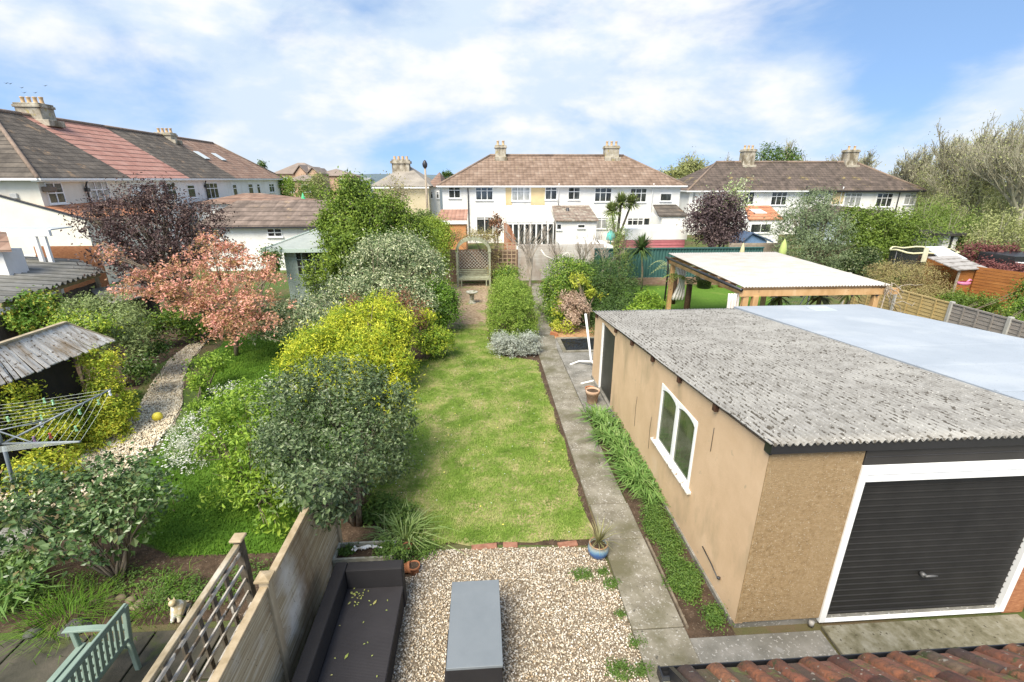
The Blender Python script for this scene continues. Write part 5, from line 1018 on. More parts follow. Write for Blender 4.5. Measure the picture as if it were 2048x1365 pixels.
t = thing('blue_shed', 'small pale blue shed with wavy dark roof edge', 'shed', (17, 33, 0)); a, b = Q(1488, 482, 33), Q(1534, 482, 33); k_ = Q(1503, 468, 33)
mb = MB(); mb.prism([(a.x, 33, 0), (b.x, 33, 0), (b.x, 33, a.z), (k_.x, 33, k_.z), (a.x, 33, a.z)], (0, 2, 0)); mb.build('wall', plain('blue_paint', (.16, .27, .45), .7), t)
mb = MB(); mb.beam((a.x - .2, 32.95, a.z - .05), (k_.x, 32.95, k_.z + .08), .25, .08); mb.beam((k_.x, 32.95, k_.z + .08), (b.x + .4, 32.95, a.z - .1), .25, .08)
mb.prism([(k_.x, 33, k_.z + .05), (b.x + .3, 33, a.z - .02), (b.x + .3, 35, a.z - .02), (k_.x, 35, k_.z + .05)], (0, 0, .06)); mb.prism([(a.x - .2, 33, a.z - .02), (k_.x, 33, k_.z + .05), (k_.x, 35, k_.z + .05), (a.x - .2, 35, a.z - .02)], (0, 0, .06)); mb.build('roof', plain('slate_blue', (.08, .12, .2), .7), t)
t = thing('dark_tiled_outbuilding', 'dark gabled outbuilding roof between shrubs below the right row', 'outbuilding', (28, 38, 0)); a, b, k_ = Q(1665, 438, 38), Q(1775, 440, 38), Q(1700, 421, 38)
mb = MB(); mb.prism([(a.x, 38, 0), (b.x - 2.4, 38, 0), (b.x - 2.4, 38, a.z), (k_.x, 38, k_.z), (a.x, 38, a.z)], (0, 4, 0)); mb.build('wall', plain('blue_grey_wall', (.5, .56, .6), .8), t)
mb = MB(); mb.prism([(a.x - .3, 37.8, a.z - .15), (k_.x, 37.8, k_.z + .1), (b.x - 2.2, 37.8, a.z - .15), (b.x - 2.2, 37.8, a.z), (k_.x, 37.8, k_.z + .28), (a.x - .3, 37.8, a.z)], (0, 4.4, 0)); mb.box(b.x - 2.2, b.x + .5, 38, 42, a.z - .7, a.z + .6); mb.build('roof', RT_DK, t)

# ---------------------------------------------------------------- summerhouse
MG = mk('pale_mint_paint', [(.3, (.38, .46, .41)), (.7, (.44, .52, .46))], scale=2, stretch=(1, 1, 8), rough=.7, bmp=.3)
SY = 20.0; a = Q(566, 500, SY); zs = Q(566, 497, SY).z; x0 = a.x; x1 = x0 + 2.7
t = thing('summerhouse', 'pale mint green summerhouse with grey green pyramid roof and paned double doors', 'summerhouse', (x0 + 1.3, SY, 0))
mb = MB(); mb.box(x0, x1, SY, SY + 2.6, 0, zs)
mb.build('wall', MG, t)
ap = Vector((x0 + 1.15, SY + 1.2, Q(590, 458, SY + 1.2).z)); ov = .42
c4 = [(x0 - ov - .25, SY - ov, zs), (x1 + ov, SY - ov, zs), (x1 + ov, SY + 2.6 + ov, zs), (x0 - ov - .25, SY + 2.6 + ov, zs)]
mb = MB(); mb.add(c4 + [tuple(ap)] + [(p[0], p[1], zs - .02) for p in c4], [(0, 1, 4), (1, 2, 4), (2, 3, 4), (3, 0, 4), (5, 8, 7, 6), (0, 5, 6, 1), (3, 8, 5, 0), (1, 6, 7, 2), (2, 7, 8, 3)]); mb.build('roof', mk('grey_green_shingle', [(.3, (.26, .29, .275)), (.7, (.33, .36, .34))], scale=3, stretch=(1, 1, 6), rough=.85, bmp=.4), t)
mb = MB(); mb.box(c4[0][0], c4[1][0], SY - ov - .03, SY - ov, zs - .12, zs + .03); mb.box(c4[0][0] - .03, c4[0][0], SY - ov, c4[2][1], zs - .12, zs + .03)
for q in c4[:2]: mb.beam(Vector(q) + Vector((0, 0, .03)), ap + Vector((0, 0, .03)), .07, .03)
mb.build('trim', MG, t)
mb = MB(); mb.lathe([(.05, 0), (.06, .08), (.02, .2), (0, .3)], ap, 8); mb.build('finial', MG, t)
for k, (pa, pb) in enumerate(((592, 608), (614, 640))):
    p0, p1 = Q(pa, 505, SY), Q(pb, 548, SY); xw1 = p0.x + (.42 if k == 0 else .50)
    W = MB(); W.box(p0.x - .03, xw1 + .03, SY - .02, SY - .001, p1.z - .04, p0.z + .04); w_ = W.build('window', MG, t)
    g = MB(); g.box(p0.x, xw1, SY - .03, SY - .021, p1.z, p0.z); g.build('pane', GLASS, w_); g = MB(); xm = (p0.x + xw1) / 2; g.box(xm - .015, xm + .015, SY - .045, SY - .031, p1.z, p0.z)
    for f in (.333, .666): zz = p1.z + (p0.z - p1.z) * f; g.box(p0.x, xw1, SY - .0449, SY - .0311, zz - .015, zz + .015)
    g.build('glazing_bar', MG, w_)

# ---------------------------------------------------------------- arbour seat, bird bath and back boundary
AW = mk('lichened_arbour_wood', [(.3, (.22, .22, .15)), (.6, (.36, .37, .26)), (.8, (.46, .46, .36))], scale=5, rough=.9, bmp=.5)
AY = 23.6; ax0, ax1 = Q(916, 570, AY).x, Q(980, 570, AY).x; am = (ax0 + ax1) / 2; zsq = Q(950, 505, AY).z; zt = Q(950, 481, AY).z; r_ = (ax1 - ax0) / 2
t = thing('arbour_seat', 'arched wooden arbour seat with lattice back at the end of the garden', 'arbour', (am, AY, 0))
for y in (AY, AY + .7):
    mb = MB()
    for x in (ax0, ax1): mb.box(x - .05, x + .05, y - .04, y + .04, 0, zsq); mb.box(x - .085, x + .085, y - .06, y + .06, zsq, zsq + .06)
    mb.build('post', AW, t)
    mb = MB(); pts = [(am + r_ * math.cos(k * math.pi / 16), y, zsq + .06 + (zt - zsq) * math.sin(k * math.pi / 16)) for k in range(17)]
    for p, q in zip(pts[:-1], pts[1:]): mb.beam(p, q, .07, .13, (0, 0, 1))
    mb.build('arch', AW, t)
mb = MB()
for k in range(1, 16): x = am + r_ * math.cos(k * math.pi / 16); z = zsq + .10 + (zt - zsq) * math.sin(k * math.pi / 16); mb.beam((x, AY, z), (x, AY + .7, z), .05, .02)
mb.build('roof_slat', AW, t)
mb = MB(); zb, zc = .85, zsq - .02; yb = AY + .68; n = 9; w = ax1 - ax0 - .1
for s in (1, -1):
    for k in range(-7, n + 1):
        xa = ax0 + .05 + k * w / n; H_ = zc - zb; 
        A_ = (xa, zb); B_ = (xa + H_, zc)
        lo, hi = ax0 + .05, ax1 - .05
        t0 = max(0, (lo - xa) / H_); t1 = min(1, (hi - xa) / H_)
        if t1 - t0 < .05: continue
        pa = (xa + H_ * t0, zb + H_ * t0); pb = (xa + H_ * t1, zb + H_ * t1)
        if s < 0: pa = (lo + hi - pa[0], pa[1]); pb = (lo + hi - pb[0], pb[1])
        mb.beam((pa[0], yb + .012 * s, pa[1]), (pb[0], yb + .012 * s, pb[1]), .012, .028, (0, 1, 0))
mb.build('lattice', mk('pale_lattice', [(.3, (.55, .53, .45)), (.7, (.70, .68, .6))], scale=5), t)
mb = MB()
for k in range(4): mb.box(ax0 + .05, ax1 - .05, yb - .03, yb, .46 + k * .095, .52 + k * .095)
mb.build('backrest', AW, t)
mb = MB()
for k in range(5): mb.box(ax0 - .02, ax1 + .02, AY + .06 + k * .12, AY + .15 + k * .12, .42, .45)
mb.build('seat', AW, t); mb = MB(); mb.box(ax0, ax1, AY + .0, AY + .05, .34, .45)
for x in (ax0 + .18, ax1 - .18): mb.box(x - .03, x + .03, AY - .02, AY + .04, 0, .40)
mb.build('seat_frame', AW, t)
mb = MB()
for x in (ax0, ax1): mb.box(x - .03, x + .03, AY, AY + .7, .66, .70)
mb.build('armrest', AW, t)
bb = Vector((-.46, 20.2, 0)); t = thing('bird_bath', 'small grey stone bird bath standing on the worn ground before the arbour', 'bird bath', bb)
mb = MB(); mb.lathe([(0, 0), (.17, 0), (.17, .05), (.12, .09), (.09, .2), (.10, .38), (.13, .44)], bb, 16); mb.build('pedestal', STONE, t); mb = MB(); mb.lathe([(0, .44), (.13, .44), (.26, .50), (.27, .54), (.23, .53), (0, .48)], bb, 18); mb.build('bowl', STONE, t)
BY = 24.9
BRK = mk('brown_garden_wall', [(.3, (.20, .13, .085)), (.6, (.31, .21, .15)), (.8, (.40, .31, .24))], scale=4, stretch=(1, 1, 4), rough=.95, bmp=.5)
WASH = mk('whitewashed_block', [(.3, (.44, .41, .37)), (.6, (.60, .57, .53)), (.8, (.70, .67, .63))], scale=2.5, stretch=(.6, 1, 7), rough=.95, bmp=.5, dirt=(1.1, .5, .7, (.40, .32, .26)))
def bwall(name, label, cat, pa, pb, ptop, y, m, th=.12):
    a, b = Q(pa, 540, y), Q(pb, 540, y); z = Q((pa + pb) / 2, ptop, y).z; mb = MB(); mb.box(a.x, b.x, y, y + th, 0, z)
    nb = int(z / .09)
    for k in range(nb): mb.box(a.x, b.x, y - .006, y - .0005, k * .09 + .012, k * .09 + .082)
    return tag(mb.build(name, m), label, cat)
bwall('garden_wall', 'brown brick boundary wall left of and behind the arbour', 'wall', 862, 996, 500, BY, BRK)
bwall('block_wall', 'whitewashed block wall right of the brown trellis', 'wall', 1036, 1205, 489, BY + .1, WASH)
t = thing('trellis', 'pale brown square trellis on the wall between arbour and whitewashed wall', 'trellis', (1.3, BY - .2, 0)); a, b = Q(997, 530, BY - .2), Q(1032, 530, BY - .2); z0, z1 = Q(1010, 540, BY - .2).z, Q(1010, 487, BY - .2).z
TRM = plain('tan_trellis', (.42, .31, .20), .9)
for k in range(5): x = a.x + (b.x - a.x) * k / 4; mb = MB(); mb.box(x - .02, x + .02, BY - .2, BY - .18, 0, z1); mb.build('upright', TRM, t)
for k in range(8): z = z0 + (z1 - z0) * k / 7; mb = MB(); mb.box(a.x - .03, b.x + .03, BY - .179, BY - .16, z - .02, z + .02); mb.build('slat', TRM, t)
bwall('brown_fence', 'brown board wall behind the pale trellis', 'wall', 996, 1036, 500, BY + .15, BRK)
t = thing('stepped_fence', 'orange brown vertical board fence with curved top beside the conservatory', 'fence', (1.9, 28, 0))
for k in range(9):
    p0, p1 = Q(1008 + k * 2.6, 460, 28), Q(1010.2 + k * 2.6, 460, 28); zt_ = Q(1010, 446 + k * k * .45, 28).z; mb = MB(); mb.box(p0.x, p1.x, 28, 28.03, 0, zt_); mb.build('board', mk('orange_board', [(.3, (.30, .12, .06)), (.7, (.42, .19, .10))], scale=4), t)
# white gazebo roof and teal parasol
t = thing('garden_gazebo', 'white canvas gazebo top seen beyond the whitewashed wall', 'gazebo', (5, 28, 0)); a, b, k_ = Q(1128, 494, 27.5), Q(1228, 494, 27.5), Q(1180, 476, 28.8)
mb = MB(); x0, x1 = a.x, b.x; mb.add([(x0, 27.5, a.z), (x1, 27.5, a.z), (x1, 30.2, a.z), (x0, 30.2, a.z), (k_.x, 28.8, k_.z)], [(0, 1, 4), (1, 2, 4), (2, 3, 4), (3, 0, 4)]); mb.box(x0, x1, 27.49, 27.5, a.z - .2, a.z); mb.box(x0, x0 + .01, 27.5, 30.2, a.z - .2, a.z); mb.build('canopy', WHITE, t)
for x in (x0 + .03, x1 - .03):
    for y in (27.53, 30.17): mb = MB(); mb.box(x - .025, x + .025, y - .025, y + .025, 0, a.z); mb.build('leg', UPVC, t)
mb = MB(); q = Q(1222, 470, 29.5); mb.lathe([(.02, q.z + .3), (.25, q.z + .1), (.3, q.z - .3), (.2, q.z - .35)], (q.x, 29.5, 0), 10); mb.tube([(q.x, 29.5, 0), (q.x, 29.5, q.z)], .03, 6); tag(mb.build('parasol', plain('teal_canvas', (.10, .42, .38), .8)), 'small turquoise parasol beside the palm trunk', 'parasol')
# corrugated green fence
GY = 23.7; a, b = Q(1188, 520, GY), Q(1352, 520, GY); zt = Q(1270, 497, GY).z; z0 = Q(1270, 556, GY).z
GRN = mk('dark_teal_sheet', [(.3, (.03, .085, .08)), (.6, (.05, .125, .115)), (.8, (.13, .19, .175))], scale=2, stretch=(6, 1, .5), rough=.6, bmp=.2)
t = thing('corrugated_fence', 'dark teal green corrugated metal fence on a low brown wall', 'fence', (8, GY, 0)); xs_ = np.linspace(a.x, b.x + 4.6, 240); mb = MB(); vs = []
for x in xs_: y = GY + .035 * math.sin(x * 2 * math.pi / .16); vs += [(x, y, z0), (x, y, zt), (x, y + .01, z0), (x, y + .01, zt)]
mb.add(vs, sum([[(4 * k, 4 * k + 4, 4 * k + 5, 4 * k + 1), (4 * k + 2, 4 * k + 3, 4 * k + 7, 4 * k + 6)] for k in range(239)], []), True); mb.build('sheet', GRN, t)
mb = MB(); mb.box(a.x, b.x + 4.6, GY - .1, GY + .15, 0, z0); mb.build('low_wall', BRK, t); mb = MB(); mb.box(a.x, b.x + 4.6, GY - .06, GY + .06, zt - .05, zt + .01); mb.build('top_rail', GRN, t)
bwall('panel_fence', 'weathered grey brown panel fence right of the teal metal one', 'fence', 1452, 1560, 487, 28.0, plain('grey_panel', (.33, .27, .21), .9, var=.25))
# right side fence panels, concrete posts
YELW = mk('new_overlap_board', [(.3, (.33, .24, .10)), (.6, (.46, .35, .16)), (.8, (.54, .43, .23))], scale=3, stretch=(1, .4, 8), rough=.85, bmp=.6, spots=(6, .66, .72, (.22, .13, .05)))
GREYW = mk('grey_overlap_board', [(.3, (.19, .165, .145)), (.6, (.28, .255, .23)), (.8, (.35, .33, .30))], scale=3, stretch=(1, .4, 8), rough=.9, bmp=.6)
CPOST = mk('concrete_post', [(.3, (.30, .29, .26)), (.7, (.42, .41, .38))], scale=6, rough=.95, bmp=.4)
pts = [P(1700, 548, Z=1.75), P(1796, 579, Z=1.75), P(1905, 607, Z=1.75), P(2022, 638, Z=1.75), P(2140, 668, Z=1.75)]
labs = ['golden overlap fence panel nearest the pergola post', 'golden overlap fence panel between two concrete posts, joining the grey one', 'grey weathered overlap fence panel behind the pale blue roof', 'grey overlap fence panel at the right edge']
for k in range(4):
    a, b = pts[k], pts[k + 1]; d = (b - a); L_ = Vector((d.x, d.y, 0)).length; an = math.atan2(d.y, d.x); mat_ = YELW if k < 2 else GREYW
    t = thing('overlap_fence', labs[k], 'fence', (a.x, a.y, 0), 'right hand garden fence', rotz=an); mb = MB(); nb = 15; sgn = -1
    zt = 1.72
    for i in range(nb): h = (zt - .1) / nb; z = .1 + i * h; mb.prism([(.05, -.022, z), (.05, 0, z), (.05, 0, z + h * 1.1), (.05, -.008, z + h * 1.1)], (L_ - .1, 0, 0))
    mb.build('boards', mat_, t); mb = MB(); mb.box(.05, L_ - .05, -.035, .02, zt, zt + .04); mb.build('capping_rail', mat_, t)
    for f in (.25, .5, .75): mb = MB(); mb.box(L_ * f - .02, L_ * f + .02, -.042, -.022, .1, zt); mb.build('batten', mat_, t)
    tp = thing('concrete_post', ['concrete fence post beside the pergola', 'concrete fence post in the middle of the golden panels', 'concrete fence post where golden and grey fence panels meet', 'concrete fence post between the grey panels'][k], 'fence post', (a.x, a.y, 0), 'right fence concrete posts', rotz=an); mb = MB(); mb.box(-.05, .05, -.06, .05, 0, 1.80); mb.build('post', CPOST, tp, bevel=.01)

# ---------------------------------------------------------------- pergola
PW = mk('honey_timber', [(.3, (.42, .24, .10)), (.6, (.56, .35, .17)), (.8, (.64, .45, .26))], scale=4, stretch=(1, 1, .4), rough=.7, bmp=.3, spots=(8, .66, .72, (.22, .11, .05)))
PD = mk('dark_stained_timber', [(.3, (.06, .03, .015)), (.7, (.12, .06, .03))], scale=4, rough=.6)
A_, B_, C_, D_ = P(1500, 580, Z=2.30), P(1755, 570, Z=2.30), P(1530, 510, Z=2.38), P(1338, 513, Z=2.38)
px0, px1, py0, py1 = A_.x - .05, B_.x - .1, (A_.y + B_.y) / 2, (C_.y + D_.y) / 2
t = thing('pergola', 'honey timber pergola with clear corrugated plastic roof and pale curtains', 'pergola', (px0, py0, 0))
CLR = None
m, nt, N, L, b = nodes('milky_corrugated_plastic'); b.inputs['Base Color'].default_value = (.66, .63, .58, 1); b.inputs['Roughness'].default_value = .45
n = noise(N, L, coords(N, L, (1, 2, 1)), 2.0, 4, .6); L.new(mixc(N, L, step(N, L, n, .4, .75), (.56, .54, .51), (.45, .41, .35)), b.inputs['Base Color'])
tr_ = N.new('ShaderNodeBsdfTranslucent'); tr_.inputs[0].default_value = (.7, .66, .6, 1); ms = N.new('ShaderNodeMixShader'); ms.inputs[0].default_value = .25; L.new(b.outputs[0], ms.inputs[1]); L.new(tr_.outputs[0], ms.inputs[2]); L.new(ms.outputs[0], N['Material Output'].inputs[0])
xs_ = np.linspace(px0 - .12, px1 + .25, 300); mb = MB(); vs = []
for x in xs_:
    h = .018 * math.sin(x * 2 * math.pi / .09)
    for y in (py0 - .15, py1 + .1): z = 2.36 + .02 * (y - py0) + h; vs += [(x, y, z), (x, y, z + .006)]
mb.add(vs, sum([[(4 * k + 1, 4 * k + 5, 4 * k + 7, 4 * k + 3), (4 * k, 4 * k + 2, 4 * k + 6, 4 * k + 4), (4 * k, 4 * k + 4, 4 * k + 5, 4 * k + 1)] for k in range(299)], []), True); mb.build('roof_sheet', m, t)
for k in range(9): y = py0 + (py1 - py0) * k / 8; mb = MB(); mb.beam((px0 - .1, y, 2.28), (px1 + .2, y, 2.28), .05, .09); mb.build('rafter', PW, t)
for y in (py0 - .06, py1): mb = MB(); mb.beam((px0 - .15, y, 2.17), (px1 + .55, y, 2.17), .06, .18); mb.build('beam', PW, t)
for x, m_ in ((px0, PW), (px1, PW)): mb = MB(); mb.beam((x, py0 - .1, 2.15), (x, py1 + .1, 2.15), .07, .14); mb.build('side_beam', m_, t)
for x, y, m_ in ((px0 + .06, py0, PW), (px0 + .32, py0 - .05, PW), (px0 + .06, py1 - .1, PW), (px1 - .05, py0, PW), (px1 - .05, py1 - .1, PW)): mb = MB(); mb.box(x - .075, x + .075, y - .075, y + .075, 0, 2.1); mb.build('post', m_, t, bevel=.008)
mb = MB(); mb.tube([(px0 - .16, py0 - .15, 2.28), (px0 - .16, py1 + .1, 2.31)], .05, 8); mb.tube([(px0 - .14, py1, 2.28), (px0 - .10, py1 - .05, 1.9), (px0 - .1, py1 - .05, 0)], .035, 8); mb.build('gutter', BLACK, t)
mb = MB()
for k in range(5): mb.lathe([(0, 0), (.04, .02), (.03, .05)], (px0 + .9 + k * .75, py0 - .1, 2.03), 8)
mb.build('lamp', BLACK, t)
CUR = plain('pale_curtain', (.72, .68, .64), .9)
for lab, cx_, cy_, w_, zt_, zb_, hang in (('tied pale curtain hanging at the far left pergola post', px0 + .28, py1 - .3, .5, 2.1, .7, .12), ('white curtain hanging beside the near left pergola post', px0 - .20, py0 + .12, .34, 2.12, .4, .02)):
    mb = MB(); vs = []; nn = 26
    for j in range(9):
        f = j / 8; z = zt_ + (zb_ - zt_) * f; ww = w_ * (1 - .55 * math.sin(math.pi * min(1, f * 1.1)) ** 2 * (hang > .05)); 
        for k in range(nn): u = k / (nn - 1); vs.append((cx_ + (u - .5) * ww + hang * math.sin(f * 3), cy_ + .04 * math.sin(u * 26) - .0 * f, z))
    mb.add(vs, [(j * nn + k, j * nn + k + 1, (j + 1) * nn + k + 1, (j + 1) * nn + k) for j in range(8) for k in range(nn - 1)], True); tag(mb.build('curtain', CUR, None, solid=.008), lab, 'curtain', 'pergola curtains')
VINE = MB(); rr = random.Random(3)
for k in range(9):
    p = Vector((px1 + .1, py0 - .15, 2.35)); pts_ = [p]
    for j in range(7): p = p + Vector((rr.uniform(-.16, .3), rr.uniform(-.15, .15), rr.uniform(-.3, .12))); pts_.append(p)
    VINE.tube(pts_, [.010] * 7 + [.004], 5)
VINE.tube([(px1 + .15, py0 - .1, 0), (px1 + .1, py0 - .12, 1.2), (px1 + .1, py0 - .15, 2.35)], .018, 6)
tag(VINE.build('bare_climber', PALEBARK), 'bare twiggy climber draped over the right end of the pergola', 'climber')

# ---------------------------------------------------------------- bits behind the garage
t = thing('garden_pond', 'small rectangular pond with crumpled black liner beside the path', 'pond', (3.1, 14.2, 0)); x0, x1, y0, y1 = 2.62, 3.95, 13.85, 15.0
mb = MB(); mb.box(x0 - .12, x1 + .1, y0 - .12, y0, 0, .06); mb.box(x0 - .12, x1 + .1, y1, y1 + .14, 0, .06); mb.box(x0 - .12, x0, y0, y1, 0, .06); mb.box(x1, x1 + .1, y0, y1, 0, .06); mb.build('stone_edging', CONC, t)
mb = MB(); nn = 22; vs = []
for j in range(nn):
    for k in range(nn): e = min(j, k, nn - 1 - j, nn - 1 - k); vs.append((x0 + (x1 - x0) * k / (nn - 1), y0 + (y1 - y0) * j / (nn - 1), (.05 if e == 0 else .025 + rng.uniform(-.015, .02))))
mb.add(vs, [(j * nn + k, j * nn + k + 1, (j + 1) * nn + k + 1, (j + 1) * nn + k) for j in range(nn - 1) for k in range(nn - 1)], False)
m, nt, N, L, b = nodes('black_pond_liner'); b.inputs['Base Color'].default_value = (.012, .013, .013, 1); b.inputs['Roughness'].default_value = .18; bump(N, L, b, noise(N, L, coords(N, L), 9, 5, .6, 1), .8, .03); mb.build('liner', m, t)
ORD = mk('orange_bark', [(.3, (.28, .15, .07)), (.6, (.46, .27, .14)), (.8, (.52, .38, .24))], scale=10, rough=1, bmp=.7)
sheet('bare_earth_patch', arc([(2.5, 15.1), (4.6, 15.1), (4.6, 16.3), (2.5, 16.3)], .08), .016, ORD)
mb = MB(); q = P(1106, 670, Z=.05); mb.prism([(q.x - .12, q.y, .02), (q.x + .16, q.y - .1, .02), (q.x + .14, q.y - .12, .12), (q.x - .1, q.y - .02, .16)], (.03, .12, 0)); tag(mb.build('terracotta_shard', TERRA), 'orange broken terracotta piece on the earth behind the pond', 'shard')
t = thing('rotary_stand', 'white leaning pole with splayed foot tubes on the stained concrete', 'pole', (3, 12.4, 0)); WP = plain('white_tube', (.80, .80, .79), .4)
top = P(1171, 628, Y=12.7); kn = P(1182, 722, Z=.22); ft = P(1215, 765, Z=.04)
mb = MB(); mb.tube([top, kn + Vector((0, 0, .02)), ft], [.032, .034, .03], 10); mb.build('pole', WP, t)
mb = MB(); mb.tube([P(1140, 730, Z=.03), P(1158, 723, Z=.10), kn + Vector((.06, -.02, -.02))], .028, 8); mb.build('foot', WP, t); mb = MB(); mb.tube([P(1162, 768, Z=.03), P(1190, 761, Z=.06), P(1215, 762, Z=.08)], .026, 8); mb.build('foot', WP, t)
pot('ribbed pale terracotta pot standing by the garage side door', (2.62, 10.2, .04), .17, .34, TERRAP)
pot('small dark red pot behind the pale ribbed one', (2.66, 10.62, .04), .13, .2, TERRA)
rock('stone', 'grey slab leaning behind the pale ribbed pot', (2.78, 10.95, .03), .16, CONC2, .5, seed=9)
# bed plants
STR = leafmat('broad_strap_leaf', [(.06, .14, .025), (.12, .23, .05), (.20, .33, .09), (.28, .36, .13)], trans=.35, nsc=3, rough=.4)
def clump(label, x, y, n, L_, w, m=STR, lean=.9, s=.14, name='strap_leaf_plant', z=.03, group='leafy clumps along the garage wall', cat='plant'):
    t = thing(name, label, cat, (x, y, z), group); p = np.array([x, y, z]) + rng.normal(size=(n, 3)) * [s, s, 0]
    a = np.arctan2(p[:, 1] - y, p[:, 0] - x) + rng.normal(0, .5, n); strapmesh('leaves', strap(p, L_, w, lean, dirs=a, curl=.9), m, t); return t
cl = [(2.50, 9.32, 'nearest the side door, spilling on the path'), (2.62, 8.95, 'second from the side door'), (2.52, 8.45, 'spreading on the path below the door clumps'), (2.68, 8.1, 'in the middle of the strap leaved row'), (2.60, 7.65, 'arching over the path edge beside the wall'), (2.66, 7.2, 'left of the window sill'), (2.72, 6.75, 'under the window, small and narrow'), (2.64, 7.0, 'below the window, widest over the path')]
for i, (x, y, l_) in enumerate(cl): clump('bright green strap leaved clump ' + l_, x + .06, y, 130, .31, .034, s=.12)
clump('spiky narrow leaved tuft in the bed under the window', 2.74, 6.35, 90, .26, .014, s=.06, name='tuft')
wl = [(2.70, 6.0, .17, 'round leafy weed beside the path corner under the window'), (2.62, 5.72, .16, 'bushy green weed next to the path joint'), (2.72, 5.42, .13, 'low weed patch in the middle of the bed'), (2.60, 5.1, .12, 'small weed at the edging board'), (2.74, 4.85, .13, 'weed patch against the garage plinth'), (2.62, 4.62, .12, 'weeds creeping toward the bare soil'), (2.78, 4.2, .09, 'little weeds at the garage corner'), (2.52, 4.75, .10, 'weed tuft hugging the path edge')]
for i, (x, y, r_, l_) in enumerate(wl): weeds('weed_patch', l_, 'weeds', [(x, y, .07, r_ * 1.3, r_ * 1.5, .13)], int(1700 * r_ / .14), .032, group='weeds along the garage wall')
for i, (px_, py_, r_, l_) in enumerate([(1165, 1152, .16, 'weed patch in the gravel below the blue pot'), (1222, 1170, .13, 'weed patch at the gravel edge by the path'), (1205, 1148, .09, 'thin weeds between the two gravel weed patches'), (1240, 1232, .06, 'yellowish weeds at the path joint'), (1275, 1290, .10, 'weed strip along the path near the gutter'), (1240, 1345, .17, 'largest gravel weed patch at the bottom edge'), (1290, 1345, .12, 'bottom weed patch beside the path')]):
    q = P(px_, py_, Z=0); weeds('weed_patch', l_, 'weeds', [(q.x, q.y, .02, r_, r_ * .7, .05)], int(700 * r_ / .12), .022, group='weeds in the gravel', clump=.05)
# border plants near the trough
clump('pale green sprawling strap leaved plant spilling onto the lawn corner', -1.25, 5.85, 150, .34, .02, leafmat('pale_strap', [(.16, .26, .06), (.28, .38, .12), (.4, .46, .2)], trans=.35), .95, .16, group='plants in the corner bed')
weeds('ground_cover_plant', 'low dark green weeds behind the stone trough', 'plant', [(-1.7, 5.5, .05, .4, .22, .12), (-1.3, 5.4, .05, .25, .15, .1), (-.95, 5.6, .04, .25, .18, .1)], 2600, .035)
weeds('geranium_plant', 'fresh green leafy plant left of the lawn under the holly', 'plant', [(-1.75, 6.45, .12, .3, .35, .2), (-1.35, 6.25, .1, .25, .3, .16)], 2600, .05)
clump('daisy leaved green tuft left of the rose bed', -6.2, 5.1, 120, .4, .03, STR, .8, .15, group='tufts in the left border')
clump('fine grassy tuft on the slab edge beside the dark rock', -5.25, 4.75, 420, .26, .008, LUSHM, .9, .22, name='grass_tuft', group='tufts in the left border', z=0)
clump('sparse grassy tuft behind the brown rock', -4.25, 4.85, 240, .2, .008, LUSHM, .8, .2, name='grass_tuft', group='tufts in the left border', z=0)
weeds('ground_cover_plant', 'patchy low weeds on the soil under the rose bush', 'plant', [(-5.6, 5.2, .03, .5, .3, .10), (-4.7, 5.3, .03, .5, .25, .08), (-3.3, 5.35, .03, .4, .2, .07)], 3000, .03)
weeds('ground_cover_plant', 'low green weeds around the cat ornament', 'plant', [(-4.1, 5.05, .06, .35, .3, .10), (-3.6, 5.0, .05, .3, .25, .09)], 2200, .03)
DAIS = leafmat('daisy_white', [(.8, .8, .76), (.86, .86, .82)], trans=.2)
def daisies(name, label, poly, n, z, s, m): 
    p = scatter(poly, n); p[:, 2] = z + rng.random(len(p)) * z * .5; a = rng.random(len(p)) * 6; t_ = np.stack([np.cos(a), np.sin(a), 0 * a], 1) * s; b_ = np.stack([-np.sin(a), np.cos(a), 0 * a], 1) * s
    tag(leafmesh(name, np.stack([p - t_, p + b_, p + t_, p - b_], 1).reshape(-1, 3), m, None), label, 'flowers', kind='stuff')
daisies('daisies', 'small white daisies on the left garden lawn', [(-6.9, 8.4), (-5.6, 7.6), (-5.4, 9.5), (-6.6, 10)], 240, .08, .022, DAIS)
daisies('lawn_daisies', 'scattered tiny pale flowers and petals on the middle lawn', own_lawn, 90, .05, .010, DAIS)
YFL = leafmat('yellow_flower', [(.75, .65, .08), (.8, .75, .2)], trans=.1)
daisies('dandelions', 'scattered yellow dandelions on the middle lawn', own_lawn, 22, .06, .017, YFL)

# ---------------------------------------------------------------- trees and shrubs
def bl(px_, py_, y, rpx, rpz, ry=None):
    c = P(px_, py_, Y=y); k = FW.dot(c - EYE) / FPX; rx = rpx * k; return (c.x, c.y, c.z, rx, ry or rx * .9, rpz * k)
def pl(label, name, cat, base, blobs, n, size, m, **kw):
    b = Vector(base) if len(base) == 3 else Vector((base[0], base[1], 0)); return shrub(name, label, cat, b, blobs, n, size, m, **kw)
def base_of(blobs): return (sum(b[0] for b in blobs) / len(blobs), sum(b[1] for b in blobs) / len(blobs), 0)

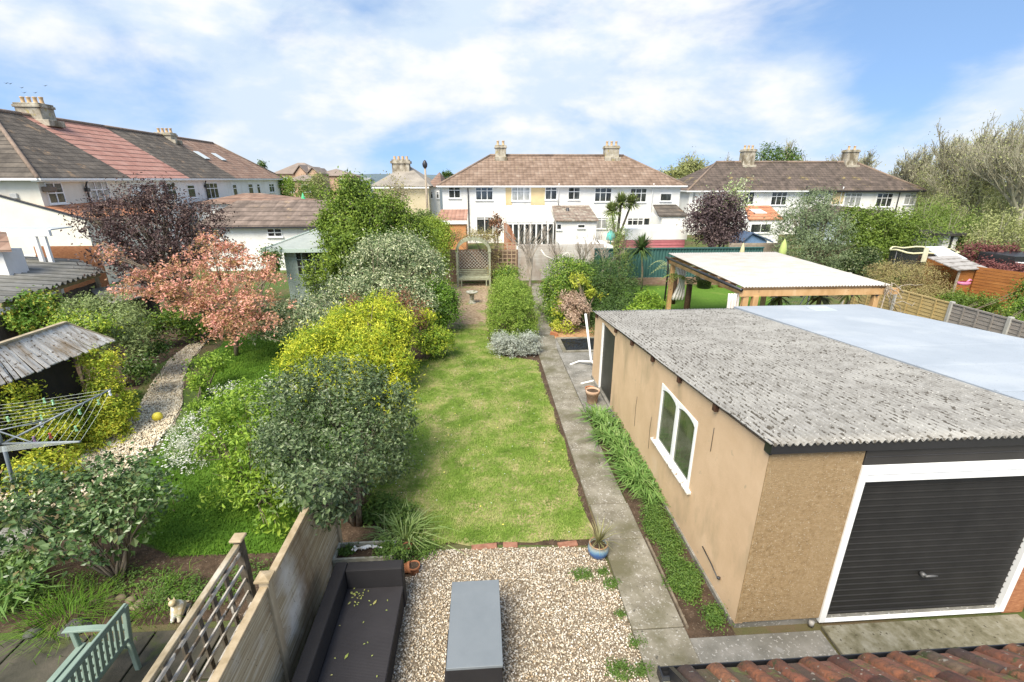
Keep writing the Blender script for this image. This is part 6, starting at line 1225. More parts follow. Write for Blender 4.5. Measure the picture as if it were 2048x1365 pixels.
# own garden, left border
HOLLY = leafmat('silvery_holly', [(.03, .055, .018), (.065, .105, .035), (.13, .18, .07), (.32, .37, .20)], trans=.12, rough=.38, nsc=3, spec=.45)
pl('dark silvery holly bush with glossy grey green leaves beside the fence', 'holly_bush', 'bush', (-2.12, 6.32, 0),
   [bl(680, 790, 7.7, 105, 75), bl(600, 830, 7.2, 80, 80), bl(760, 830, 7.6, 75, 80), bl(680, 880, 7.0, 130, 90, 1.0), bl(590, 930, 5.9, 75, 65), bl(765, 925, 6.9, 60, 60), bl(632, 1000, 5.0, 52, 36, .3), bl(700, 950, 5.9, 75, 45), bl(560, 880, 6.5, 45, 50), bl(660, 960, 5.4, 60, 45, .4)] + [tuple(P(px_, py_, X=-1.90)) + (.24, .22, .20) for px_, py_ in ((618, 985), (640, 1010), (668, 1030), (655, 985), (690, 1015))],
   22000, .058, HOLLY, r0=.055, nst=14, clump=.16, aspect=.55, inner=.2, jit=.10)
for dx, dy, h in ((.03, 0, 1.1), (.16, .1, 1.0)): 
    pass
LIME = leafmat('lime_leaf', [(.08, .16, .015), (.17, .29, .03), (.30, .44, .05), (.46, .56, .10)], trans=.45, nsc=2.5)
pl('bright lime green leafy shrub left of the silvery holly', 'leafy_shrub', 'shrub', (-3.9, 7.0, 0),
   [bl(490, 820, 7.9, 75, 50), bl(440, 880, 7.4, 45, 50), bl(510, 920, 7.0, 65, 70), bl(525, 1000, 6.3, 50, 45), bl(465, 980, 6.7, 40, 50), bl(550, 1045, 5.9, 36, 24)],
   5600, .08, LIME, r0=.025, nst=16, clump=.2, aspect=.42, inner=.1, jit=.24)
WFL = leafmat('white_blossom', [(.16, .26, .06), (.40, .44, .25), (.80, .79, .72), (.86, .85, .80)], trans=.25, nsc=6)
pl('low shrub covered in small white flowers left of the lime green one', 'flowering_shrub', 'shrub', (-5.0, 8.4, 0),
   [bl(372, 935, 8.0, 34, 50), bl(395, 850, 8.8, 40, 36), bl(380, 900, 8.4, 40, 36), bl(470, 790, 8.9, 55, 20), bl(555, 780, 8.6, 34, 18), bl(350, 870, 8.8, 20, 24)], 5200, .034, WFL, r0=.012, nst=9, clump=.12, inner=.05, jit=.25)
ROSEL = leafmat('rose_leaf', [(.03, .065, .018), (.06, .115, .03), (.10, .17, .05), (.15, .22, .075), (.24, .12, .05)], trans=.2, nsc=3, rough=.35, spec=.5)
pl('large dark green rose bush with reddish young leaves near the clothes drier', 'rose_bush', 'bush', (-5.05, 5.35, 0),
   [bl(230, 960, 6.2, 80, 40), bl(120, 1010, 5.9, 95, 45), bl(240, 1060, 5.5, 85, 60), bl(110, 1090, 5.2, 80, 45), bl(300, 1000, 5.7, 50, 40), bl(20, 1060, 5.2, 60, 50), bl(60, 960, 6.3, 40, 20)],
   5200, .07, ROSEL, r0=.022, nst=18, clump=.2, aspect=.7, inner=.10, jit=.2)
YCON = leafmat('golden_conifer', [(.10, .20, .02), (.26, .36, .03), (.58, .60, .05), (.80, .76, .10)], trans=.3, nsc=2.0, wn=.55)
YB = [bl(760, 620, 12.6, 42, 28), bl(700, 645, 12.5, 55, 32), bl(790, 670, 12.2, 42, 55), bl(640, 690, 11.8, 60, 36), bl(740, 700, 11.6, 75, 45), bl(590, 740, 11.2, 38, 38), bl(680, 755, 10.8, 75, 40), bl(790, 745, 11.2, 42, 50), bl(770, 800, 10.4, 50, 30), bl(600, 780, 10.6, 45, 28)]
pl('broad golden yellow conifer with feathery sprays behind the holly', 'golden_conifer', 'conifer', (-3.1, 11.4, 0), YB, 26000, .085, YCON, r0=.05, clump=.24, aspect=.35, inner=.2, up=.1, jit=.14, droop=.15)
ELA = leafmat('variegated_leaf', [(.05, .09, .03), (.13, .20, .08), (.44, .48, .26), (.78, .76, .54)], trans=.25, nsc=3, wn=.2)
EB = [bl(775, 500, 17.0, 60, 30), bl(830, 520, 16.8, 52, 38), bl(545, 665, 13.8, 40, 16), bl(790, 510, 17.5, 65, 40), bl(735, 530, 17, 48, 38), bl(850, 545, 16.5, 45, 45), bl(770, 575, 16, 75, 45), bl(705, 592, 15.5, 62, 34), bl(625, 622, 15, 52, 24), bl(640, 650, 14, 50, 26), bl(570, 630, 14.5, 48, 22), bl(830, 600, 15.5, 50, 40)]
pl('sprawling cream and green variegated shrub behind the golden conifer', 'variegated_shrub', 'shrub', (-3.6, 15.6, 0), EB, 26000, .09, ELA, r0=.05, nst=12, clump=.3, aspect=.42, inner=.18, jit=.2)
RDT = leafmat('red_twig_leaf', [(.10, .08, .04), (.28, .12, .07), (.20, .2, .08)], trans=.2)
pl('small reddish leaved shrub showing between golden conifer and variegated shrub', 'red_leaved_shrub', 'shrub', (-2.6, 13.6, 0), [bl(800, 610, 13.6, 35, 24), bl(830, 640, 13.3, 22, 30), bl(715, 610, 13.8, 22, 14)], 1500, .07, RDT, r0=.012)
EVG = leafmat('dark_evergreen', [(.025, .06, .012), (.06, .115, .02), (.11, .18, .03), (.19, .26, .05)], trans=.15, rough=.35, nsc=1.0)
pl('rounded glossy green shrub beside the worn ground', 'round_shrub', 'shrub', (-1.6, 16.4, 0), [bl(870, 605, 16.3, 42, 48), bl(893, 620, 16.0, 27, 46), bl(855, 640, 15.6, 34, 32)], 10000, .07, leafmat('bright_evergreen', [(.05, .12, .015), (.12, .23, .025), (.25, .38, .05)], trans=.2, rough=.35), clump=.2, inner=.25)
GOLDM = leafmat('gold_edge_leaf', [(.07, .16, .02), (.24, .36, .03), (.60, .60, .06)], trans=.2, nsc=3)
pl('small round yellow green shrub on the edge of the middle lawn', 'round_shrub', 'shrub', (-1.75, 13.5, 0), [bl(868, 686, 13.5, 37, 28)], 4600, .055, GOLDM, clump=.14, inner=.25, jit=.05)
pl('upright golden shrub between golden conifer and rounded shrub', 'golden_shrub', 'shrub', (-2.0, 14.6, 0), [bl(850, 640, 14.6, 22, 22)], 900, .07, YCON, clump=.18)
pl('bright yellow green climber on the wall left of the arbour', 'climber', 'climber', (-2.5, 23, 0), [bl(880, 480, 23.5, 24, 26), bl(868, 455, 24, 30, 18), bl(888, 520, 22.8, 15, 34), bl(878, 565, 20, 14, 40)], 5000, .10, leafmat('lime_climber', [(.12, .2, .02), (.26, .36, .04), (.40, .46, .07)], trans=.35), clump=.35)
CON = leafmat('olive_conifer', [(.045, .085, .012), (.11, .18, .02), (.21, .30, .035), (.34, .42, .07)], trans=.2, nsc=.9)
CB = [bl(712, 380, 20.3, 30, 24), bl(700, 405, 20.2, 50, 34), bl(695, 445, 19.6, 52, 46), bl(755, 440, 20, 62, 46), bl(712, 500, 18.9, 62, 46), bl(800, 462, 20.4, 52, 34), bl(785, 500, 19.6, 60, 36), bl(838, 482, 20.4, 34, 24), bl(664, 470, 19.4, 24, 46), bl(674, 525, 18.9, 28, 36), (-5.2, 19.8, 1.4, 2.0, 1.2, 1.5)]
pl('big domed olive green evergreen tree right of the summerhouse', 'evergreen_tree', 'tree', (-5.7, 19.9, 0), CB, 36000, .11, CON, r0=.12, clump=.38, inner=.2, jit=.07, rough=.12, per=70)
LAVM = leafmat('silver_lavender', [(.20, .22, .17), (.38, .41, .34), (.60, .63, .56)], trans=.15, nsc=3)
HEDM = leafmat('clipped_hedge', [(.07, .14, .02), (.16, .25, .03), (.28, .40, .06), (.42, .48, .12)], trans=.3, nsc=2.2)
hb = [(1.0, y, .74, .88, .95, .93) for y in (15.3, 16.6)] + [(1.0, 14.9, .6, .88, .7, .88), (1.05, 17.8, .75, .84, 1.0, .9), (1.08, 18.7, .7, .66, .8, .75), (1.0, 16.4, 1.10, .62, 1.5, .60)]
pl('long clipped green hedge mound along the right side of the path', 'clipped_hedge', 'hedge', (1.06, 17.5, 0), hb, 30000, .06, HEDM, clump=.14, inner=.15, jit=.035, aspect=.4, rough=.05)
pl('silver grey lavender bush growing at the near end of the clipped hedge', 'lavender_bush', 'bush', (.75, 13.75, 0), [(.55, 13.75, .32, .42, .42, .40), (.95, 13.6, .30, .42, .40, .36)], 5200, .06, LAVM, clump=.12, aspect=.25, up=.8, inner=.25, out=.3)
pl('second silver grey lavender bush touching the concrete path', 'lavender_bush', 'bush', (1.45, 13.7, 0), [(1.42, 13.75, .30, .36, .40, .36)], 3200, .06, LAVM, clump=.12, aspect=.25, up=.8, inner=.25, out=.3)
MIXE = leafmat('privet_leaf', [(.04, .09, .012), (.10, .19, .025), (.20, .31, .04), (.46, .50, .08)], trans=.2, rough=.4, nsc=1.6)
pl('rounded evergreen hedge bush with yellow flecks right of the path', 'evergreen_bush', 'bush', (3.3, 17.6, 0), [bl(1132, 568, 18.6, 52, 50), bl(1112, 605, 18.0, 34, 56), bl(1155, 570, 18.2, 46, 44), bl(1112, 640, 17.2, 28, 30)], 17000, .07, MIXE, clump=.2, inner=.25, jit=.06)
pl('dark feathery evergreen bush leaning left of the pergola', 'evergreen_bush', 'bush', (5.0, 17.4, 0), [bl(1215, 562, 18.3, 56, 44), bl(1240, 600, 17.6, 48, 46), bl(1195, 600, 17.4, 42, 56), bl(1225, 640, 16.4, 50, 38), bl(1245, 630, 16.8, 34, 34), bl(1175, 550, 18.6, 30, 28), bl(1205, 670, 15.6, 30, 26)], 26000, .10, leafmat('rosemary_green', [(.02, .05, .012), (.055, .105, .02), (.12, .19, .04)], trans=.12, nsc=1.4), clump=.26, aspect=.2, inner=.2, up=.2, jit=.10)
pl('trailing yellow leaved climber between the two evergreen bushes', 'yellow_climber', 'climber', (3.9, 16.2, 0), [bl(1165, 575, 16.9, 24, 12), bl(1150, 560, 17.0, 20, 12), bl(1120, 620, 16.4, 16, 24), bl(1130, 655, 15.9, 22, 16), bl(1188, 590, 16.8, 14, 10), bl(1110, 655, 16, 14, 16)], 1300, .10, leafmat('acid_yellow', [(.16, .24, .02), (.42, .46, .05), (.58, .56, .09)], trans=.4), clump=.16, inner=.05)
pl('patch of dead pinkish brown twigs between the evergreen bushes', 'dead_shrub', 'shrub', (3.8, 16.7, 0), [bl(1140, 600, 16.2, 24, 14), bl(1160, 615, 16.0, 20, 18), bl(1145, 640, 15.8, 16, 18), bl(1128, 615, 16.0, 14, 12)], 2400, .11, leafmat('dead_leaf', [(.22, .13, .09), (.42, .29, .20), (.60, .46, .35)], trans=.1), clump=.16, aspect=.2)
TWIG = leafmat('twiggy_brown', [(.16, .11, .05), (.27, .20, .09), (.36, .32, .12), (.22, .24, .07)], trans=.15, nsc=1.2)
pl('brown twiggy climber arching over the right side of the arbour', 'climber', 'climber', (.7, 24.2, 0), [bl(985, 500, 24.6, 18, 36), bl(960, 472, 24.8, 35, 10), bl(915, 475, 24.8, 18, 10), bl(985, 550, 24.3, 14, 24)], 4200, .09, TWIG, clump=.3, aspect=.25)
pl('small green shrub at the foot of the arbour trellis', 'leafy_shrub', 'shrub', (1.4, 23.4, 0), [bl(1015, 548, 23.2, 28, 14)], 1400, .09, MIXE)

# bare shrubs and palms at the end of the gardens
def bare_tree(name, label, base, h, spread, r0, m, levels=4, kids=4, seed=1, leaf=None, nleaf=0, lsize=.12, group=None, cat='tree', lean=(0, 0), crownname='twigs', up=.75, trunk_f=.28, rmin=.006):
    rr = random.Random(seed); base = Vector(base); t = thing(name, label, cat, base, group); mb = MB(); tw = MB(); ends = []
    def grow(p, d, L_, r, lv):
        pts_ = [p]; q = p; dd = d.normalized(); k = 3
        for i in range(k):
            dd = (dd + Vector((rr.uniform(-.22, .22), rr.uniform(-.22, .22), rr.uniform(-.05, .16)))).normalized(); q = q + dd * L_ / k; pts_.append(q)
        rs = [max(rmin, r * (1 - .45 * i / k)) for i in range(k + 1)]
        (mb if lv >= levels - 1 else tw).tube(pts_, rs, 6 if lv >= levels - 1 else 3, False)
        if lv == 0: ends.append(q); return
        n_ = kids + (1 if rr.random() < .5 else 0)
        for j in range(n_):
            f = rr.uniform(.35, 1.0) if j else 1.0; a = pts_[min(k, int(f * k))]; an = rr.random() * 6.28; out = rr.uniform(.45, 1.0) * spread
            nd = (dd * (1 - .25 * out) + Vector((math.cos(an) * out, math.sin(an) * out, rr.uniform(-.05, up * .5)))).normalized(); grow(a, nd, L_ * rr.uniform(.58, .8), r * .52, lv - 1)
    grow(base, Vector((lean[0], lean[1], 1)), h * trunk_f, r0, levels)
    mb.build('trunk', m, t); tw.build(crownname, m, t)
    if leaf and ends:
        E = np.array([tuple(e) for e in ends]); idx = rng.integers(0, len(E), nleaf); p = E[idx] + rng.normal(size=(nleaf, 3)) * lsize * 2.2
        nr = unit(rng.normal(size=(nleaf, 3))); tt = unit(np.cross(nr, rng.normal(size=(nleaf, 3)))); bt = np.cross(nr, tt); s = lsize * (.6 + .8 * rng.random((nleaf, 1)))
        leafmesh('buds', np.stack([p - tt * s * .5, p + bt * s * .3, p + tt * s * .5, p - bt * s * .3], 1).reshape(-1, 3), leaf, t)
    return t
BTW = mk('bare_twig', [(.3, (.30, .25, .20)), (.7, (.50, .44, .37))], scale=5, rough=.9, bmp=.1); BTW2 = mk('grey_bare_twig', [(.3, (.24, .22, .15)), (.7, (.40, .38, .27))], scale=2, rough=.9, bmp=.1)
for i, (pxx, y, h, l_) in enumerate([(1060, 23.6, 3.6, 'slim bare pollarded tree before the whitewashed wall'), (1120, 24.0, 3.0, 'bare forking shrub in the middle of the whitewashed wall'), (1165, 23.4, 3.1, 'bare shrub at the right end of the whitewashed wall'), (1205, 23.2, 2.6, 'bare shrub beside the teal fence end')]):
    p = P(pxx, 560, Y=y); bare_tree('bare_shrub', l_, (p.x, y, 0), h * 1.25, .55, .07, BTW, 4, 3, 30 + i, group='bare shrubs along the back wall', cat='shrub', trunk_f=.34, rmin=.009)
mb = MB()
p0, p1, p2 = P(1082, 500, Y=22.5), P(1115, 502, Y=22.4), P(1150, 528, Y=22.3)
mb.tube([p0, P(1090, 512, Y=22.4), P(1110, 521, Y=22.3)], .035, 6); mb.tube([P(1110, 521, Y=22.3), P(1135, 505, Y=22.3), p2], .03, 6); mb.tube([P(1125, 512, Y=22.3), (P(1125, 512, Y=22.3).x, 22.3, 0)], .03, 6); tag(mb.build('cut_branch_frame', plain('bleached_branch', (.62, .58, .5), .8)), 'pale bent branch frame rising behind the evergreen hedge bush', 'frame')
PALML = leafmat('palm_leaf', [(.07, .12, .03), (.14, .19, .05), (.24, .28, .09), (.34, .30, .15)], trans=.2, nsc=2)
def palm(label, base, heads, n, ln, name='cordyline_palm', w=.05, low=-.7, m=PALML, cat='palm'):
    base = Vector(base); t = thing(name, label, cat, base); mb = MB(); V = []
    for hd, rt in heads:
        hd = Vector(hd); mid = base.lerp(hd, .5) + Vector(((hd.x - base.x) * -.25, 0, 0)); mb.tube([base, mid, hd], [rt, rt * .8, rt * .6], 8)
        el = rng.uniform(low, 1.4, n); az = rng.random(n) * 6.28
        for e_, a_ in zip(el, az):
            d = np.array([math.cos(a_) * math.cos(e_), math.sin(a_) * math.cos(e_), math.sin(e_)]); s_ = np.array([-math.sin(a_), math.cos(a_), 0]) * w / 2; o_ = np.array(hd); l2 = ln * rng.uniform(.75, 1.1)
            md = o_ + d * l2 * .55; tp_ = o_ + d * l2 + np.array([0, 0, -.22 * l2 * math.cos(e_)]); V += [o_ - s_ * .5, o_ + s_ * .5, md + s_, md - s_, tp_]
    mb.build('trunk', BARK, t); strapmesh('leaves', np.array(V), m, t)
b_ = P(1232, 500, Y=30); palm('tall cordyline palm with three leafy heads before the middle row', (b_.x, 30, 0), [(P(1242, 408, Y=30), .12), (P(1224, 425, Y=29.6), .10), (P(1262, 410, Y=30.4), .10)], 260, .85, w=.08, low=-.3)
b_ = P(1283, 582, Z=0); palm('slim cordyline palm with one round head before the teal fence', b_, [(P(1283, 500, Y=b_.y), .06)], 260, .85, w=.06, low=-.5, m=leafmat('dark_palm', [(.04, .08, .025), (.08, .13, .035), (.14, .2, .06)], trans=.2))
def fern(label, base, h, n, ln, m, name='tree_fern', w=.22, tr=.12):
    base = Vector(base); t = thing(name, label, 'fern', base); mb = MB(); mb.tube([base, base + Vector((0, 0, h))], [tr, tr * .9], 10); mb.build('trunk', mk('fern_trunk', [(.3, (.06, .035, .02)), (.7, (.14, .08, .05))], scale=20, bmp=.8), t); V = []
    for k in range(n):
        a_ = 6.28 * k / n + rng.uniform(-.1, .1); d = np.array([math.cos(a_), math.sin(a_), 0]); sd_ = np.array([-math.sin(a_), math.cos(a_), 0]); o_ = np.array(base) + [0, 0, h]; L_ = ln * rng.uniform(.85, 1.1); rise = rng.uniform(.35, .6)
        for j in range(16):
            f = (j + 1) / 17; c = o_ + d * L_ * f + np.array([0, 0, L_ * (rise * math.sin(f * 2.4) - .35 * f * f)]); wl_ = w * math.sin(math.pi * min(1, f * 1.05)) ** .7 + .02
            for s in (-1, 1): tp = c + sd_ * s * wl_ + d * .06 - np.array([0, 0, wl_ * .25]); V += [c - d * .022, c + d * .022, tp + d * .012, tp - d * .012]
    leafmesh('fronds', np.array(V), m, t)
FERNM = leafmat('fern_green', [(.10, .15, .03), (.19, .26, .06), (.30, .34, .11)], trans=.35)
b_ = P(1375, 640, Y=17.2); fern('tree fern with brown trunk seen under the pergola roof', (b_.x, 17.4, 0), 1.35, 14, 1.1, FERNM)
b_ = P(1318, 560, Y=19.6); fern('pale green tree fern fronds between slim palm and pergola', (P(1350, 560, Y=19.6).x, 19.6, 0), 1.3, 13, 1.15, leafmat('pale_fern', [(.2, .24, .10), (.32, .36, .17)], trans=.35))
for i, (pxx, py_, l_) in enumerate([(1640, 600, 'fan palm with drooping dry leaves under the right of the pergola'), (1700, 590, 'fan palm at the right pergola post'), (1560, 600, 'spiky green fan palm by the near left pergola post')]):
    p = P(pxx, py_, Y=14.2 + .3 * i); palm(l_, (p.x, p.y, 0), [(p + Vector((0, 0, .1)), .08)], 70, .55, name='fan_palm', w=.09, low=-.9, m=(leafmat('dry_palm', [(.10, .15, .04), (.24, .24, .08), (.34, .25, .13)], trans=.25) if i == 0 else PALML))
t = thing('football_goal', 'white football goal frame with net standing on the right lawn', 'goal', (9.2, 15.8, 0)); g0, g1, g2 = P(1553, 575, Y=15.5), P(1590, 618, Y=15.5), P(1562, 632, Y=15.5)
mb = MB(); a = P(1553, 600, Y=15.8); b = P(1606, 600, Y=15.8); zt = 1.55
mb.tube([(a.x, 15.8, 0), (a.x, 15.8, zt), (b.x + .2, 15.8, zt), (b.x + .2, 15.8, 0)], .03, 8); mb.tube([(a.x, 15.8, zt), (a.x + .1, 16.7, 0)], .025, 6); mb.tube([(b.x + .2, 15.8, zt), (b.x + .3, 16.7, 0), (a.x + .1, 16.7, 0)], .025, 6); mb.build('frame', WP, t)
mb = MB()
for k in range(13): x = a.x + (b.x + .2 - a.x) * k / 12; mb.tube([(x, 15.8, zt), (x + .1, 16.7, 0)], .005, 3, False)
for k in range(10): f = k / 10; mb.tube([(a.x + .1 * f, 15.8 + .9 * f, zt * (1 - f)), (b.x + .2 + .1 * f, 15.8 + .9 * f, zt * (1 - f))], .005, 3, False)
mb.build('net', WP, t)
pot('big black pot standing on the low wall end of the right lawn', (P(1404, 575, Z=0).x, 22.6, 0), .42, .55, BLACK)
pot('orange pot right of the big black one', (P(1447, 577, Z=0).x, 22.7, 0), .22, .35, TERRA)
BAM = leafmat('bamboo_leaf', [(.12, .18, .04), (.24, .32, .09), (.36, .42, .15)], trans=.4)
pl('light green bamboo like shrub left of the slim palm', 'bamboo_clump', 'shrub', (6.9, 22.6, 0), [bl(1240, 500, 23, 16, 44), bl(1255, 530, 22.6, 14, 30), bl(1225, 450, 24, 10, 22)], 2600, .12, BAM, clump=.3, aspect=.2, inner=.1, jit=.3)
pl('low green shrub at the left edge of the right lawn', 'leafy_shrub', 'shrub', (6.3, 17.0, 0), [bl(1300, 605, 16.6, 32, 18), bl(1275, 625, 15.8, 28, 16)], 2400, .08, LIME, clump=.2, jit=.2)

# left gardens
CHM = leafmat('cherry_blossom', [(.17, .15, .04), (.36, .24, .09), (.62, .34, .22), (.78, .38, .30), (.86, .52, .46)], trans=.35, nsc=2.2)
cb = [bl(415, 480, 15.2, 20, 8), bl(450, 500, 15, 38, 9), bl(500, 525, 14.7, 44, 13), bl(430, 528, 14.8, 52, 13), bl(350, 545, 14.6, 56, 12), bl(285, 555, 14.4, 40, 9), bl(228, 512, 14.6, 22, 13), bl(470, 560, 14.3, 66, 14), bl(385, 575, 14.1, 60, 14), bl(320, 585, 14, 44, 11), bl(540, 555, 14.3, 24, 18), bl(450, 600, 13.8, 74, 13), bl(520, 605, 13.6, 48, 16), bl(250, 585, 14.2, 30, 7), bl(370, 615, 13.7, 48, 12), bl(470, 635, 13.4, 66, 13), bl(530, 645, 13.3, 34, 14), bl(470, 668, 13.1, 48, 9), bl(205, 495, 14.8, 12, 8), bl(382, 510, 14.7, 5, 20), bl(350, 515, 14.6, 5, 16), bl(400, 500, 14.8, 6, 16), bl(545, 520, 14.5, 6, 16)]
pl('spreading flowering cherry tree with pink blossom and bronze leaves', 'cherry_tree', 'tree', P(473, 712, Z=0), cb, 12500, .088, CHM, r0=.05, nst=19, fork=.9, clump=.22, inner=.06, jit=.22)
t_ = bpy.data.objects[-1] if False else None
PLM = leafmat('purple_plum', [(.045, .028, .03), (.085, .05, .048), (.14, .088, .076), (.21, .15, .12)], trans=.2, nsc=1.3)
pbl = [bl(300, 395, 18.5, 55, 30), bl(240, 430, 18.2, 60, 40), bl(340, 430, 18.6, 60, 40), bl(400, 440, 18.6, 45, 40), bl(200, 450, 17.8, 45, 40), bl(300, 470, 17.8, 80, 45), bl(390, 500, 18, 60, 40), bl(230, 510, 17.4, 60, 35), bl(300, 540, 17.2, 80, 40), bl(430, 480, 18.4, 32, 30)]
t = pl('dark purple leaved plum tree in front of the left terrace', 'plum_tree', 'tree', (-11.6, 18, 0), pbl, 13500, .115, PLM, r0=.09, nst=22, n2=0 if 0 else 3, clump=.34, inner=.16, jit=.22) if 0 else pl('dark purple leaved plum tree in front of the left terrace', 'plum_tree', 'tree', (-11.6, 18, 0), pbl, 14500, .10, PLM, r0=.07, nst=34, fork=.8, clump=.34, inner=.16, jit=.22)
PGR = leafmat('pale_grey_green', [(.12, .17, .05), (.22, .28, .09), (.36, .42, .18)], trans=.3, nsc=2)
pl('pale grey green spiky shrub above the ivy shed', 'spiky_shrub', 'shrub', (-9.3, 12, 0), [bl(215, 625, 13, 55, 30), bl(260, 660, 12.4, 42, 42), bl(200, 670, 12, 50, 36), bl(160, 620, 13, 40, 26), bl(280, 690, 12, 22, 30)], 8500, .09, PGR, clump=.24, aspect=.3, jit=.18)
pl('bright green shrub with orange berries beside the canopy post', 'berry_shrub', 'shrub', (-12.2, 13.5, 0), [bl(75, 620, 13.6, 42, 32), bl(50, 650, 13.2, 30, 20), bl(105, 640, 13.6, 20, 24)], 3800, .09, leafmat('berry_leaf', [(.05, .12, .015), (.13, .26, .03), (.24, .36, .05), (.60, .38, .05)], trans=.3), clump=.24)
pl('yellow green ground shrub above the ridge of the ivy shed', 'golden_shrub', 'shrub', (-10.2, 11.6, 0), [bl(150, 645, 12, 40, 12), bl(200, 655, 11.6, 22, 12)], 1500, .07, GOLDM)
pl('dense dark green shrub between plum tree and summerhouse', 'laurel_shrub', 'shrub', (-9, 18.5, 0), [bl(540, 513, 19.3, 18, 10), bl(553, 532, 19, 10, 14)], 900, .1, EVG)
pl('mid green undergrowth below the cherry tree', 'leafy_shrub', 'shrub', (-9.5, 15.5, 0), [bl(350, 645, 15.6, 40, 18), bl(410, 655, 15.8, 40, 12), bl(300, 660, 14.8, 26, 18), bl(600, 690, 12.6, 20, 8)], 3600, .10, MIXE, clump=.3)
pl('dark low shrub on the bed left of the gravel path', 'dark_shrub', 'shrub', (-9.6, 12.0, 0), [bl(300, 700, 12.6, 34, 16), bl(280, 740, 11.4, 28, 18)], 1700, .08, EVG, clump=.3)
pl('ferny green plants right of the gravel path', 'border_plants', 'plant', (-7.2, 11.6, 0), [bl(425, 730, 11.8, 34, 22), bl(395, 770, 11, 22, 24), bl(390, 820, 9.9, 16, 22)], 1900, .07, LIME, clump=.18, jit=.3)
weeds('ground_cover_plant', 'low green plants along the foot of the ivy shed', 'plant', [(-8.3, 9.0, .05, .2, .6, .12), (-8.35, 10.2, .06, .2, .5, .14), (-8.8, 11.1, .06, .25, .5, .14)], 2200, .05)
weeds('ground_cover_plant', 'leafy low plants at the bottom left corner', 'plant', [(-6.6, 5.5, .1, .45, .35, .16), (-6.2, 5.0, .08, .4, .2, .12)], 2600, .05)
# mid distance, right
PUR = leafmat('dusky_purple', [(.055, .035, .04), (.11, .075, .075), (.18, .13, .12)], trans=.15)
b_ = P(1432, 500, Y=30); pl('round dusky purple shrub standing before the right row', 'purple_tree', 'tree', (b_.x, 30, 0), [bl(1430, 425, 30, 52, 36), bl(1405, 450, 29.6, 32, 28), bl(1460, 450, 30, 32, 30), bl(1435, 475, 29.5, 42, 20)], 9000, .15, PUR, r0=.09, clump=.45, inner=.25, jit=.09)
b_ = P(1445, 470, Y=33); bare_tree('blossom_tree', 'tall pale tree with white blossom behind the purple shrub', (b_.x, 33, 0), 6.2, .5, .10, PALEBARK, 4, 4, 5, leafmat('white_green_blossom', [(.26, .34, .12), (.42, .5, .22), (.68, .7, .5)], trans=.3), 2600, .16, trunk_f=.32)
GG = leafmat('grey_green_willow', [(.08, .12, .05), (.16, .21, .10), (.28, .34, .18)], trans=.25, nsc=.8)
b_ = P(1625, 560, Y=26); pl('large grey green willowy shrub right of centre', 'willowy_shrub', 'shrub', (b_.x, 26, 0), [bl(1620, 425, 27, 50, 36), bl(1590, 460, 26.5, 50, 40), bl(1650, 460, 26.5, 55, 40), bl(1610, 505, 26, 62, 40), bl(1670, 520, 25.5, 40, 40), bl(1640, 400, 27.5, 30, 20)], 17000, .14, GG, r0=.08, nst=14, clump=.42, aspect=.28, inner=.15, jit=.2)
YG = leafmat('spring_green', [(.07, .12, .015), (.14, .21, .03), (.24, .32, .05)], trans=.3, nsc=.8)
b_ = P(1745, 560, Y=27); pl('bushy yellow green tree right of the willowy shrub', 'bushy_tree', 'tree', (b_.x, 27, 0), [bl(1740, 460, 27.5, 50, 38), bl(1790, 470, 27.5, 45, 40), bl(1720, 500, 26.5, 42, 36), bl(1770, 505, 27, 50, 30), bl(1700, 450, 28, 30, 30)], 15000, .14, YG, clump=.45, inner=.25, jit=.12)
b_ = P(1720, 545, Y=24.5); pl('dark glossy shrub with pale tips beside the brown hedge', 'laurel_shrub', 'shrub', (b_.x, 24.5, 0), [bl(1715, 540, 24.5, 36, 26), bl(1735, 520, 25, 22, 22)], 4000, .12, leafmat('laurel_pale_tip', [(.025, .05, .015), (.06, .1, .03), (.28, .3, .14)], trans=.15, rough=.35), clump=.3)
b_ = P(1830, 590, Y=18); pl('brown twiggy hedge behind the golden fence panels', 'brown_hedge', 'hedge', (b_.x, 18.5, 0), [bl(1800, 555, 18.8, 50, 28), bl(1850, 560, 18.6, 48, 30), bl(1760, 550, 19, 26, 18), bl(1880, 590, 17.5, 30, 22), bl(1820, 590, 17.8, 40, 18)], 15000, .085, TWIG, clump=.24, aspect=.2, inner=.2, jit=.14)
pl('mixed green shrub behind the grey fence panels', 'leafy_shrub', 'shrub', (15.2, 14.5, 0), [bl(1940, 620, 15, 42, 26), bl(1990, 650, 13.6, 36, 18), bl(1915, 600, 16, 30, 14), bl(2030, 640, 13.2, 34, 30), bl(1975, 610, 14.6, 26, 16), bl(2045, 590, 14.2, 18, 26)], 8500, .08, YG, clump=.24, jit=.2)
pl('green ivy spilling over the right end of the grey fence', 'climber', 'climber', (13.4, 11.3, 0), [bl(2035, 665, 11.6, 24, 26), bl(2048, 620, 12.4, 20, 18)], 2400, .06, MIXE, clump=.2)
DR = leafmat('dark_red_acer', [(.10, .03, .03), (.18, .06, .055), (.26, .12, .10)], trans=.3, nsc=1.4)
b_ = P(1990, 600, Y=20); pl('dark red leaved acer behind the playhouse', 'acer_tree', 'tree', (b_.x, 20, 0), [bl(1960, 510, 20.5, 36, 26), bl(2010, 520, 20, 42, 28), bl(1985, 550, 19.5, 36, 20), bl(2045, 570, 16.5, 30, 22), bl(1975, 535, 18.3, 30, 14), bl(2030, 545, 17.2, 34, 16)], 7500, .09, DR, clump=.26, aspect=.6, jit=.25)
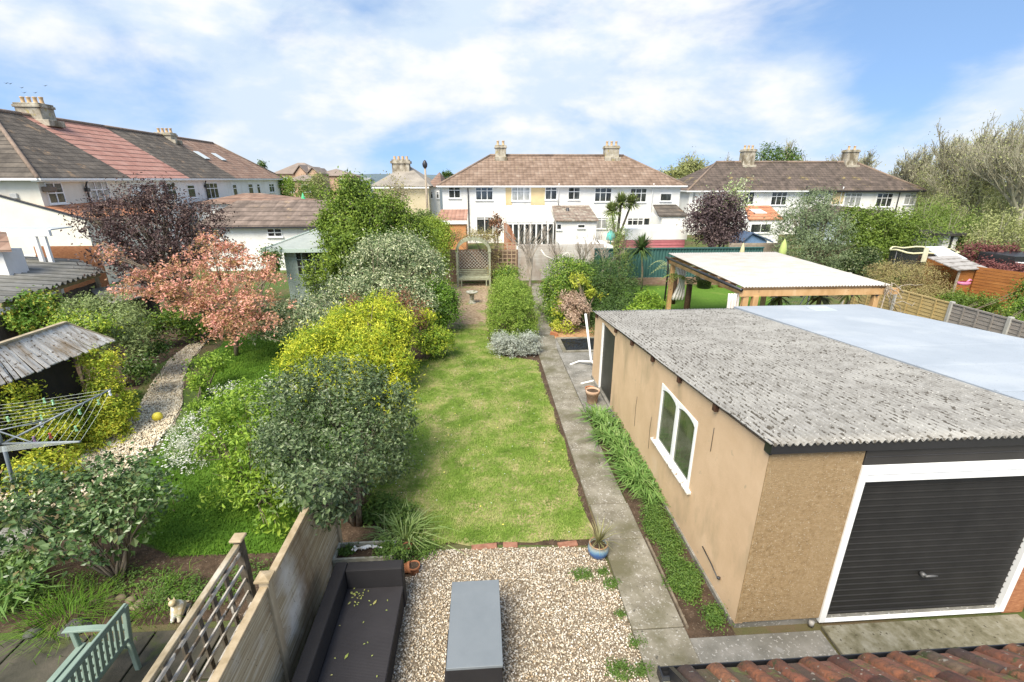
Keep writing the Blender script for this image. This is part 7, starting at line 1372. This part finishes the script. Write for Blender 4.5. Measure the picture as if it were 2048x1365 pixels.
# far right scrub and big bare trees
SC = leafmat('scrub_olive', [(.14, .16, .05), (.25, .27, .09), (.37, .40, .15), (.34, .29, .18)], trans=.2, nsc=.5)
scrub = [(1900, 470, 26, 75, 45, 'olive green scrub bush behind the trampoline'), (2000, 470, 24, 70, 45, 'tall olive scrub at the right edge above the red acer'), (1850, 440, 33, 60, 45, 'scrubby bush below the big bare tree'), (1930, 410, 38, 75, 55, 'brown green thicket at the foot of the tallest bare tree'), (2030, 400, 36, 60, 70, 'brown thicket at the far right edge'), (1880, 380, 46, 70, 50, 'far thicket at the right end of the right row'), (1970, 350, 52, 70, 55, 'twiggy far thicket beneath the tallest bare tree'), (2060, 330, 50, 60, 60, 'twiggy far thicket cut by the right edge')]
for i, (pxx, py_, y, rx_, rz_, l_) in enumerate(scrub):
    b_ = P(pxx, py_, Y=y); k = FW.dot(b_ - EYE) / FPX; h_ = b_.z + rz_ * k
    bs = [bl(pxx, py_, y, rx_ * .8, rz_), bl(pxx - rx_ * .5, py_ + rz_ * .3, y - .5, rx_ * .5, rz_ * .8), bl(pxx + rx_ * .5, py_ + rz_ * .2, y - .5, rx_ * .5, rz_ * .9), (b_.x, y, max(.8, b_.z * .4), rx_ * k * .9, rx_ * k * .6, max(.8, b_.z * .5))]
    pl(l_, 'scrub_bush', 'bush', (b_.x, y, 0), bs, 7500 if y < 40 else 6500, .10 + y * .0016, SC if i not in (0, 2) else YG, group='scrub at the right end', clump=.5, aspect=.25, inner=.25, jit=.28, stem=BTW2, r0=.06, nst=10)
big = [(1985, 38, 11.8, 'tallest bare tree on the right skyline', 1, .30), (1900, 42, 10.5, 'wide bare tree left of the tallest one', 2, .28), (2060, 34, 11.0, 'bare tree half cut by the right edge', 3, .3), (1820, 50, 9.3, 'bare tree at the right end of the right row roof', 4, .22), (1700, 62, 9.6, 'bare tree behind the right chimney of the right row', 5, .2), (1660, 64, 9.0, 'slender bare tree behind the right row ridge', 6, .18), (1575, 66, 9.8, 'bare tree behind the middle of the right row', 7, .2), (1385, 62, 8.2, 'bare tree between middle and right rows', 8, .2), (1410, 66, 8.6, 'second bare tree just left of the right row chimney', 9, .2), (1940, 58, 12.6, 'far bare tree between the two tallest', 10, .26), (1860, 62, 10.5, 'far bare tree left of the wide one', 11, .22)]
BUDS = leafmat('spring_buds', [(.22, .25, .09), (.32, .34, .14), (.42, .40, .22)], trans=.2)
BH = 1.2
for pxx, y, h, l_, sd_, r0_ in big:
    b_ = P(pxx, 400, Y=y); bare_tree('bare_tree', l_, (b_.x, y, 0), h * BH, .62, r0_, BTW2, 5, 4, sd_, BUDS, 1500, .09 + y * .0012, 'bare trees along the right skyline', trunk_f=.30, rmin=y * .00042)
b_ = P(1550, 400, Y=58); pl('dark green evergreen tops above the right row ridge', 'evergreen_tree', 'tree', (b_.x, 58, 0), [bl(1535, 312, 58, 24, 20), bl(1572, 316, 58, 26, 16), bl(1560, 335, 58, 50, 20)], 3600, .22, EVG, clump=.6)
b_ = P(1370, 360, Y=60); pl('olive hedge tree between middle row and right row', 'hedge_tree', 'tree', (b_.x, 60, 0), [bl(1380, 345, 60, 36, 22), bl(1340, 352, 62, 24, 12)], 3600, .25, SC, clump=.8, jit=.2)
# left distance
for pxx, py_, y, rx_, rz_, m_, l_ in [(525, 335, 90, 10, 10, EVG, 'small dark round tree on the left skyline'), (605, 385, 48, 40, 22, YG, 'blurred green shrubs behind the annexe roof'), (635, 372, 55, 20, 22, SC, 'olive tree left of the big domed evergreen'), (572, 372, 60, 16, 14, LIME, 'bright green far tree at the end of the left terrace'), (895, 350, 110, 12, 5, EVG, 'tiny dark far trees left of the middle row roof')]:
    b_ = P(pxx, py_, Y=y); pl(l_, 'far_tree', 'tree', (b_.x, y, 0), [bl(pxx, py_, y, rx_, rz_), (b_.x, y, max(1, b_.z * .5), rx_ * y / 1100, rx_ * y / 1100, max(1, b_.z * .45))], 2600, .08 + y * .002, m_, clump=.5)
b_ = P(785, 400, Y=44); bare_tree('bare_tree', 'thin bare tree in front of the cream sided house', (b_.x, 44, 0), 6.6, .5, .14, BTW, 4, 4, 21, leafmat('brown_buds', [(.26, .24, .10), (.36, .32, .15)], trans=.2), 1300, .16, trunk_f=.36)
b_ = P(835, 455, Y=33); pl('grey green shrubbery below the cream sided house', 'leafy_shrub', 'shrub', (b_.x, 33, 0), [bl(850, 440, 33, 24, 14), bl(870, 455, 31, 20, 12)], 1600, .15, PGR)
b_ = P(990, 445, Y=30); pl('orange green climber by the door of the left middle house', 'climber', 'climber', (b_.x, 30, 0), [bl(992, 445, 30, 12, 12), bl(997, 462, 30, 8, 12)], 700, .13, RDT)

# trampoline, playhouse and stores in the far right garden
t = thing('trampoline', 'round trampoline with sagging black net and pale padded rim', 'trampoline', (21, 22, 0)); ty = 21.5
L_, R_ = P(1797, 492, Y=ty), P(1900, 508, Y=ty); c = (L_ + R_) / 2; rx_ = (R_.x - L_.x) / 2; zt = 1.98; mb = MB(); nn = 32; vs = []
rim = [Vector((c.x + rx_ * math.cos(6.2832 * k / nn), ty + rx_ * .85 * math.sin(6.2832 * k / nn), zt - .14 * math.sin(6.2832 * k / nn * 3) ** 2 * .6)) for k in range(nn)]
for k in range(nn): vs += [rim[k], Vector((rim[k].x * 1 + .03, rim[k].y, .85))]
mb.add(vs, [(2 * k, 2 * ((k + 1) % nn), 2 * ((k + 1) % nn) + 1, 2 * k + 1) for k in range(nn)], True)
m, nt, N, L, b = nodes('black_netting'); b.inputs['Base Color'].default_value = (.02, .022, .022, 1); tp_ = N.new('ShaderNodeBsdfTransparent'); ms = N.new('ShaderNodeMixShader'); ms.inputs[0].default_value = .22; L.new(b.outputs[0], ms.inputs[1]); L.new(tp_.outputs[0], ms.inputs[2]); L.new(ms.outputs[0], N['Material Output'].inputs[0]); mb.build('net', m, t)
mb = MB(); mb.tube(rim + [rim[0]], .045, 8); mb.build('rim', plain('cream_pad', (.58, .55, .34), .7), t); mb = MB(); mb.lathe([(rx_ * .98, .80), (rx_ * 1.02, .83), (rx_ * .98, .87), (0, .84)], (c.x, ty, 0), 24, 1, .85); mb.build('mat', BLACK, t)
for k in range(0, nn, 8): mb = MB(); mb.tube([(rim[k].x, rim[k].y, 0), (rim[k].x, rim[k].y, zt)], .03, 6); mb.build('leg', IRON, t)
mb = MB(); q = P(1850, 505, Y=ty - rx_ * .85); mb.box(q.x - .12, q.x + .12, q.y - .06, q.y - .03, zt - .38, zt + .28); mb.build('pad', plain('cream_pad2', (.62, .60, .42), .7), t)
OW = mk('orange_stained_board', [(.3, (.22, .08, .022)), (.6, (.34, .135, .036)), (.8, (.42, .20, .07))], scale=2, stretch=(1, 1, 7), rough=.7, bmp=.5)
t = thing('playhouse', 'small orange timber playhouse with striped grey roof and open side', 'playhouse', (18, 17, 0)); py0_ = 17.6
a, b = P(1895, 535, Y=py0_), P(1945, 540, Y=py0_); zr_, ze_ = P(1935, 522, Y=py0_).z, P(1925, 540, Y=py0_).z
x0, x1 = P(1915, 560, Y=py0_).x, P(1948, 560, Y=py0_).x
mb = MB(); mb.box(x0, x1, py0_, py0_ + .04, 0, ze_ - .05); mb.box(x1 - .04, x1, py0_ + .04, py0_ + 1.3, 0, ze_ - .05); mb.box(x0, x1 - .04, py0_ + 1.26, py0_ + 1.3, 0, ze_ - .05); mb.build('wall', OW, t)
mb = MB(); mb.box(x0 - .06, x0, py0_ - .03, py0_ + .03, 0, ze_); mb.build('post', PALEBARK, t)
STRIPE = mk('grey_roof_strip', [(.35, (.20, .18, .16)), (.5, (.34, .32, .30))], scale=5, stretch=(1, 1, 1)); mb = MB()
for k in range(4): f0, f1 = k / 4, (k + .8) / 4; mb.prism([(x0 - .3, py0_ - .15 + 1.5 * f0, ze_ + .3 * f0), (x1 + .25, py0_ - .15 + 1.5 * f0, ze_ + .06 + .3 * f0), (x1 + .25, py0_ - .15 + 1.5 * f1, ze_ + .06 + .3 * f1), (x0 - .3, py0_ - .15 + 1.5 * f1, ze_ + .3 * f1)], (0, 0, .04))
mb.build('roof', STRIPE, t)
t = thing('orange_board_fence', 'bright orange horizontal board fence at the right edge', 'fence', (19, 17, 0)); a, b = P(1950, 552, Y=17.5), P(2120, 585, Y=15.2)
mb = MB(); d = b - a
for k in range(16):
    z0_ = k * .118; mb.prism([(a.x, a.y, z0_), (b.x, b.y, z0_), (b.x, b.y, z0_ + .105), (a.x, a.y, z0_ + .105)], (.02, .05 + .015 * (k % 2), 0))
mb.build('boards', OW, t)
t = thing('orange_store', 'orange timber store end with pale panel behind the trampoline', 'shed', (21, 19.5, 0)); a, b = P(1872, 560, Y=19.8), P(1905, 560, Y=19.8); z_ = P(1890, 520, Y=19.8).z; mb = MB(); mb.box(a.x, b.x, 19.8, 21, 0, z_); mb.build('wall', OW, t); mb = MB(); mb.prism([(a.x - .1, 19.7, z_), (b.x + .3, 19.7, z_), (b.x + .5, 21.2, z_ + .35), (a.x + .4, 21.2, z_ + .35)], (0, 0, .05)); mb.build('roof', plain('pale_sheet', (.62, .66, .66), .5), t)
t = thing('white_shed', 'white boarded shed showing between scrub behind the trampoline', 'shed', (24, 25, 0)); a, b = P(1884, 490, Y=25), P(1912, 490, Y=25); z_ = P(1890, 472, Y=25).z; mb = MB(); mb.box(a.x, b.x, 25, 27, 0, z_); mb.build('wall', WHITE, t); mb = MB(); x_ = (a.x * .45 + b.x * .55); mb.box(x_ - .06, x_ + .06, 24.95, 24.998, 0, z_); mb.build('dark_strip', IRON, t); mb = MB(); mb.box(a.x - .3, b.x + .8, 24.8, 27.2, z_, z_ + .12); mb.build('roof', plain('dark_felt', (.05, .045, .04), .9), t)
t = thing('black_store', 'dark black store with pale rail at the right edge', 'shed', (21, 18, 0)); a = P(2022, 540, Y=18.5); z_ = P(2030, 514, Y=18.5).z; mb = MB(); mb.box(a.x, a.x + 2, 18.5, 20, 0, z_); mb.build('wall', BLACK, t); mb = MB(); q = P(2030, 526, Y=18.4); mb.tube([(a.x, 18.42, q.z), (a.x + 2, 18.42, q.z - .1)], .03, 6); mb.build('rail', UPVC, t)
q = P(1928, 566, Y=16.8); mb = MB(); mb.lathe([(0, 0), (.16, .02), (.2, .12), (.15, .14)], (q.x, 16.8, q.z - .1), 12, 1.3, .8); mb.tube([(q.x + .1, 16.8, q.z), (q.x + .2, 16.8, q.z + .12), (q.x + .28, 16.8, q.z + .08)], .04, 6); tag(mb.build('toy', plain('pink_plastic', (.6, .18, .3), .4)), 'pink plastic ride-on toy on a ledge by the playhouse', 'toy')
for pxx, py_, l_ in ((1570, 490, 'folded yellow green parasol above the pergola roof'), (1487, 492, 'small folded cream parasol left of the green one')):
    q0, q1 = P(pxx, py_ - (12 if pxx > 1500 else 6), Y=21), P(pxx, py_ + (34 if pxx > 1500 else 20), Y=21); t = thing('parasol', l_, 'parasol', (q0.x, 21, 0)); mb = MB(); r_ = .17 if pxx > 1500 else .12
    mb.lathe([(.01, q0.z), (r_ * .6, q0.z - .2), (r_, q0.z - .5), (r_ * .8, q1.z), (.04, q1.z)], (q0.x, 21, 0), 10); mb.build('canopy', plain('parasol_lime' if pxx > 1500 else 'parasol_cream', (.42, .50, .16) if pxx > 1500 else (.58, .52, .3), .8), t); mb = MB(); mb.tube([(q0.x, 21, 0), (q0.x, 21, q1.z + .1)], .025, 6); mb.build('pole', UPVC, t)

# birds and last touches
for i, (bx_, by_) in enumerate([(12, 167), (20, 168), (43, 176), (48, 186), (70, 186), (90, 172)]):
    p = P(bx_, by_, Y=60); mb = MB(); s = .32; an = rng.uniform(-.6, .6); mb.add([p + Vector((-s, 0, .12)), p + Vector((-.05, .06, 0)), p + Vector((-.05, -.08, 0)), p + Vector((s, 0, .10)), p + Vector((.05, .06, 0)), p + Vector((.05, -.08, 0)), p + Vector((0, .14, .02)), p + Vector((0, -.16, -.02)), p + Vector((0, 0, -.05))], [(0, 1, 2), (3, 5, 4), (1, 6, 4, 8), (2, 8, 5, 7), (1, 8, 2), (4, 5, 8)])
    tag(mb.build('bird', BLACK), 'small dark bird flying in the sky over the left chimney', 'bird', 'birds flying over the left chimney')

# put every group's Empty at the foot of its own parts
bpy.context.view_layer.update()
for o in list(bpy.data.objects):
    if o.type == 'EMPTY' and o.parent is None and o.children and abs(o.rotation_euler.z) < 1e-6:
        lo = Vector((1e9,) * 3); hi = -lo
        for c in o.children_recursive:
            if c.type != 'MESH': continue
            for k in c.bound_box: w = c.matrix_world @ Vector(k); lo = Vector(map(min, lo, w)); hi = Vector(map(max, hi, w))
        n_ = Vector(((lo.x + hi.x) / 2, (lo.y + hi.y) / 2, lo.z)); d = n_ - o.location; o.location = n_
        for c in o.children: c.location = c.location - d
